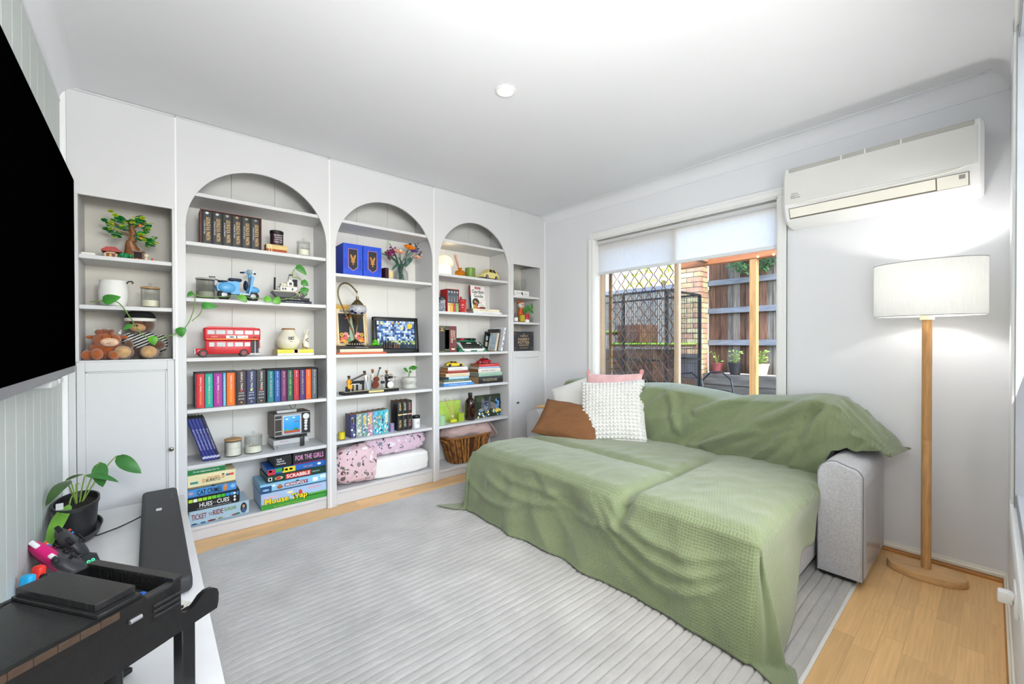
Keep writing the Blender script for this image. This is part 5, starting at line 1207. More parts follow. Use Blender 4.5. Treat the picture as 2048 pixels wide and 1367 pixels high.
# retro television toy on a console toy
gv=M('#8E9092',.4,var=.04); lg=M('#B9BABB',.4)
cs_=thing('model_console','light grey toy-brick game console with a dark controller lead','toy model',(1.035,.075,z),(0,0,.04))
MB().prism([(-.100,0),(.100,0),(.106,.028),(-.106,.028)],'y',0,.14).build('lower_case',gv,cs_); MB().rbox(-.107,.107,-.002,.145,.028,.060,.002,1).build('upper_case',lg,cs_)
MB().rbox(.052,.080,-.008,.010,-.0,.066,.003).build('cartridge_tray',M('#2A2A2C',.4),cs_); text('GAME SYSTEM',cs_,.05,.006,(-.045,-.0032,.046),M('#A03040',.5)); MB().box(-.088,-.083,-.0035,0,.010,.016).build('power_light',M('#601818',.4),cs_)
tvx=thing('model_television','brown toy-brick retro television with a blue game screen','toy model',(1.045,.085,z+.0665),(0,0,.04)); br=M('#5E4A3E',.45,var=.15)
MB().rbox(-.112,.112,.0,.15,.012,.165,.002,1).build('cabinet',br,tvx); MB().rbox(-.110,.110,-.004,.002,.014,.163,.002,1).build('front_bezel',gv,tvx); MB().rbox(-.085,.09,-.002,.10,0,.012,.001,1).build('stand',BLK,tvx)
MB().rbox(-.062,.050,-.008,-.003,.024,.150,.010,3).build('screen_frame',M('#D8D8D6',.4),tvx); scn=MB().rbox(-.056,.044,-.010,-.007,.030,.144,.008,3).build('screen',M('#2E9AE4',.35),tvx)
MB().box(-.054,.042,-.0112,-.010,.033,.049).build('print',M('#B04A1E',.5),scn); blobs(scn,[(-.040,.053,.012,.006,'#4AA838'),(.018,.054,.014,.008,'#2E7A3A'),(-.038,.126,.009,.004,'#F4F8FA'),(.004,.133,.009,.004,'#F4F8FA'),(.022,.104,.016,.003,'#8A4A3A')],-.0108)
MB().rbox(-.106,-.068,-.0055,-.003,.024,.150,.001,1).build('speaker_grille',M('#3A3430',.6),tvx); 
for zz in (.128,.048): MB().box(-.105,-.069,-.007,-.0055,zz,zz+.0025).build('grille_trim',WHT,tvx)
MB().rbox(.056,.108,-.0055,-.003,.020,.158,.001,1).build('control_strip',BLK,tvx); MB().lathe([(.016,0),(.020,0),(.020,.005),(.016,.006)],20,mtx=Matrix.Translation((.082,-.0055,.132))@Matrix.Rotation(pi/2,4,'X')).build('dial',M('#E0E0DE',.4),tvx)
for zz in (.086,.066,.046): MB().lathe([(.008,0),(.010,0),(.010,.004),(.008,.005)],14,mtx=Matrix.Translation((.080,-.0055,zz))@Matrix.Rotation(pi/2,4,'X')).build('knob',M('#D8D8D6',.4),tvx)
MB().rbox(.072,.092,-.008,-.0055,.096,.108,.001,1).build('channel_switch',WHT,tvx); MB().rbox(-.09,.03,.015,.045,.1655,.182,.002,1).build('game_cartridge',M('#C9C9C8',.4),tvx)
MB().tube([(.02,.05,.168),(.0,.08,.21),(-.03,.12,.235)],.0018,5).tube([(.02,.05,.168),(.045,.09,.205),(.07,.13,.225)],.0018,5).build('antenna',M('#4A4A4A',.4),tvx)
z=Z1[6]
gamebox('pale blue train-game box with red title at the bottom of the left stack',.489,.781,.012,.20,z,z+.088,'#A8C4D4','#8FA8B8',texts=[('TICKET',.155,.60,.24,.36,'#8A2A20',.012),('TO',.335,.62,.06,.20,'#8A2A20'),('RIDE',.465,.66,.17,.34,'#8A2A20',.012),('EUROPE',.675,.70,.20,.24,'#7E9A3A',.012)],
  dots=[(.08,.16,.05,.05,'#2A4A6A'),(.22,.16,.045,.06,'#2A6A9A'),(.36,.18,.07,.06,'#7A2A2A'),(.5,.2,.04,.06,'#8A8A3A'),(.62,.2,.05,.05,'#C8D0D0'),(.74,.22,.045,.06,'#9A4A2A'),(.80,.24,.045,.06,'#2A6A4A'),(.905,.55,.058,.36,'#2E3236'),(.905,.66,.02,.12,'#C89A7A'),(.905,.38,.035,.16,'#3A5A7A'),(.905,.82,.03,.06,'#1A1C20')])
gamebox('black colour-game box with a row of green squares in the left stack',.482,.733,.014,.20,z+.089,z+.163,'#17181A',bands=[(.02+.088*k,.02+.088*k+.075,.68,.92,c) for k,c in enumerate(('#B8E030','#F0F0E8','#A8DC2C','#98D82A','#84D028','#6CC82A','#54C030','#40B838','#2A8ACC','#3098DC'))]+[(.94,.98,.62,.92,'#2A7ABC')],texts=[('HUES',.34,.38,.24,.34,'#F4F4F2',.012),('AND',.50,.40,.08,.16,'#8A8A8A'),('CUES',.67,.42,.24,.34,'#F4F4F2',.012),('A COLOURFUL GAME OF CONNECTING CLUES',.5,.12,.66,.08,'#C8C8C8')],dots=[(.90,.80,.025,.10,'#E0E0DE'),(.90,.52,.025,.10,'#E0E0DE'),(.90,.26,.025,.10,'#E0E0DE')])
gamebox('sky blue cat-puzzle box in the left stack',.482,.718,.020,.19,z+.164,z+.212,'#4A90D0','#3A6A9A',texts=[('CAT CRIMES',.44,.52,.50,.62,'#16181C',.012)],dots=[(.07,.55,.05,.16,'#C89AA0'),(.76,.5,.04,.34,'#D8823A'),(.77,.82,.022,.2,'#E09A4A'),(.92,.6,.05,.22,'#8ABCE8')])
gamebox('cream card-game box with burrito title in the left stack',.484,.714,.022,.19,z+.213,z+.292,'#E6DDAE','#7A7258',texts=[('THROW THROW',.52,.68,.28,.14,'#E0742A',.01),('BURRITO',.52,.48,.30,.24,'#22221E',.014)],bands=[(.05,.21,.36,.52,'#3A8A8A'),(.79,.85,.58,.74,'#3A7A9A'),(.85,.96,.58,.74,'#D8423A')],dots=[(.32,.5,.035,.18,'#D8B078'),(.73,.60,.035,.16,'#D8B078'),(.73,.76,.03,.05,'#3A3028'),(.52,.03,.045,.06,'#22221E')])
gamebox('white box with a green banner on top of the left stack',.481,.662,.024,.15,z+.293,z+.352,'#EFEDE8','#E8E6E0',bands=[(0,1,.03,.52,'#157A3E')],texts=[('IT\'S AN UNBELIEVABLE WAY TO',.5,.28,.68,.14,'#F0F4F0',.008)],dots=[(.5,.84,.08,.09,'#C8C020')])
gamebox('green and sky-blue mouse game box at the bottom of the right stack',.846,1.237,.012,.245,z,z+.102,'#A9C4E4','#7A8CA8',bands=[(0,1,0.0,.34,'#3E9A3A'),(.5,1,.30,.46,'#5AAE4A')],texts=[('Mouse Trap',.375,.42,.66,.50,'#17140C',.06),('Mouse Trap',.37,.43,.64,.46,'#F0D820',.028),('The Crazy Game of Contraptions',.42,.10,.5,.07,'#F0E040')],dots=[(.58,.62,.030,.22,'#D03A2A'),(.15,.72,.12,.07,'#E0B8C8'),(.8,.82,.12,.06,'#D8A8B8'),(.42,.8,.05,.08,'#F0E8B0')])
gamebox('icy blue property-trading game box in the right stack',.842,1.237,.016,.245,z+.103,z+.160,'#8FC8E8','#4A6A84',bands=[(0,.16,.0,.75,'#1E4A74'),(.35,.70,.30,.72,'#8A3A5A'),(.78,.86,.30,.74,'#F4F4F2'),(.90,.99,.5,.9,'#D8F0FA')],texts=[('MONOPOLY',.525,.51,.32,.34,'#F2EEEE',.02)],dots=[(.28,.42,.045,.2,'#A8603A'),(.28,.62,.025,.14,'#B8724A'),(.19,.72,.03,.1,'#F4F8FA'),(.54,.7,.03,.16,'#3A4A5A'),(.08,.35,.05,.12,'#8AB0D0')])
gamebox('dark green word-game box with red title plate in the right stack',.882,1.237,.026,.235,z+.161,z+.205,'#123E2C','#0E2A20',bands=[(.30,.73,.12,.88,'#C42A2E'),(.02,.08,.25,.75,'#E8E0DC'),(.035,.065,.35,.65,'#C42A2E')],texts=[('SCRABBLE',.515,.5,.40,.52,'#F4F2EA',.02),('ORIGINAL',.82,.52,.14,.18,'#D8E0D8')],dots=[(.19,.5,.07,.24,'#C8B890'),(.18,.5,.045,.2,'#B8322E')])
gamebox('blue and yellow game box wedged beneath the black card boxes',.886,1.237,.030,.23,z+.206,z+.246,'#1F62B8','#38485A',bands=[(0,.12,.05,.9,'#C83040'),(.13,.26,.4,.95,'#3AA04A'),(.24,.46,.1,.95,'#E0D030'),(.02,.07,.5,.8,'#F0F0F0'),(.28,.33,.4,.7,'#F4F0D0'),(.36,.41,.4,.7,'#F4F0D0')],texts=[('FAMILY GAMES',.68,.5,.16,.3,'#D8A860')],dots=[(.88,.6,.035,.2,'#E8ECF0')])
gamebox('black card-game box with three-line white title, left of the pink-titled one',.925,1.030,.045,.20,z+.247,z+.318,'#1B1B1D',texts=[('Cards',.28,.72,.30,.15,'#F2F2F2',.012),('Against',.36,.50,.42,.17,'#F2F2F2',.012),('Humanity',.40,.28,.52,.17,'#F2F2F2',.012)])
gamebox('black card-game box with a pink title on top of the right stack',1.033,1.237,.028,.21,z+.247,z+.330,'#232326',texts=[('FOR THE GIRLS',.5,.52,.86,.40,'#E8A0D0',.008)],bands=[(0,1,.04,.08,'#B02A7A')])
# ================================================================== bookcase bay 2
Z2=[2.0005,1.6205,1.0535,.7605,.4455,.1045]
z=Z2[1]
for k,(xa,nm) in enumerate(((1.362,'left'),(1.506,'right'))):
    b=thing('blue_book_box','royal blue boxed volume with a dark pennant, %s of the pair'%nm,'boxed books',(xa+.0705,.03,z),group='royal blue boxed volumes'); cm=M('#1C49C8',.4,var=.12,vs=30)
    MB().rbox(-.070,.070,0,.17,0,.225,.0015,1).build('case',cm,b)
    MB().prism([(-.034,.19),(.034,.19),(.034,.058),(0,.032),(-.034,.058)],'y',-.0008,0).build('pennant_border',M('#C88A9A',.5),b); MB().prism([(-.031,.187),(.031,.187),(.031,.060),(0,.036),(-.031,.060)],'y',-.0014,-.0008).build('pennant',M('#1E2026',.5),b)
    blobs(b,[(-.010,.128,.007,.022,'#B8803A',.35),(.010,.128,.007,.022,'#B8803A',-.35),(0,.110,.014,.010,'#B8803A'),(0,.096,.018,.0035,'#C8924A'),(0,.085,.004,.012,'#B8803A')],-.0016)
    blobs(b,[(sx*.052,zz,.010,.004,'#1430A0',sx*.8) for sx in (-1,1) for zz in (.05,.065,.08,.095,.11)],-.0002)
cg_=thing('cologne_box','small dark and cream boxed cologne bottle beside the blue volumes','box',(1.72,.075,z),(0,0,.25)); MB().rbox(-.036,-.006,-.012,.05,0,.088,.001,1).build('box',M('#3A1A22',.4),cg_); MB().rbox(-.003,.036,-.012,.02,0,.078,.004,2).build('bottle',M('#D8CDB8',.2),cg_); MB().rbox(.002,.031,-.0135,-.012,.022,.064,.004,2).build('label',M('#EBCF8C',.5),cg_)
fv=thing('flower_vase','clear glass bottle vase of toy-brick flowers, orange, plum and peach','flower vase',(1.845,.115,z))
MB().lathe([(.050,0),(.056,.006),(.056,.070),(.050,.085),(.034,.098),(.034,.112),(.040,.120),(.037,.120),(.031,.112),(.031,.098),(.047,.083),(.053,.068),(.053,.010),(.001,.008)],28).build('vase',glass('#F8FAF9'),fv)
stm=M('#2E5A48',.4,var=.2); rnd=random.Random(9)
FL=[((-.115,-.03,.205),'plum',.036),((-.075,-.02,.235),'plum',.034),((-.10,-.02,.185),'plum',.026),((-.035,-.05,.225),'peach',.050),((.055,-.04,.275),'orange',.055),((.105,-.01,.262),'violet',.042),((.115,-.05,.205),'peach',.040),((.14,.0,.31),'twig',.02),((.155,.0,.29),'twig',.02),((.165,-.01,.245),'twig',.018),((.085,.01,.30),'bud',.024),((-.16,-.03,.215),'sprig',.014),((-.10,0,.30),'sprig',.014)]
colr={'plum':M('#7A1F52',.4,var=.2),'peach':M('#E8AE94',.4,var=.1),'orange':M('#F08A1A',.4),'violet':M('#6A4AA8',.4),'twig':M('#5A3A2A',.5),'bud':M('#1E3A34',.5),'sprig':M('#B8D8A0',.5)}
for k,(p,kind,r) in enumerate(FL):
    root=Vector((rnd.uniform(-.02,.02),rnd.uniform(-.02,.02),.015)); neck=Vector((rnd.uniform(-.018,.018),rnd.uniform(-.018,.018),.115)); P=Vector(p)
    MB().tube([root,neck,(neck*.35+P*.65)+Vector((0,0,.015)),P],.0032,6).build('stem',stm,fv)
    m=MB()
    if kind in('plum',):
        for q in range(16): m.ell((P.x+rnd.gauss(0,r*.45),P.y+rnd.gauss(0,r*.3),P.z+rnd.gauss(0,r*.45)),(r*.28,r*.28,r*.22),7,5)
    elif kind in('peach','orange','violet'):
        for ring,(nn,rr,tl) in enumerate(((7,r*.62,.9),(6,r*.42,.5),(5,r*.22,.2))):
            for q in range(nn):
                a=2*pi*q/nn+ring*.4; T=Matrix.Translation(P)@Matrix.Rotation(.5,4,'X')@Matrix.Rotation(a,4,'Z')@Matrix.Translation((rr,0,r*.12*ring))@Matrix.Rotation(-tl*.6,4,'Y')
                m.ell((0,0,0),(r*.34,r*.30,r*.10),9,6,T)
    elif kind=='twig':
        for q in range(6): m.ell((P.x+rnd.gauss(0,r*.5),P.y+rnd.gauss(0,r*.4),P.z+rnd.gauss(0,r*.5)),r*.28,6,5)
    else: m.ell(P,(r*.7,r*.6,r),10,7)
    m.build('flower_head',colr[kind],fv)
    if kind in('peach',): MB().ell((P.x,P.y-r*.35,P.z+r*.1),(r*.25,r*.2,r*.25),9,6).build('flower_centre',M('#E8E2B8',.5),fv)
    if kind=='twig': MB().ell((P.x+.01,P.y-.01,P.z-.01),(.007,.006,.007),7,5).build('blossom',M('#C8B8E0',.5),fv)
for (b,t) in (((-.03,-.02,.13),(-.20,-.03,.205)),((-.03,-.03,.14),(-.105,-.05,.075)),((.02,-.02,.12),(.065,-.04,.20)),((.0,-.03,.12),(-.05,-.05,.185)),((.03,-.01,.12),(.09,-.03,.19))): leaf(b,t,.018,(.0,-.8,.5),.12).build('leaf',stm,fv,ang=60)
z=Z2[2]
# leaning framed print, mosaic lamp, books, frog, brick picture
flat('coral orange folder at the bottom of the pile beneath the mosaic lamp',1.318,1.683,z,.012,.21,.03,'#D2633A','books beneath the mosaic lamp',pages='#D2633A')
flat('thick cream art book in the pile beneath the mosaic lamp',1.342,1.660,z+.0125,.024,.20,.04,'#DCCFB6','books beneath the mosaic lamp')
flat('black-spined art book on top of the pile beneath the mosaic lamp',1.342,1.660,z+.037,.021,.20,.042,'#2A2826','books beneath the mosaic lamp',pages='#C8A878',texts=[('a history of design',.5,.3,.4,'#D8D0C8')])
zp=z+.0585
fp=thing('framed_print','floral print on black in a pale wood frame leaning behind the lamp','picture',(1.485,.185,zp),(-.16,0,0))
wd_=M('#D8BC8C',.5,var=.15,vs=20); MB().box(-.118,.118,.004,.010,0,.315).build('backing',M('#E8D9B8',.6),fp)
for (a,b,c,d) in ((-.122,-.105,0,.32),(.105,.122,0,.32),(-.122,.122,0,.014),(-.122,.122,.306,.32)): MB().rbox(a,b,0,.012,c,d,.002,1).build('frame_rail',wd_,fp)
rect(fp,-.104,.104,.282,.304,.004,'#E2A82A'); rect(fp,-.104,.104,.252,.282,.004,'#EFE2C4'); rect(fp,-.094,.094,.020,.248,.0036,'#1E1F24','picture_sheet'); text('BEATLES',fp,.14,.020,(-.01,.0018,.268),M('#2A2622',.5))
fb=[(0,.10,.018,.075,'#A8C0A0'),(0,.19,.010,.05,'#B8C8A8'),(0,.232,.012,.012,'#E07A2A'),(-.03,.215,.020,.005,'#D86A3A',.4),(.03,.215,.020,.005,'#D86A3A',-.4),(0,.13,.014,.008,'#E08A8A')]
for s_ in (-1,1): fb+=[(s_*.075,.085,.014,.016,'#E0B02A'),(s_*.075,.085,.006,.007,'#6A4A2A'),(s_*.045,.092,.018,.013,'#E0908A'),(s_*.072,.055,.016,.012,'#E0762A'),(s_*.045,.060,.020,.016,'#D8605A'),(s_*.055,.034,.026,.012,'#E8A83A',s_*.4),(s_*.025,.045,.014,.018,'#6A9A6A'),(s_*.085,.035,.010,.010,'#E8803A'),(s_*.028,.075,.010,.010,'#F0B8A8')]
blobs(fp,fb,.0030)
ml=thing('mosaic_lamp','bronze swan-neck table lamp with a white and blue mosaic globe','table lamp',(1.482,.125,zp)); bz=M('#7A6A4C',.35,metal=.8,var=.15)
MB().lathe([(.062,0),(.066,.004),(.062,.010),(.045,.022),(.030,.034),(.014,.042),(.006,.050)],28).build('lamp_base',M('#3A332A',.4,metal=.6),ml)
bd=MB()
for k in range(22): a=2*pi*k/22; bd.ell((.060*cos(a),.060*sin(a),.012),(.0045,.0045,.007),6,5)
bd.build('base_beading',M('#C8C4BC',.3),ml)
MB().tube([tuple(p) for p in sm([(0,0,.04),(-.02,0,.11),(-.055,0,.20),(-.095,0,.29),(-.122,0,.36),(-.118,0,.425),(-.085,0,.458),(-.045,0,.455),(-.008,0,.425),(.012,0,.40)])],.006,8).build('swan_neck',bz,ml)
MB().cyl((.012,0,.405),(.014,0,.365),.003,n=6).ell((.012,0,.402),(.008,.008,.010),8,6).build('chain_link',bz,ml)
gx=.016
MB().lathe([(.010,.368),(.011,.345),(.015,.342),(.030,.325),(.042,.312),(.044,.305)],22,c=(gx,0,0)).build('top_cap',bz,ml)
def mosaic():
    m=bpy.data.materials.new('mosaic_glass'); m.use_nodes=True; n=m.node_tree.nodes;L=m.node_tree.links;b=n['Principled BSDF']; b.inputs['Roughness'].default_value=.25
    tc=n.new('ShaderNodeTexCoord'); v=n.new('ShaderNodeTexVoronoi'); v.inputs['Scale'].default_value=130; L.new(tc.outputs['Object'],v.inputs['Vector'])
    v2=n.new('ShaderNodeTexVoronoi'); v2.inputs['Scale'].default_value=26; L.new(tc.outputs['Object'],v2.inputs['Vector'])
    r=n.new('ShaderNodeValToRGB'); r.color_ramp.interpolation='CONSTANT'; r.color_ramp.elements[0].color=(.02,.03,.12,1); r.color_ramp.elements[1].position=.30; r.color_ramp.elements[1].color=(.80,.80,.82,1)
    L.new(v2.outputs['Distance'],r.inputs[0])
    r2=n.new('ShaderNodeValToRGB'); r2.color_ramp.elements[0].position=.0; r2.color_ramp.elements[0].color=(1,1,1,1); r2.color_ramp.elements[1].position=.8; r2.color_ramp.elements[1].color=(.35,.35,.4,1); L.new(v.outputs['Distance'],r2.inputs[0])
    mx=n.new('ShaderNodeMix'); mx.data_type='RGBA'; mx.blend_type='MULTIPLY'; mx.inputs['Factor'].default_value=1; L.new(r.outputs[0],mx.inputs['A']); L.new(r2.outputs[0],mx.inputs['B']); L.new(mx.outputs['Result'],b.inputs['Base Color']); return m
MB().ell((gx,0,.268),(.066,.066,.044),28,16).build('mosaic_globe',mosaic(),ml)
MB().lathe([(.044,.232),(.046,.228),(.040,.220),(.024,.200),(.016,.186),(.008,.172),(.005,.160),(.001,.152)],22,c=(gx,0,0)).build('bottom_cap',bz,ml)
MB().tube([(gx,0,.158),(gx-.006,-.004,.13),(gx-.010,-.006,.105)],.003,6).build('tassel',bz,ml)
fr_=thing('frog_figurine','small glossy green frog figurine on the book pile','figurine',(1.615,.085,zp)); gf=M('#4FB81E',.2,var=.1)
MB().ell((0,0,.018),(.022,.020,.017),16,10).ell((-.004,-.012,.036),(.016,.014,.013),14,9).ell((.018,-.008,.010),(.012,.016,.009),10,7).ell((-.020,-.008,.010),(.012,.016,.009),10,7).build('body',gf,fr_)
for s_ in (-1,1): MB().ell((-.004+s_*.009,-.016,.047),.005,8,6).build('eye',M('#101010',.15),fr_)
# brick picture (plain stand-in in the same colours)
bp2=thing('brick_picture','toy-brick relief picture in blues and yellows in a black frame','picture',(1.820,.135,z),(-.10,0,0)); fk=M('#1A1B1E',.35,var=.1)
for (a,b,c,d) in ((-.19,-.162,0,.285),(.162,.19,0,.285),(-.19,.19,0,.035),(-.19,.19,.255,.285)): MB().rbox(a,b,-.012,.025,c,d,.004,2).build('frame_rail',fk,bp2)
MB().box(-.165,.165,.006,.018,.03,.26).build('backing',M('#2E4C86',.5),bp2)
rnd=random.Random(5); tiles={}
cb=['#2E4C86','#3F66A8','#6A8EC4','#A8C0DC','#243A68','#DCE6EE']
for r in range(14):
    for c in range(20):
        x0=-.160+.016*c; z0=.036+.0157*r
        if r<2: cc=rnd.choice(['#1E2E44','#2E3E58','#3A5A3A','#24344C'])
        elif r<4: cc=rnd.choice(['#31507E','#C8CC8A','#8FA87A','#2E4468'])
        else: cc=rnd.choice(cb if (r+c//3)%3 else cb[2:4]+['#DCE6EE'])
        tiles.setdefault(cc,MB()).rbox(x0,x0+.0155,-.002-.002*rnd.random(),.008,z0,z0+.0152,.0012,1)
for cc,m in tiles.items(): o=m.build('relief_tiles',M(cc,.35),bp2); o['kind']='stuff'
for (x,zz,r,c) in ((.115,.215,.022,'#E8C43A'),(.045,.195,.011,'#E8DC8A'),(-.125,.235,.011,'#E8D06A'),(-.03,.238,.008,'#E0A04A'),(.02,.236,.007,'#E8C43A')): MB().cyl((x,-.004,zz),(x,-.010,zz),r,n=14).build('round_plate',M(c,.35),bp2)
for (x,h) in ((-.095,.06),(-.075,.08),(-.115,.05),(-.06,.055)): MB().prism([(x-.007,.036),(x+.007,.036),(x-.004,.036+h)],'y',-.024,-.008).build('dark_spire',M('#3A2E26',.4),bp2)
for (x,h) in ((-.03,.05),(-.012,.035),(.008,.030)): MB().rbox(x-.008,x+.008,-.022,-.006,.034,.034+h,.001,1).build('brown_tower',M('#5A4034',.4),bp2)
z=Z2[3]
# jazz band model
jb=thing('model_jazz_band','toy-brick jazz band with piano, double bass and drums on a base','toy model',(1.578,.085,z),(0,0,.06)); bk=M('#1C1C1E',.3); sk=M('#6B4228',.45); 
MB().rbox(-.215,.215,-.045,.055,0,.020,.002,1).build('base',bk,jb); MB().rbox(-.210,.210,-.040,.050,.020,.0225,.001,1).build('base_top',M('#C8BFA0',.5,var=.2,vs=60),jb); MB().rbox(-.035,.085,-.052,-.043,.004,.018,.002,1).build('name_plate',M('#D8C88A',.4),jb)
MB().prism([(-.155,.012),(-.155,-.03),(-.10,-.032),(-.055,-.02),(-.05,.012)],'z',.070,.096).build('piano_case',bk,jb); MB().prism([(-.145,.098),(-.050,.138),(-.050,.142),(-.147,.102)],'y',-.02,.02).build('piano_lid',bk,jb)
for x,y in ((-.145,-.02),(-.10,.005),(-.062,-.012)): MB().rbox(x-.006,x+.006,y-.006,y+.006,.0225,.070,.001,1).build('piano_leg',bk,jb)
MB().rbox(-.160,-.10,-.042,-.032,.072,.077,.001,1).build('piano_keys',WHT,jb); MB().rbox(-.195,-.168,-.035,-.010,.0225,.058,.002,1).build('piano_stool',bk,jb)
def fig(name,x,y,z0,h,shirt,trous,lean=0,hair='#2A2022'):
    T=Matrix.Translation((x,y,z0))@Matrix.Rotation(lean,4,'Y')
    MB().rbox(-.008,-.001,-.006,.006,0,h*.45,.002,1,T).rbox(.001,.008,-.006,.006,0,h*.45,.002,1,T).build(name+'_legs',M(trous,.45),jb); MB().rbox(-.011,.011,-.008,.008,h*.43,h*.76,.004,2,T).rbox(-.016,-.010,-.020,.004,h*.52,h*.70,.003,1,T).rbox(.010,.016,-.020,.004,h*.52,h*.70,.003,1,T).build(name+'_torso',M(shirt,.45),jb)
    MB().ell((0,-.001,h*.86),(.0095,.0095,.0125),10,8,T).build(name+'_head',sk,jb); MB().ell((0,.002,h*.93),(.0115,.0115,.009),10,7,T).build(name+'_hair',M(hair,.5),jb)
fig('pianist',-.180,-.022,.0225,.115,'#E8A21C','#E8A21C',.08); MB().rbox(-.188,-.150,-.036,-.012,.040,.075,.006,2).build('pianist_skirt',M('#E8A21C',.45),jb)
fig('trumpeter',-.020,-.012,.0225,.150,'#E6DED8','#C8D2D8',-.22,'#2A2022'); MB().box(-.034,-.031,-.021,-.019,.085,.125,Matrix.Rotation(0,4,'Y')).build('trumpeter_braces',bk,jb)
fig('bassist',.018,.012,.0225,.155,'#D8D2C4','#8A9AA4',.05,'#B8621C')
MB().lathe([(.010,-.008),(.026,-.008),(.028,0),(.026,.008),(.010,.008)],18,mtx=Matrix.Translation((.030,-.022,.058))@Matrix.Rotation(pi/2,4,'X')).lathe([(.008,-.007),(.020,-.007),(.022,0),(.020,.007),(.008,.007)],18,mtx=Matrix.Translation((.040,-.020,.098))@Matrix.Rotation(pi/2,4,'X')).build('double_bass',M('#6E2E1C',.35,var=.2),jb); MB().cyl((.044,-.020,.112),(.068,-.018,.182),.0045,n=8).build('bass_neck',bk,jb); MB().rbox(.062,.078,-.024,-.012,.176,.188,.002,1).build('bass_scroll',bk,jb)
fig('drummer',.142,.018,.0225,.140,'#3A3A3C','#2A2A2C',0,'#B8621C')
MB().cyl((.145,-.012,.052),(.145,-.038,.052),.029,n=24).build('bass_drum',bk,jb); MB().cyl((.145,-.0385,.052),(.145,-.040,.052),.026,n=24).build('drum_skin',WHT,jb)
for x,y,zz in ((.128,-.02,.096),(.158,-.02,.098),(.095,-.01,.062)): MB().cyl((x,y,zz),(x,y,zz+.020),.015,n=16).build('drum',bk,jb); MB().cyl((x,y,zz+.020),(x,y,zz+.0215),.0152,n=16).build('drum_skin',M('#C8C8C8',.3),jb)
for x,y,zz in ((.090,-.01,.118),(.172,.01,.124),(.192,-.02,.104)): MB().lathe([(.003,.004),(.020,0),(.020,.0015),(.003,.006)],16,c=(x,y,zz)).build('cymbal',M('#B8923C',.3,metal=.6),jb); MB().cyl((x,y,.0225),(x,y,zz+.01),.0015,n=5).build('cymbal_stand',M('#8A8A8C',.3,metal=.6),jb)
pt=thing('potted_seedling','small round-leaved plant in a glazed grey double-bellied pot','plant',(1.912,.115,z)); 
MB().lathe([(.042,0),(.056,.006),(.060,.022),(.052,.040),(.054,.044),(.064,.060),(.064,.078),(.056,.092),(.058,.096),(.052,.096),(.048,.086),(.001,.084)],30).build('pot',M('#B9B9B2',.25,var=.15,vs=20),pt); MB().cyl((0,0,.080),(0,0,.089),.048,n=20).build('soil',M('#4A362C',.9,var=.4,vs=60),pt)
for (b,t) in (((-.01,0,.145),(-.055,-.015,.165)),((.012,0,.165),(.070,-.010,.172)),((.004,0,.155),(.012,-.01,.185)),((0,-.005,.13),(.014,-.015,.145))):
    MB().tube([(0,0,.088),((b[0])*.5,0,.12),b],.0018,5).build('stem',M('#7A9A55',.5),pt); leaf(b,t,.042 if abs(t[0])>.03 else .018,(0,-.7,.6),.06,blunt=.85).build('leaf',M('#3E8A2E',.35,var=.2),pt,ang=60)
z=Z2[4]
cv7=['#3A3A70','#9AA8A0','#6A94A0','#B890A0','#5AA8C8','#48B0C0','#62B8C8']; wd7=['dark indigo','pale grey-green','teal with a tan label','mauve with a tan label','sky blue','turquoise','aqua with a cream label']
def collage(cs,sd):
    m=M(cs,.4,var=.6,vs=55,name='painted_cover_%d'%sd); return m
for k in range(7):
    b=book('%s painted-spine paperback, %s of the seven seen on the low shelf'%(wd7[k],ORD[k]),1.436+.0415*k,.040,z,.168+.002*k,.11,.045,collage(cv7[k],k),'painted-spine paperbacks',pages='#A8713C')
    rr=random.Random(40+k); pal_=['#E8ECE8','#2A4A7A','#D8B8A0','#1E6A8A','#E8E0C0','#7A9A6A']
    blobs(b,[(rr.uniform(-.014,.014),rr.uniform(.01,.15),rr.uniform(.003,.008),rr.uniform(.004,.014),rr.choice(pal_),rr.uniform(-1,1)) for q in range(16)],-.0004,8)
    if k in (2,3,6): rect(b,-.008,.008,.085,.155,-.0022,'#E8C878' if k<6 else '#EFE6D0')
    elif k==0: blobs(b,[(0,.125,.014,.020,'#15161C')],-.002); 
    text(('LIGHT','WINTER','SUMMER','SPRING','WATERS','RIVERS','OCEAN')[k],b,.05,.008,(0,-.0034,.12),M('#6A5A2A' if k in(2,3,6) else '#D8D8B0',.5),spin=-pi/2)
candle('small yellow and white wax candle glass at the left of the low shelf',1.352,.045,z,.025,.062,.055,'#E8DC2A',gl='#FCFBF4',name='votive_candle')
tcs=['#E8D08A','#E0E0C0','#E09A8A']
for k in range(3): book('%s from the left of three tall black paperbacks with spotted spines'%ORD[k],1.800+.041*k,.039,z,.232,.125,.045,'#232224','tall black paperbacks',pages='#A8713C',texts=[('STIEG LARSSON' if 0 else ('LARGER','LIGHTER','DARKER')[k],.80,.26,.4,tcs[k]),(('THE FIRE','THE NEST','THE GIRL')[k],.24,.26,.45,tcs[k])],bands=[(.52,.56,tcs[k])])
mk=thing('black_mask','black ribbed fabric eye mask hung on the side of the tall paperbacks','mask',(1.776,.10,z+.055)); MB().ell((0,0,.075),(.0035,.042,.075),14,12).build('mask_body',M('#161617',.7),mk)
for k in range(7): MB().tube([(-.0045,-.036,.03+.016*k),(-.0055,0,.036+.016*k),(-.0045,.036,.034+.016*k)],.002,5).build('mask_rib',M('#2C2C2E',.6),mk)
candle('tiny lilac candle between the painted paperbacks and the tall black ones',1.744,.075,z,.018,.062,.055,opaque='#9A8CB4',name='votive_candle')
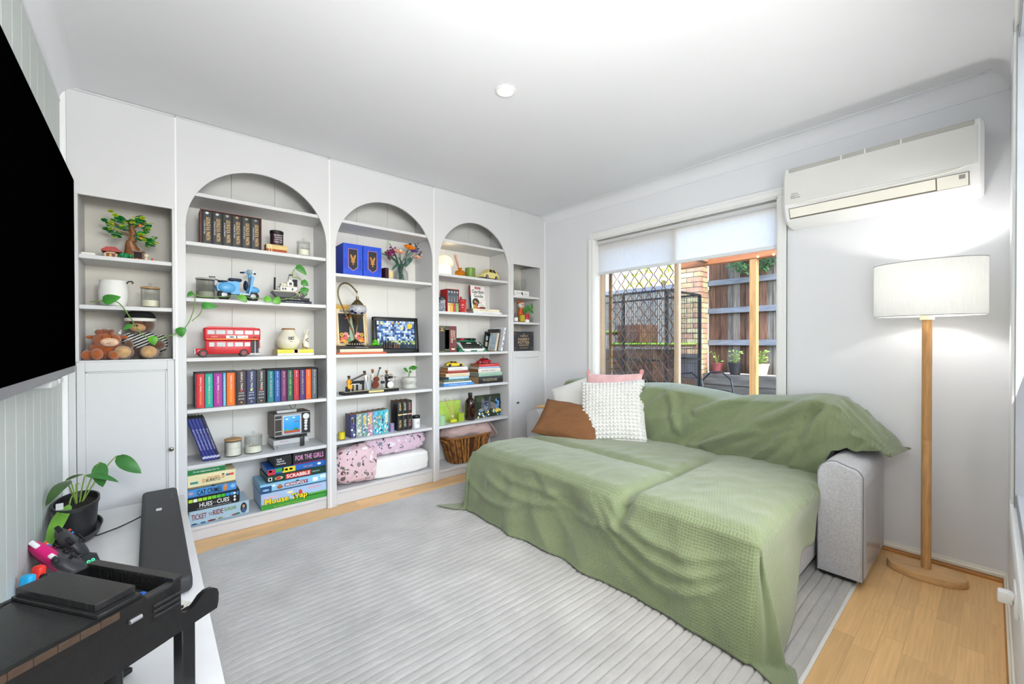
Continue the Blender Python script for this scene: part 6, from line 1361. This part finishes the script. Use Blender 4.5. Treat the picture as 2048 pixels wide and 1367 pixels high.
wj=thing('cream_jar','white cosmetic jar with a black screw lid at the right of the low shelf','jar',(1.958,.085,z)); MB().lathe([(.029,0),(.031,.003),(.031,.072),(.028,.076),(.001,.076)],24).build('jar',M('#E9E9EA',.35),wj); MB().lathe([(.031,.0765),(.032,.078),(.032,.096),(.030,.099),(.001,.099)],24).build('lid',BLK,wj); text('SALT\nSCRUB',wj,.026,.018,(0,-.0322,.042),M('#6A6A6A',.5))
z=Z2[5]
# folded bedding
def printed(base,spots,name,sc1=9,sc2=16):
    m=bpy.data.materials.new(name); m.use_nodes=True; n=m.node_tree.nodes;L=m.node_tree.links;b=n['Principled BSDF']; b.inputs['Roughness'].default_value=.95; b.inputs['Sheen Weight'].default_value=.2
    tc=n.new('ShaderNodeTexCoord'); col=None; cur=n.new('ShaderNodeRGB'); cur.outputs[0].default_value=(*lin(base),1); out=cur.outputs[0]
    for k,(c,scl,th) in enumerate(spots):
        mp=n.new('ShaderNodeMapping'); mp.inputs['Location'].default_value=(3.1*k,1.7*k,.9*k); L.new(tc.outputs['Object'],mp.inputs[0])
        nz=n.new('ShaderNodeTexNoise'); nz.inputs['Scale'].default_value=scl*2.2; nz.inputs['Detail'].default_value=1; L.new(mp.outputs[0],nz.inputs[0])
        ad=n.new('ShaderNodeMix'); ad.data_type='VECTOR'; ad.inputs['Factor'].default_value=.06; L.new(mp.outputs[0],ad.inputs['A']); L.new(nz.outputs['Color'],ad.inputs['B'])
        v=n.new('ShaderNodeTexVoronoi'); v.inputs['Scale'].default_value=scl; L.new(ad.outputs['Result'],v.inputs['Vector'])
        lt=n.new('ShaderNodeMath'); lt.operation='LESS_THAN'; lt.inputs[1].default_value=th; L.new(v.outputs['Distance'],lt.inputs[0])
        mx=n.new('ShaderNodeMix'); mx.data_type='RGBA'; L.new(lt.outputs[0],mx.inputs['Factor']); L.new(out,mx.inputs['A']); mx.inputs['B'].default_value=(*lin(c),1); out=mx.outputs['Result']
    L.new(out,b.inputs['Base Color']); return m
pm1=printed('#DDBFC4',[('#8A857A',10,.28),('#EDE4E6',14,.24),('#4A4648',26,.26),('#6A4A44',12,.16)],'pink_cat_print')
pm2=printed('#D8BCCB',[('#7E8894',8,.30),('#E8DCE4',11,.26),('#2E2E36',24,.25),('#3A3A44',9,.15)],'lilac_cat_print')
def bundle(name,label,cat,mat,x0,x1,y0,y1,z0,z1,seed,pw_=3.2,fold=.006,layers=0):
    cx,cy,cz=(x0+x1)/2,(y0+y1)/2,(z0+z1)/2; a,b,c=(x1-x0)/2,(y1-y0)/2,(z1-z0)/2; m=MB()
    def f(u,v):
        t=2*pi*u; ph=pi*(v-.5); e=2/pw_
        sg=lambda q:abs(q)**e*(1 if q>=0 else -1)
        p=Vector((a*sg(cos(ph))*sg(cos(t)), b*sg(cos(ph))*sg(sin(t)), c*sg(sin(ph))))
        d=fold*(noise.noise((p.x*9+seed,p.y*9,p.z*9))+.6*noise.noise((p.x*22,p.y*20+seed,p.z*30)))
        if layers: d+=-.006*abs(sin(p.z/c*pi*layers/2))**8
        return tuple(p*(1+d/max(.03,p.length))+Vector((0,0,0)))
    m.grid(f,57,33); o=m.build(name,mat,loc=(cx,cy,cz),ang=0)
    for p in o.data.polygons: p.use_smooth=True
    return tag(o,label,cat)
bundle('folded_duvet','white folded duvet under the lilac rolled blanket','duvet',M('#EDEDEA',.95,bump=.2,bs=90,var=.02),1.56,2.052,.012,.26,z+.001,z+.16,3,6,.008,2)
bundle('rolled_blanket','lilac blanket rolled up with grey cartoon cats on the white duvet','blanket',pm2,1.52,2.045,.05,.255,z+.161,z+.318,7,3.4,.012)
bundle('folded_blanket','pink cat-print blanket bunched at the left of the bottom shelf','blanket',pm1,1.308,1.62,.002,.22,z+.001,z+.270,11,3.6,.022)

# ================================================================== bookcase bay 3
Z3=[2.0005,1.7105,1.3955,1.0525,.7635,.4425,.0765]
z=Z3[1]
mu=thing('mushroom_lamp','glowing cream ribbed mushroom-shaped lamp on the upper shelf','table lamp',(2.232,.10,z))
def ribbed(prof,amp,nr_=22,n=88):
    m=MB(); vs_=[];fs=[]
    for (r,zz) in prof:
        for i in range(n): t=2*pi*i/n; q=r*(1+amp*cos(nr_*t+zz*26)); vs_.append((q*cos(t),q*sin(t),zz))
    for j in range(len(prof)-1):
        for i in range(n): fs.append((j*n+i,j*n+(i+1)%n,(j+1)*n+(i+1)%n,(j+1)*n+i))
    fs.append(tuple((len(prof)-1)*n+i for i in range(n))); m.add(vs_,fs); return m
ribbed([(.056,.088),(.078,.086),(.082,.100),(.078,.125),(.062,.150),(.038,.165),(.012,.172)],.03).build('lamp_cap',M('#FFF0D6',.4,emit=.30,ecol='#FFE2B4'),mu)
ribbed([(.050,.0),(.062,.004),(.064,.03),(.060,.065),(.052,.086)],.03).build('lamp_stem',M('#FFF6E6',.4,emit=.62,ecol='#FFF0D4'),mu)
lamp('mushroom_lamp_bulb','POINT',(.03,-.05,.215),.20,(1,.80,.52),.05,None,mu)
rd=thing('reed_diffuser','amber glass reed diffuser with wooden sticks on the upper shelf','diffuser',(2.388,.085,z)); amb=M('#E08A10',.1,trans=.55,ior=1.2)
MB().lathe([(.040,0),(.043,.004),(.043,.044),(.036,.052),(.016,.056),(.015,.070),(.019,.072),(.019,.078),(.001,.078)],26).build('bottle',amb,rd)
for k,(dx,dy) in enumerate(((-.055,0),(-.047,.014),(-.042,-.012),(-.06,.01),(-.05,-.004))): MB().cyl((.002*k-.004,0,.03),(dx,dy,.195-.003*k),.0016,n=6).build('reed',M('#B0562A',.6),rd)
candle('squat green glass candle beside the amber diffuser',2.494,.08,z,.046,.088,.05,opaque='#6B8F3A')
def car(label,col,L_,W_,H_,loc,rz,prof,cab,wheels,wr_,name='model_car',hubc='#D8D8D6',glassc='#2A2C30'):
    t=thing(name,label,'toy car',loc,(0,0,rz)); c=M(col,.28,var=.03)
    m=MB().prism([(x*L_,zz*H_) for x,zz in prof],'y',-W_/2,W_/2); me=m.build('body',c,t); bv=me.modifiers.new('bevel','BEVEL'); bv.width=.004; bv.segments=2
    m=MB(); P=[(x*L_,zz*H_) for x,zz in cab]; n=len(P); k=.72
    zb=min(p[1] for p in P); zt_=max(p[1] for p in P); vs_=[]
    for s_ in (-1,1):
        for (x,zz) in P: f=1-(1-k)*(zz-zb)/(zt_-zb); vs_.append((x,s_*W_/2*.96*f,zz))
    m.add(vs_,[tuple(range(n-1,-1,-1)),tuple(range(n,2*n))]+[(i,(i+1)%n,n+(i+1)%n,n+i) for i in range(n)]); m.build('cabin',c,t)
    # windows: inset copies on the sides and front
    cxm=sum(p[0] for p in P)/n; czm=sum(p[1] for p in P)/n
    for s_ in (-1,1):
        for (u0,u1) in ((0,.48),(.54,1)):
            xa,xb=min(p[0] for p in P),max(p[0] for p in P); zl,zh=zb+(zt_-zb)*.22,zb+(zt_-zb)*.84
            top=[p for p in P if p[1]>zb+.6*(zt_-zb)]; ta,tb=min(p[0] for p in top),max(p[0] for p in top)
            def X(u,zf): return (xa+(ta-xa)*zf)*(1-u)+(xb+(tb-xb)*zf)*u
            f=lambda zz:W_/2*.96*(1-(1-k)*(zz-zb)/(zt_-zb))+.0012
            u0_,u1_=max(.10,u0),min(.90,u1); q=[(X(u0_,.22),s_*f(zl),zl),(X(u1_,.22),s_*f(zl),zl),(X(u1_,.84),s_*f(zh),zh),(X(u0_,.84),s_*f(zh),zh)]
            MB().add(q,[(0,1,2,3)]).build('side_window',M(glassc,.15),t)
    for x in wheels:
        for s_ in (-1,1):
            T=Matrix.Translation((x*L_,s_*(W_/2-.004),wr_))@Matrix.Rotation(pi/2,4,'X')
            MB().lathe([(wr_*.55,-.007),(wr_*.92,-.007),(wr_,-.004),(wr_,.004),(wr_*.92,.007),(wr_*.55,.007)],18,mtx=T).build('tyre',M('#1A1A1B',.7),t); MB().lathe([(.001,-.0065),(wr_*.6,-.0072),(wr_*.6,.0072),(.001,.0065)],14,mtx=T).build('hub',M(hubc,.3),t)
    for s_ in (-1,1): MB().ell((-.485*L_,s_*W_*.34,H_*.36),(.005,.006,.006),8,6).build('headlight',M('#E8E8E0',.2),t); MB().box(.49*L_,.505*L_,s_*W_*.34-.006,s_*W_*.34+.006,H_*.34,H_*.44).build('tail_light',M('#8A1A1A',.3),t)
    MB().rbox(-.51*L_,-.46*L_,-W_*.45,W_*.45,H_*.10,H_*.18,.002,1).build('bumper',M('#8A8A88',.3,metal=.5),t)
    return t
round_prof=[(-.5,.14),(-.5,.36),(-.44,.48),(-.28,.56),(-.2,.60),(.34,.60),(.46,.52),(.5,.36),(.5,.14)]
yc=car('pale yellow small round model car on the upper shelf','#E3D48A',.225,.092,.105,(2.700,.085,z),.22,round_prof,[(-.24,.58),(-.10,.92),(.0,1.0),(.22,.98),(.36,.80),(.44,.56)],(-.30,.30),.021)
MB().rbox(.095,.116,-.03,.03,.045,.085,.004,2,).build('luggage_rack',M('#6A4A34',.5),yc)
z=Z3[2]
fj=thing('floral_tin','dark blue floral lidded tin at the left of the shelf','tin',(2.186,.06,z)); MB().lathe([(.030,0),(.032,.003),(.032,.095),(.029,.10),(.001,.10)],26).build('tin_body',printed('#2A3A5A',[('#E8E4DC',60,.42),('#7A9AB8',45,.3)],'blue_floral'),fj); MB().lathe([(.032,.1005),(.033,.103),(.030,.118),(.012,.124),(.008,.130),(.011,.138),(.001,.142)],24).build('lid',M('#24303E',.35),fj)
rs=case('red slipcase holding four grey-topped puzzle books',2.233,2.352,.045,.115,z,.196,'#B5242A',.0035)
for k,(c,nm) in enumerate((('#E8C89A','cream'),('#E3B84A','mustard'),('#C24A54','rose'),('#7FBF7A','mint'))):
    b=book('%s-based paperback, %s from the left in the red slipcase'%(nm,ORD[k]),2.250+.0280*k,.0265,z+.001,.186,.10,.046,'#4A525C','red slipcase paperbacks',texts=[(('ONE','TWO','THREE','FOUR')[k],.60,.26,.4,'#B8BCC0')],bands=[(0.005,.40,c)]); blobs(b,[(0,.170,.005,.008,'#E8E8E8'),(0,.06,.004,.006,'#5A4A3A')],-.001)
rt_=thing('red_tin','red patterned tin caddy beside the puzzle books','tin',(2.390,.055,z)); MB().rbox(-.030,.030,-.025,.025,0,.108,.004,2).build('caddy',printed('#B8202A',[('#E8A8A0',40,.33),('#8A1018',30,.25)],'red_pattern'),rt_); MB().rbox(-.031,.031,-.026,.026,.1085,.116,.003,1).cyl((-.012,0,.116),(-.012,0,.138),.010,n=12).build('lid',M('#A81C24',.35),rt_)
flat('white-spined garden book at the bottom of the flat pile',2.500,2.822,z,.018,.20,.035,'#E8E8EA','flat garden books',pages='#8A9AB0',texts=[('wild gardens',.5,.4,.35,'#6A7A9A')])
flat('cream-spined cook book with a green cover on the flat pile',2.490,2.800,z+.0185,.024,.20,.04,'#E9DFC6','flat garden books',pages='#9A7A5A',texts=[('Green Thumb',.42,.3,.4,'#5A8A4A')],bands=[(.0,.02,'#2E5A46')])
gg=thing('garden_book','white garden guide book standing face-out against the back','book',(2.632,.135,z+.043),(-.10,0,.10)); MB().rbox(-.088,.088,0,.024,0,.225,.002,1).build('cover',M('#F0EEEC',.4),gg); MB().box(-.0885,-.0865,.001,.0235,.002,.13).build('spine_print',M('#24304C',.4),gg); MB().box(-.0885,-.0865,.001,.0235,.13,.224).build('spine_print',M('#A82A3A',.4),gg)
MB().rbox(-.036,.036,-.001,.0,.192,.212,.003,1).build('print',M('#B83A48',.5),gg); text('SIMPLE',gg,.05,.010,(0,-.0018,.202),M('#F4E0E0',.5)); text('Garden',gg,.150,.034,(0,-.001,.168),M('#16181C',.5),bold=.012); text('Guide',gg,.115,.030,(.004,-.001,.128),M('#16181C',.5),bold=.012)
blobs(gg,[(-.032,.066,.044,.040,'#3E4638'),(-.040,.072,.012,.010,'#E0A83A'),(-.020,.060,.016,.010,'#B8605A'),(-.050,.028,.022,.016,'#C8B84A'),(-.030,.020,.016,.012,'#D8823A'),(-.034,.036,.014,.012,'#D86A5A'),(.012,.040,.022,.018,'#D8DCD8'),(.046,.036,.022,.018,'#C8D0B8'),(.040,.014,.040,.014,'#7A2A22'),(-.012,.012,.014,.010,'#A83A2A'),(.028,.066,.006,.006,'#A83040'),(-.056,.012,.012,.010,'#8A9A3A'),(.070,.020,.012,.008,'#6A3A3A')],-.0006); text('grow eat enjoy',gg,.05,.006,(.052,-.001,.096),M('#B83A58',.5)); text('fresh ideas',gg,.04,.005,(.052,-.001,.084),M('#B83A58',.5))
z=Z3[3]
book('black gilt-lettered hardback at the left end of the shelf',2.170,.052,z,.222,.15,.028,'#2E2E30',pages='#6A625A',texts=[('BRIEF',.86,.12,.5,'#D8B45A')],bands=[(.80,.81,'#D8B45A'),(.95,.96,'#D8B45A'),(.03,.04,'#D8B45A')])
bb=book('dark green gilt-patterned hardback beside the black one',2.2195,.042,z,.222,.15,.028,'#3A463A',pages='#C8B88A',bands=[(.10,.88,'#8A8458'),(.12,.86,'#4A5244'),(.28,.36,'#8A8458'),(.56,.62,'#C8A848')])
book('maroon anatomy hardback with gilt title',2.279,.072,z,.222,.16,.028,'#6E3034',pages='#4A2024',texts=[('GRAY\'S',.66,.36,.30,'#F0E0C0',.14),('ANATOMY',.60,.50,.30,'#F0E0C0',-.20),('I',.12,.05,.5,'#F0E0C0')])
tp=thing('model_typewriter','green toy-brick typewriter with rows of black keys','toy model',(2.512,.06,z),(0,0,.03)); tg=M('#1F6A4A',.35,var=.05)
MB().prism([(0,0),(0,.022),(.03,.040),(.10,.085),(.16,.088),(.16,0)],'x',-.155,.155).build('case',tg,tp); MB().prism([(-.004,.014),(-.004,.026),(.028,.044),(.094,.083),(.094,.078)],'x',-.118,.128).build('key_well',M('#E4E6E0',.4),tp)
MB().rbox(-.12,.11,.105,.150,.086,.104,.006,2).build('ribbon_cover',tg,tp); MB().cyl((-.15,.135,.108),(.12,.135,.108),.014,n=16).build('platen',BLK,tp); 
for x in (-.145,-.10,.05,.09): MB().cyl((x,.10,.104),(x,.10,.116),.018,n=14).build('ribbon_spool',BLK,tp)
MB().cyl((-.075,.10,.104),(-.03,.10,.114),.008,n=8).build('red_ribbon',M('#C8283A',.4),tp); MB().tube([(-.14,.12,.11),(-.15,.10,.135),(-.145,.09,.15)],.002,5).build('return_lever',M('#B0A0A4',.3),tp)
ky=MB().rbox(-.0085,.0085,-.008,.008,0,.010,.003,2).mesh('key',BLK)
for r in range(4):
    nk=(11,11,10,9)[r]
    for c in range(nk): inst(ky,'key',tp,(-.098+.0205*c+.006*r,.008+.021*r,.028+.0150*r+.0),(.6,0,0))
for (a,b) in ((-.10,-.03),(.04,.11)): MB().rbox(a,b,-.006,-.001,.003,.016,.001,1).build('base_plate',M('#D8DAD4',.4),tp)
MB().rbox(-.03,.02,.060,.066,.072,.080,.001,1).build('badge',M('#D8DCD0',.4),tp)
# leaning frames and albums
def leaner(name,label,cat,x,y,z,w_,h,t_,lean,rz,col,group=None):
    o=thing(name,label,cat,(x,y,z),(0,lean,rz),group); MB().rbox(-t_/2,t_/2,-w_/2,w_/2,0.0,h,.0015,1).build('board',M(col,.4,var=.08),o); return o
f1=thing('photo_collage_frame','black multi-photo frame leaning behind the typewriter','photo frame',(2.716,.125,z+.004),(0,.22,.42)); MB().rbox(-.07,.07,-.006,.006,0,.17,.002,1).build('frame',BLK,f1)
for x in (-.035,.035):
    for zz,c in ((.035,'#C8B8A0'),(.092,'#A8B8BC')): MB().box(x-.018,x+.018,-.0072,-.006,zz,zz+.042).build('photo',M(c,.3,var=.3,vs=40),f1)
f2=leaner('photo_album','black photo album leaning to the right behind the cream one','album',2.752,.105,z+.004,.15,.205,.026,.20,.10,'#2C3130')
f3=leaner('photo_album','cream and blue slim album leaning between the black one and the white one','album',2.728,.065,z+.004,.10,.17,.022,.24,.10,'#D8C4A8'); MB().box(-.0125,-.011,-.045,.045,.01,.16).build('cover_print',M('#A8B8C4',.4,var=.3,vs=40),f3)
f4=leaner('photo_album','white patterned album leaning against the right side panel','album',2.800,.095,z+.004,.16,.222,.022,.23,.05,'#E3E3E6'); blobs(f4,[(0,.19,.007,.010,'#9A8AB0'),(0,.15,.007,.018,'#A8A8B0'),(0,.09,.006,.010,'#5A4A50'),(0,.045,.007,.018,'#9A9AA0')],-.0802)
z=Z3[4]
# two piles of books with cars on top
def pile(side,x,rows,zz,grp):
    for k,(x0,x1,th,d,y,col,pg,txt,tc,nm) in enumerate(rows):
        flat('%s in the book pile under the %s toy car'%(nm,side),x0,x1,zz,th,d,y,col,grp,pages=pg,texts=[(txt,.45,.6,.36,tc)] if txt else ()); zz+=th+.0005
    return zz
zz1=pile('yellow',0,[(2.186,2.492,.022,.20,.028,'#4A8ACB','#8AA0B4','TRAVEL ATLAS','#D8E8F4','bright blue wide book at the bottom'),(2.190,2.474,.012,.19,.034,'#E6E6E0','#C8B898','gardens','#8A8A80','thin white book'),(2.196,2.462,.020,.17,.038,'#4A6A62','#A87A4A','woodland','#D8C890','sage and gold book'),(2.245,2.452,.020,.18,.042,'#A9CDE2','#6A7478','coastline','#F4F8FA','pale blue book'),(2.218,2.462,.030,.15,.045,'#E0CFB2','#A8743C','The Long Road Home','#A89878','thick cream book'),(2.238,2.448,.022,.14,.05,'#9A3A30','#A8743C','HISTORY','#C86A5A','brick red book'),(2.242,2.444,.030,.13,.05,'#E6E4DE','#A8743C','of mice and letters','#9AA4B0','white paperback at the top')],z,'books under the yellow car')
zz2=pile('red',0,[(2.552,2.832,.062,.16,.03,'#28282A','#A88A62','THE COLLECTED WORKS','#C8B48A','thick black box at the bottom'),(2.556,2.826,.034,.155,.036,'#9CBBA6','#8A8684','quiet places','#7A9A86','sage green book'),(2.556,2.812,.036,.15,.042,'#E3DACE','#8A5A2A','BETWEEN WORLDS','#5A5A68','cream paperback'),(2.566,2.800,.016,.15,.046,'#AEBFD8','#B8B0A0','','#fff','pale blue slim book'),(2.570,2.802,.024,.14,.048,'#CE3A34','#A8743C','red letter days','#F0A090','red paperback at the top')],z,'books under the red car')
sport=[(-.5,.16),(-.5,.40),(-.36,.52),(-.18,.60),(.30,.66),(.46,.62),(.5,.5),(.48,.16)]
car('yellow low sports model car on top of the left book pile','#E8C41A',.162,.072,.050,(2.345,.115,zz1),pi-.25,sport,[(-.20,.58),(-.04,.95),(.10,1.0),(.24,.90),(.40,.64)],(-.31,.31),.0135,hubc='#3A3A3A')
rc=car('red low racing model car on top of the right book pile','#C0182A',.165,.072,.050,(2.665,.115,zz2),.30,sport,[(-.16,.60),(.0,.98),(.12,1.0),(.24,.86),(.36,.64)],(-.31,.31),.0135,hubc='#C8C8C8'); MB().cyl((.0,0,.05),(.004,0,.066),.003,n=6).build('air_scoop',BLK,rc)
z=Z3[5]
lg_=thing('gift_box','flat lime green gift box standing against the back','gift box',(2.312,.175,z),(-.06,0,.03)); MB().rbox(-.150,.150,0,.04,0,.172,.003,1).build('box',M('#B4D45A',.45,var=.03),lg_); MB().rbox(-.151,.151,-.001,.012,.135,.174,.002,1).build('box_lid',M('#BCDA66',.45),lg_)
candle('mint green glass candle in front of the lime box',2.174,.05,z,.033,.078,.05,opaque='#A9CFA0')
r2=thing('reed_diffuser','clear square reed diffuser with yellow oil and pale sticks','diffuser',(2.298,.07,z)); MB().rbox(-.036,.036,-.028,.028,0,.048,.004,2).build('bottle',glass('#FAFBF2'),r2); MB().rbox(-.032,.032,-.024,.024,.004,.030,.003,1).build('oil',M('#D8D83A',.2),r2); MB().cyl((0,0,.048),(0,0,.064),.012,n=12).build('neck',M('#D8C890',.3),r2)
for (dx,dy) in ((-.075,.01),(-.062,.02),(.032,.0),(.024,.02),(-.045,-.005)): MB().cyl((0,0,.03),(dx,dy,.215),.0016,n=6).build('reed',M('#C8906A',.6),r2)
pf=thing('perfume_bottle','small lime perfume bottle with a silver cap','perfume',(2.386,.075,z)); MB().rbox(-.028,.028,-.016,.016,0,.075,.004,2).build('bottle',M('#B9CF4A',.12,trans=.4,ior=1.2),pf); MB().cyl((0,0,.075),(0,0,.083),.009,n=12).build('collar',M('#C8B86A',.3,metal=.6),pf); MB().cyl((0,0,.083),(0,0,.112),.012,n=14).build('cap',M('#B8B4A8',.25,metal=.7),pf)
ab=thing('brown_bottle','tall dark amber glass bottle with black cap','bottle',(2.495,.085,z)); MB().lathe([(.044,0),(.048,.005),(.048,.150),(.044,.170),(.026,.190),(.017,.200),(.017,.212)],30).build('bottle',M('#2A130A',.08,var=.05,coat=.5),ab); MB().lathe([(.019,.2125),(.0195,.214),(.0195,.238),(.017,.241),(.001,.241)],20).build('cap',BLK,ab); MB().rbox(-.020,.020,-.0495,-.046,.055,.105,.004,2).build('label',M('#3A1E12',.3),ab)
ctp=thing('cat_painting','small canvas painting of a dark cat among blue and yellow flowers','painting',(2.705,.085,z),(-.05,0,0)); MB().rbox(-.148,.148,0,.016,0,.205,.002,1).build('canvas',M('#26301F',.6,var=.4,vs=20),ctp)
cp_=[(-.09,.17,.05,.03,'#3E4A2A'),(.09,.165,.05,.028,'#2E3A2E'),(.12,.12,.03,.05,'#1E241E'),(.05,.10,.085,.030,'#7A7674',-.4),(-.025,.105,.062,.048,'#5C6068'),(-.062,.150,.016,.026,'#6A6A72',.3),(.020,.165,.016,.030,'#54565E',-.35),(-.03,.118,.040,.022,'#3C4250'),(-.05,.112,.008,.007,'#7AA0C0'),(-.008,.116,.008,.007,'#7AA0C0'),(-.030,.088,.022,.018,'#8A8E96'),(-.03,.096,.006,.004,'#1A1C20'),(-.085,.070,.03,.016,'#8A8A8C')]
rr=random.Random(3)
for k in range(26): cp_.append((rr.uniform(-.14,.14),rr.uniform(.008,.062),.010,.009,rr.choice(['#4A8AC8','#7AB0E0','#E8D06A','#F0E4B0','#3A6A3A','#E8E8F0'])))
for k in range(8): cp_.append((.095+rr.uniform(-.02,.03),.08+.010*k,.008,.014,'#5A9AD8',rr.uniform(-.5,.5)))
for k in range(5): cp_.append((.085+.012*k,.05+.006*(k%2),.012,.012,'#E8CC5A'))
blobs(ctp,cp_,-.0002,10)
# wicker basket with throw
z=Z3[6]
bkx,bky=2.482,.135
wb=thing('wicker_basket','brown wicker basket holding a dusty pink blanket','basket',(bkx,bky,z)); wk_=M('#8A5A2C',.6,var=.4,vs=30,bump=.5,bs=80)
def bpt(t,zf,o=0):
    a,b=.165+.065*zf+o,.085+.022*zf+o; e=.55
    c,s_=cos(t),sin(t); return (a*abs(c)**e*(1 if c>=0 else -1), b*abs(s_)**e*(1 if s_>=0 else -1), .004+.225*zf)
m=MB(); n=56
vs_=[bpt(2*pi*i/n,j/6,-.006) for j in range(7) for i in range(n)]; m.add(vs_,[(j*n+i,j*n+(i+1)%n,(j+1)*n+(i+1)%n,(j+1)*n+i) for j in range(6) for i in range(n)]+[tuple(range(n-1,-1,-1))]); m.build('basket_lining',M('#4A2E16',.8),wb)
rr=random.Random(8)
for i in range(96):
    t=2*pi*i/96; tw=rr.uniform(-.05,.05); pts_=[bpt(t+tw*q/5,q/5,.003*((-1)**i)*(1 if q%2 else -1)) for q in range(6)]
    MB().tube(pts_,.0080,6).build('wicker_cane',[M('#8A5A2C',.6,var=.35,vs=40),M('#A8743A',.6,var=.35,vs=40),M('#5E3A1C',.6,var=.35,vs=40)][rr.randrange(3)],wb)
MB().tube([bpt(2*pi*i/48,1.0,.004) for i in range(48)],.010,7,closed=True).build('rim_braid',wk_,wb)
MB().tube([(-.232,-.045,.19),(-.240,-.03,.205),(-.240,.03,.205),(-.232,.045,.19)],.006,6).build('handle',M('#B87A2A',.5),wb)
MB_=bundle('blanket','dusty pink fleece blanket heaped in the wicker basket','blanket',M('#C0A59E',.95,var=.08,vs=12,bump=.4,bs=160,sheen=.5),bkx-.255,bkx+.275,.030,.250,z+.205,z+.335,21,2.6,.030)
fl2=MB()
def tb(u,v): return (.205+.085*u+.01*sin(v*9), -.10+.20*v, .055-.20*u**1.3*(.55+.45*v)+.012*noise.noise((u*6,v*7,1)))
fl2.grid(tb,18,18); solid(fl2,.008); fl2.build('hanging_fold',M('#C0A59E',.95,var=.08,vs=12,bump=.4,bs=160,sheen=.5),MB_,loc=(-.01,0,-.005))

# ================================================================== right cabinet
z=1.5855
wbk=thing('white_book_box','white slim box with a small black emblem beneath the glass bowl','box',(3.108,.065,z)); MB().rbox(-.098,.098,0,.12,0,.060,.003,1).build('box',M('#E9E7E4',.45),wbk); text('the art',wbk,.05,.010,(-.045,-.001,.034),M('#5A5A5A',.5)); text('of home',wbk,.05,.010,(.055,-.001,.030),M('#6A6A6A',.5)); blobs(wbk,[(0,.034,.010,.012,'#2A2A2C'),(.008,.022,.006,.008,'#2A2A2C')],-.0004)
gb=thing('glass_bowl','clear round glass bowl on the white box in the corner cabinet','bowl',(3.110,.13,z+.0605)); MB().lathe([(.030,0),(.050,.004),(.078,.030),(.088,.062),(.084,.098),(.074,.120),(.072,.120),(.082,.098),(.085,.062),(.076,.032),(.050,.008),(.001,.006)],32).build('bowl',glass('#FBFCFB'),gb)
z=1.3315
sbt=thing('small_bottle','tiny white-labelled dark glass bottle at the left of the corner shelf','bottle',(3.018,.055,z)); MB().lathe([(.020,0),(.021,.003),(.021,.05),(.012,.062),(.012,.07)],18).build('bottle',M('#6A6A6C',.15),sbt); MB().lathe([(.0213,.010),(.0213,.044)],18).build('label',M('#EDEBE6',.5),sbt); MB().cyl((0,0,.07),(0,0,.086),.013,n=14).build('cap',M('#5A5A5C',.3),sbt)
candle('yellow wax candle glass in front of the tiger figurine',3.098,.055,z,.034,.082,.07,'#C8B83A',gl='#FAF9EA',name='votive_candle')
rj=thing('red_label_jar','small red and white labelled jar right of the yellow candle','jar',(3.155,.05,z)); MB().lathe([(.028,0),(.029,.002),(.029,.028),(.001,.028)],20).build('jar_base',M('#EDE6E0',.4),rj); MB().lathe([(.029,.0285),(.029,.080),(.026,.084),(.001,.084)],20).build('jar_top',M('#B02830',.4),rj)
tgf=thing('tiger_figurine','orange tiger figurine with white face behind the little jars','figurine',(3.155,.135,z)); og=M('#D0642A',.4,var=.3,vs=40)
MB().lathe([(.034,0),(.038,.01),(.036,.08),(.026,.13),(.018,.15),(.001,.152)],18).build('body',og,tgf); MB().ell((0,-.006,.178),(.040,.032,.032),16,10).build('head',M('#E8DED0',.4),tgf); MB().ell((0,.002,.196),(.040,.030,.018),14,8).build('forehead',og,tgf)
for s_ in (-1,1): MB().ell((s_*.030,0,.212),(.012,.008,.012),10,7).build('ear',og,tgf); MB().ell((s_*.014,-.036,.182),(.006,.004,.007),8,6).build('eye',BLK,tgf)
MB().ell((0,-.039,.168),(.006,.004,.004),8,6).build('nose',BLK,tgf)
gp=thing('propagation_vase','small clear glass vase with two leafy cuttings in the corner','plant',(3.232,.085,z)); MB().lathe([(.030,0),(.034,.004),(.036,.04),(.026,.058),(.022,.07),(.020,.07),(.024,.056),(.033,.04),(.031,.008),(.001,.006)],22).build('vase',glass('#F8FAF9'),gp)
for (b,t,wd) in (((-.05,0,.10),(-.075,-.01,.16),.045),((-.02,0,.12),(-.045,-.01,.175),.05),((.01,0,.13),(.02,-.01,.20),.036),((.005,0,.125),(.045,-.01,.105),.034),((-.055,0,.10),(-.105,-.01,.115),.03)): MB().tube([(0,0,.02),(b[0]*.4,0,.075),b],.002,5).build('stem',M('#7A9A45',.5),gp); leaf(b,t,wd,(-.3,-.8,.4),.06,blunt=.7).build('leaf',M('#3E7E30',.38,var=.25,vs=20),gp,ang=60)
z=1.0505
hpb=thing('boxed_collection','black boxed book collection with pale lettering at the bottom of the corner cabinet','boxed books',(3.108,.04,z)); MB().rbox(-.134,.134,0,.16,0,.190,.002,1).build('case',M('#2E3036',.45,var=.1),hpb); gd=M('#C8AE86',.5)
for s,w_,h_,zz in (('THE',.028,.009,.164),('COMPLETE',.105,.014,.146),('HARRY',.150,.026,.114),('POTTER',.150,.026,.082),('COLLECTION',.126,.014,.056),('J.K. ROWLING',.106,.010,.028)): text(s,hpb,w_,h_,(0,-.0012,zz),gd,bold=.008)
for sx in (-1,1):
    for zz in (.022,.168): blobs(hpb,[(sx*.114,zz,.014,.014,'#6A4A42'),(sx*.114,zz,.008,.008,'#3A3236')],-.0004)
flush_texts()
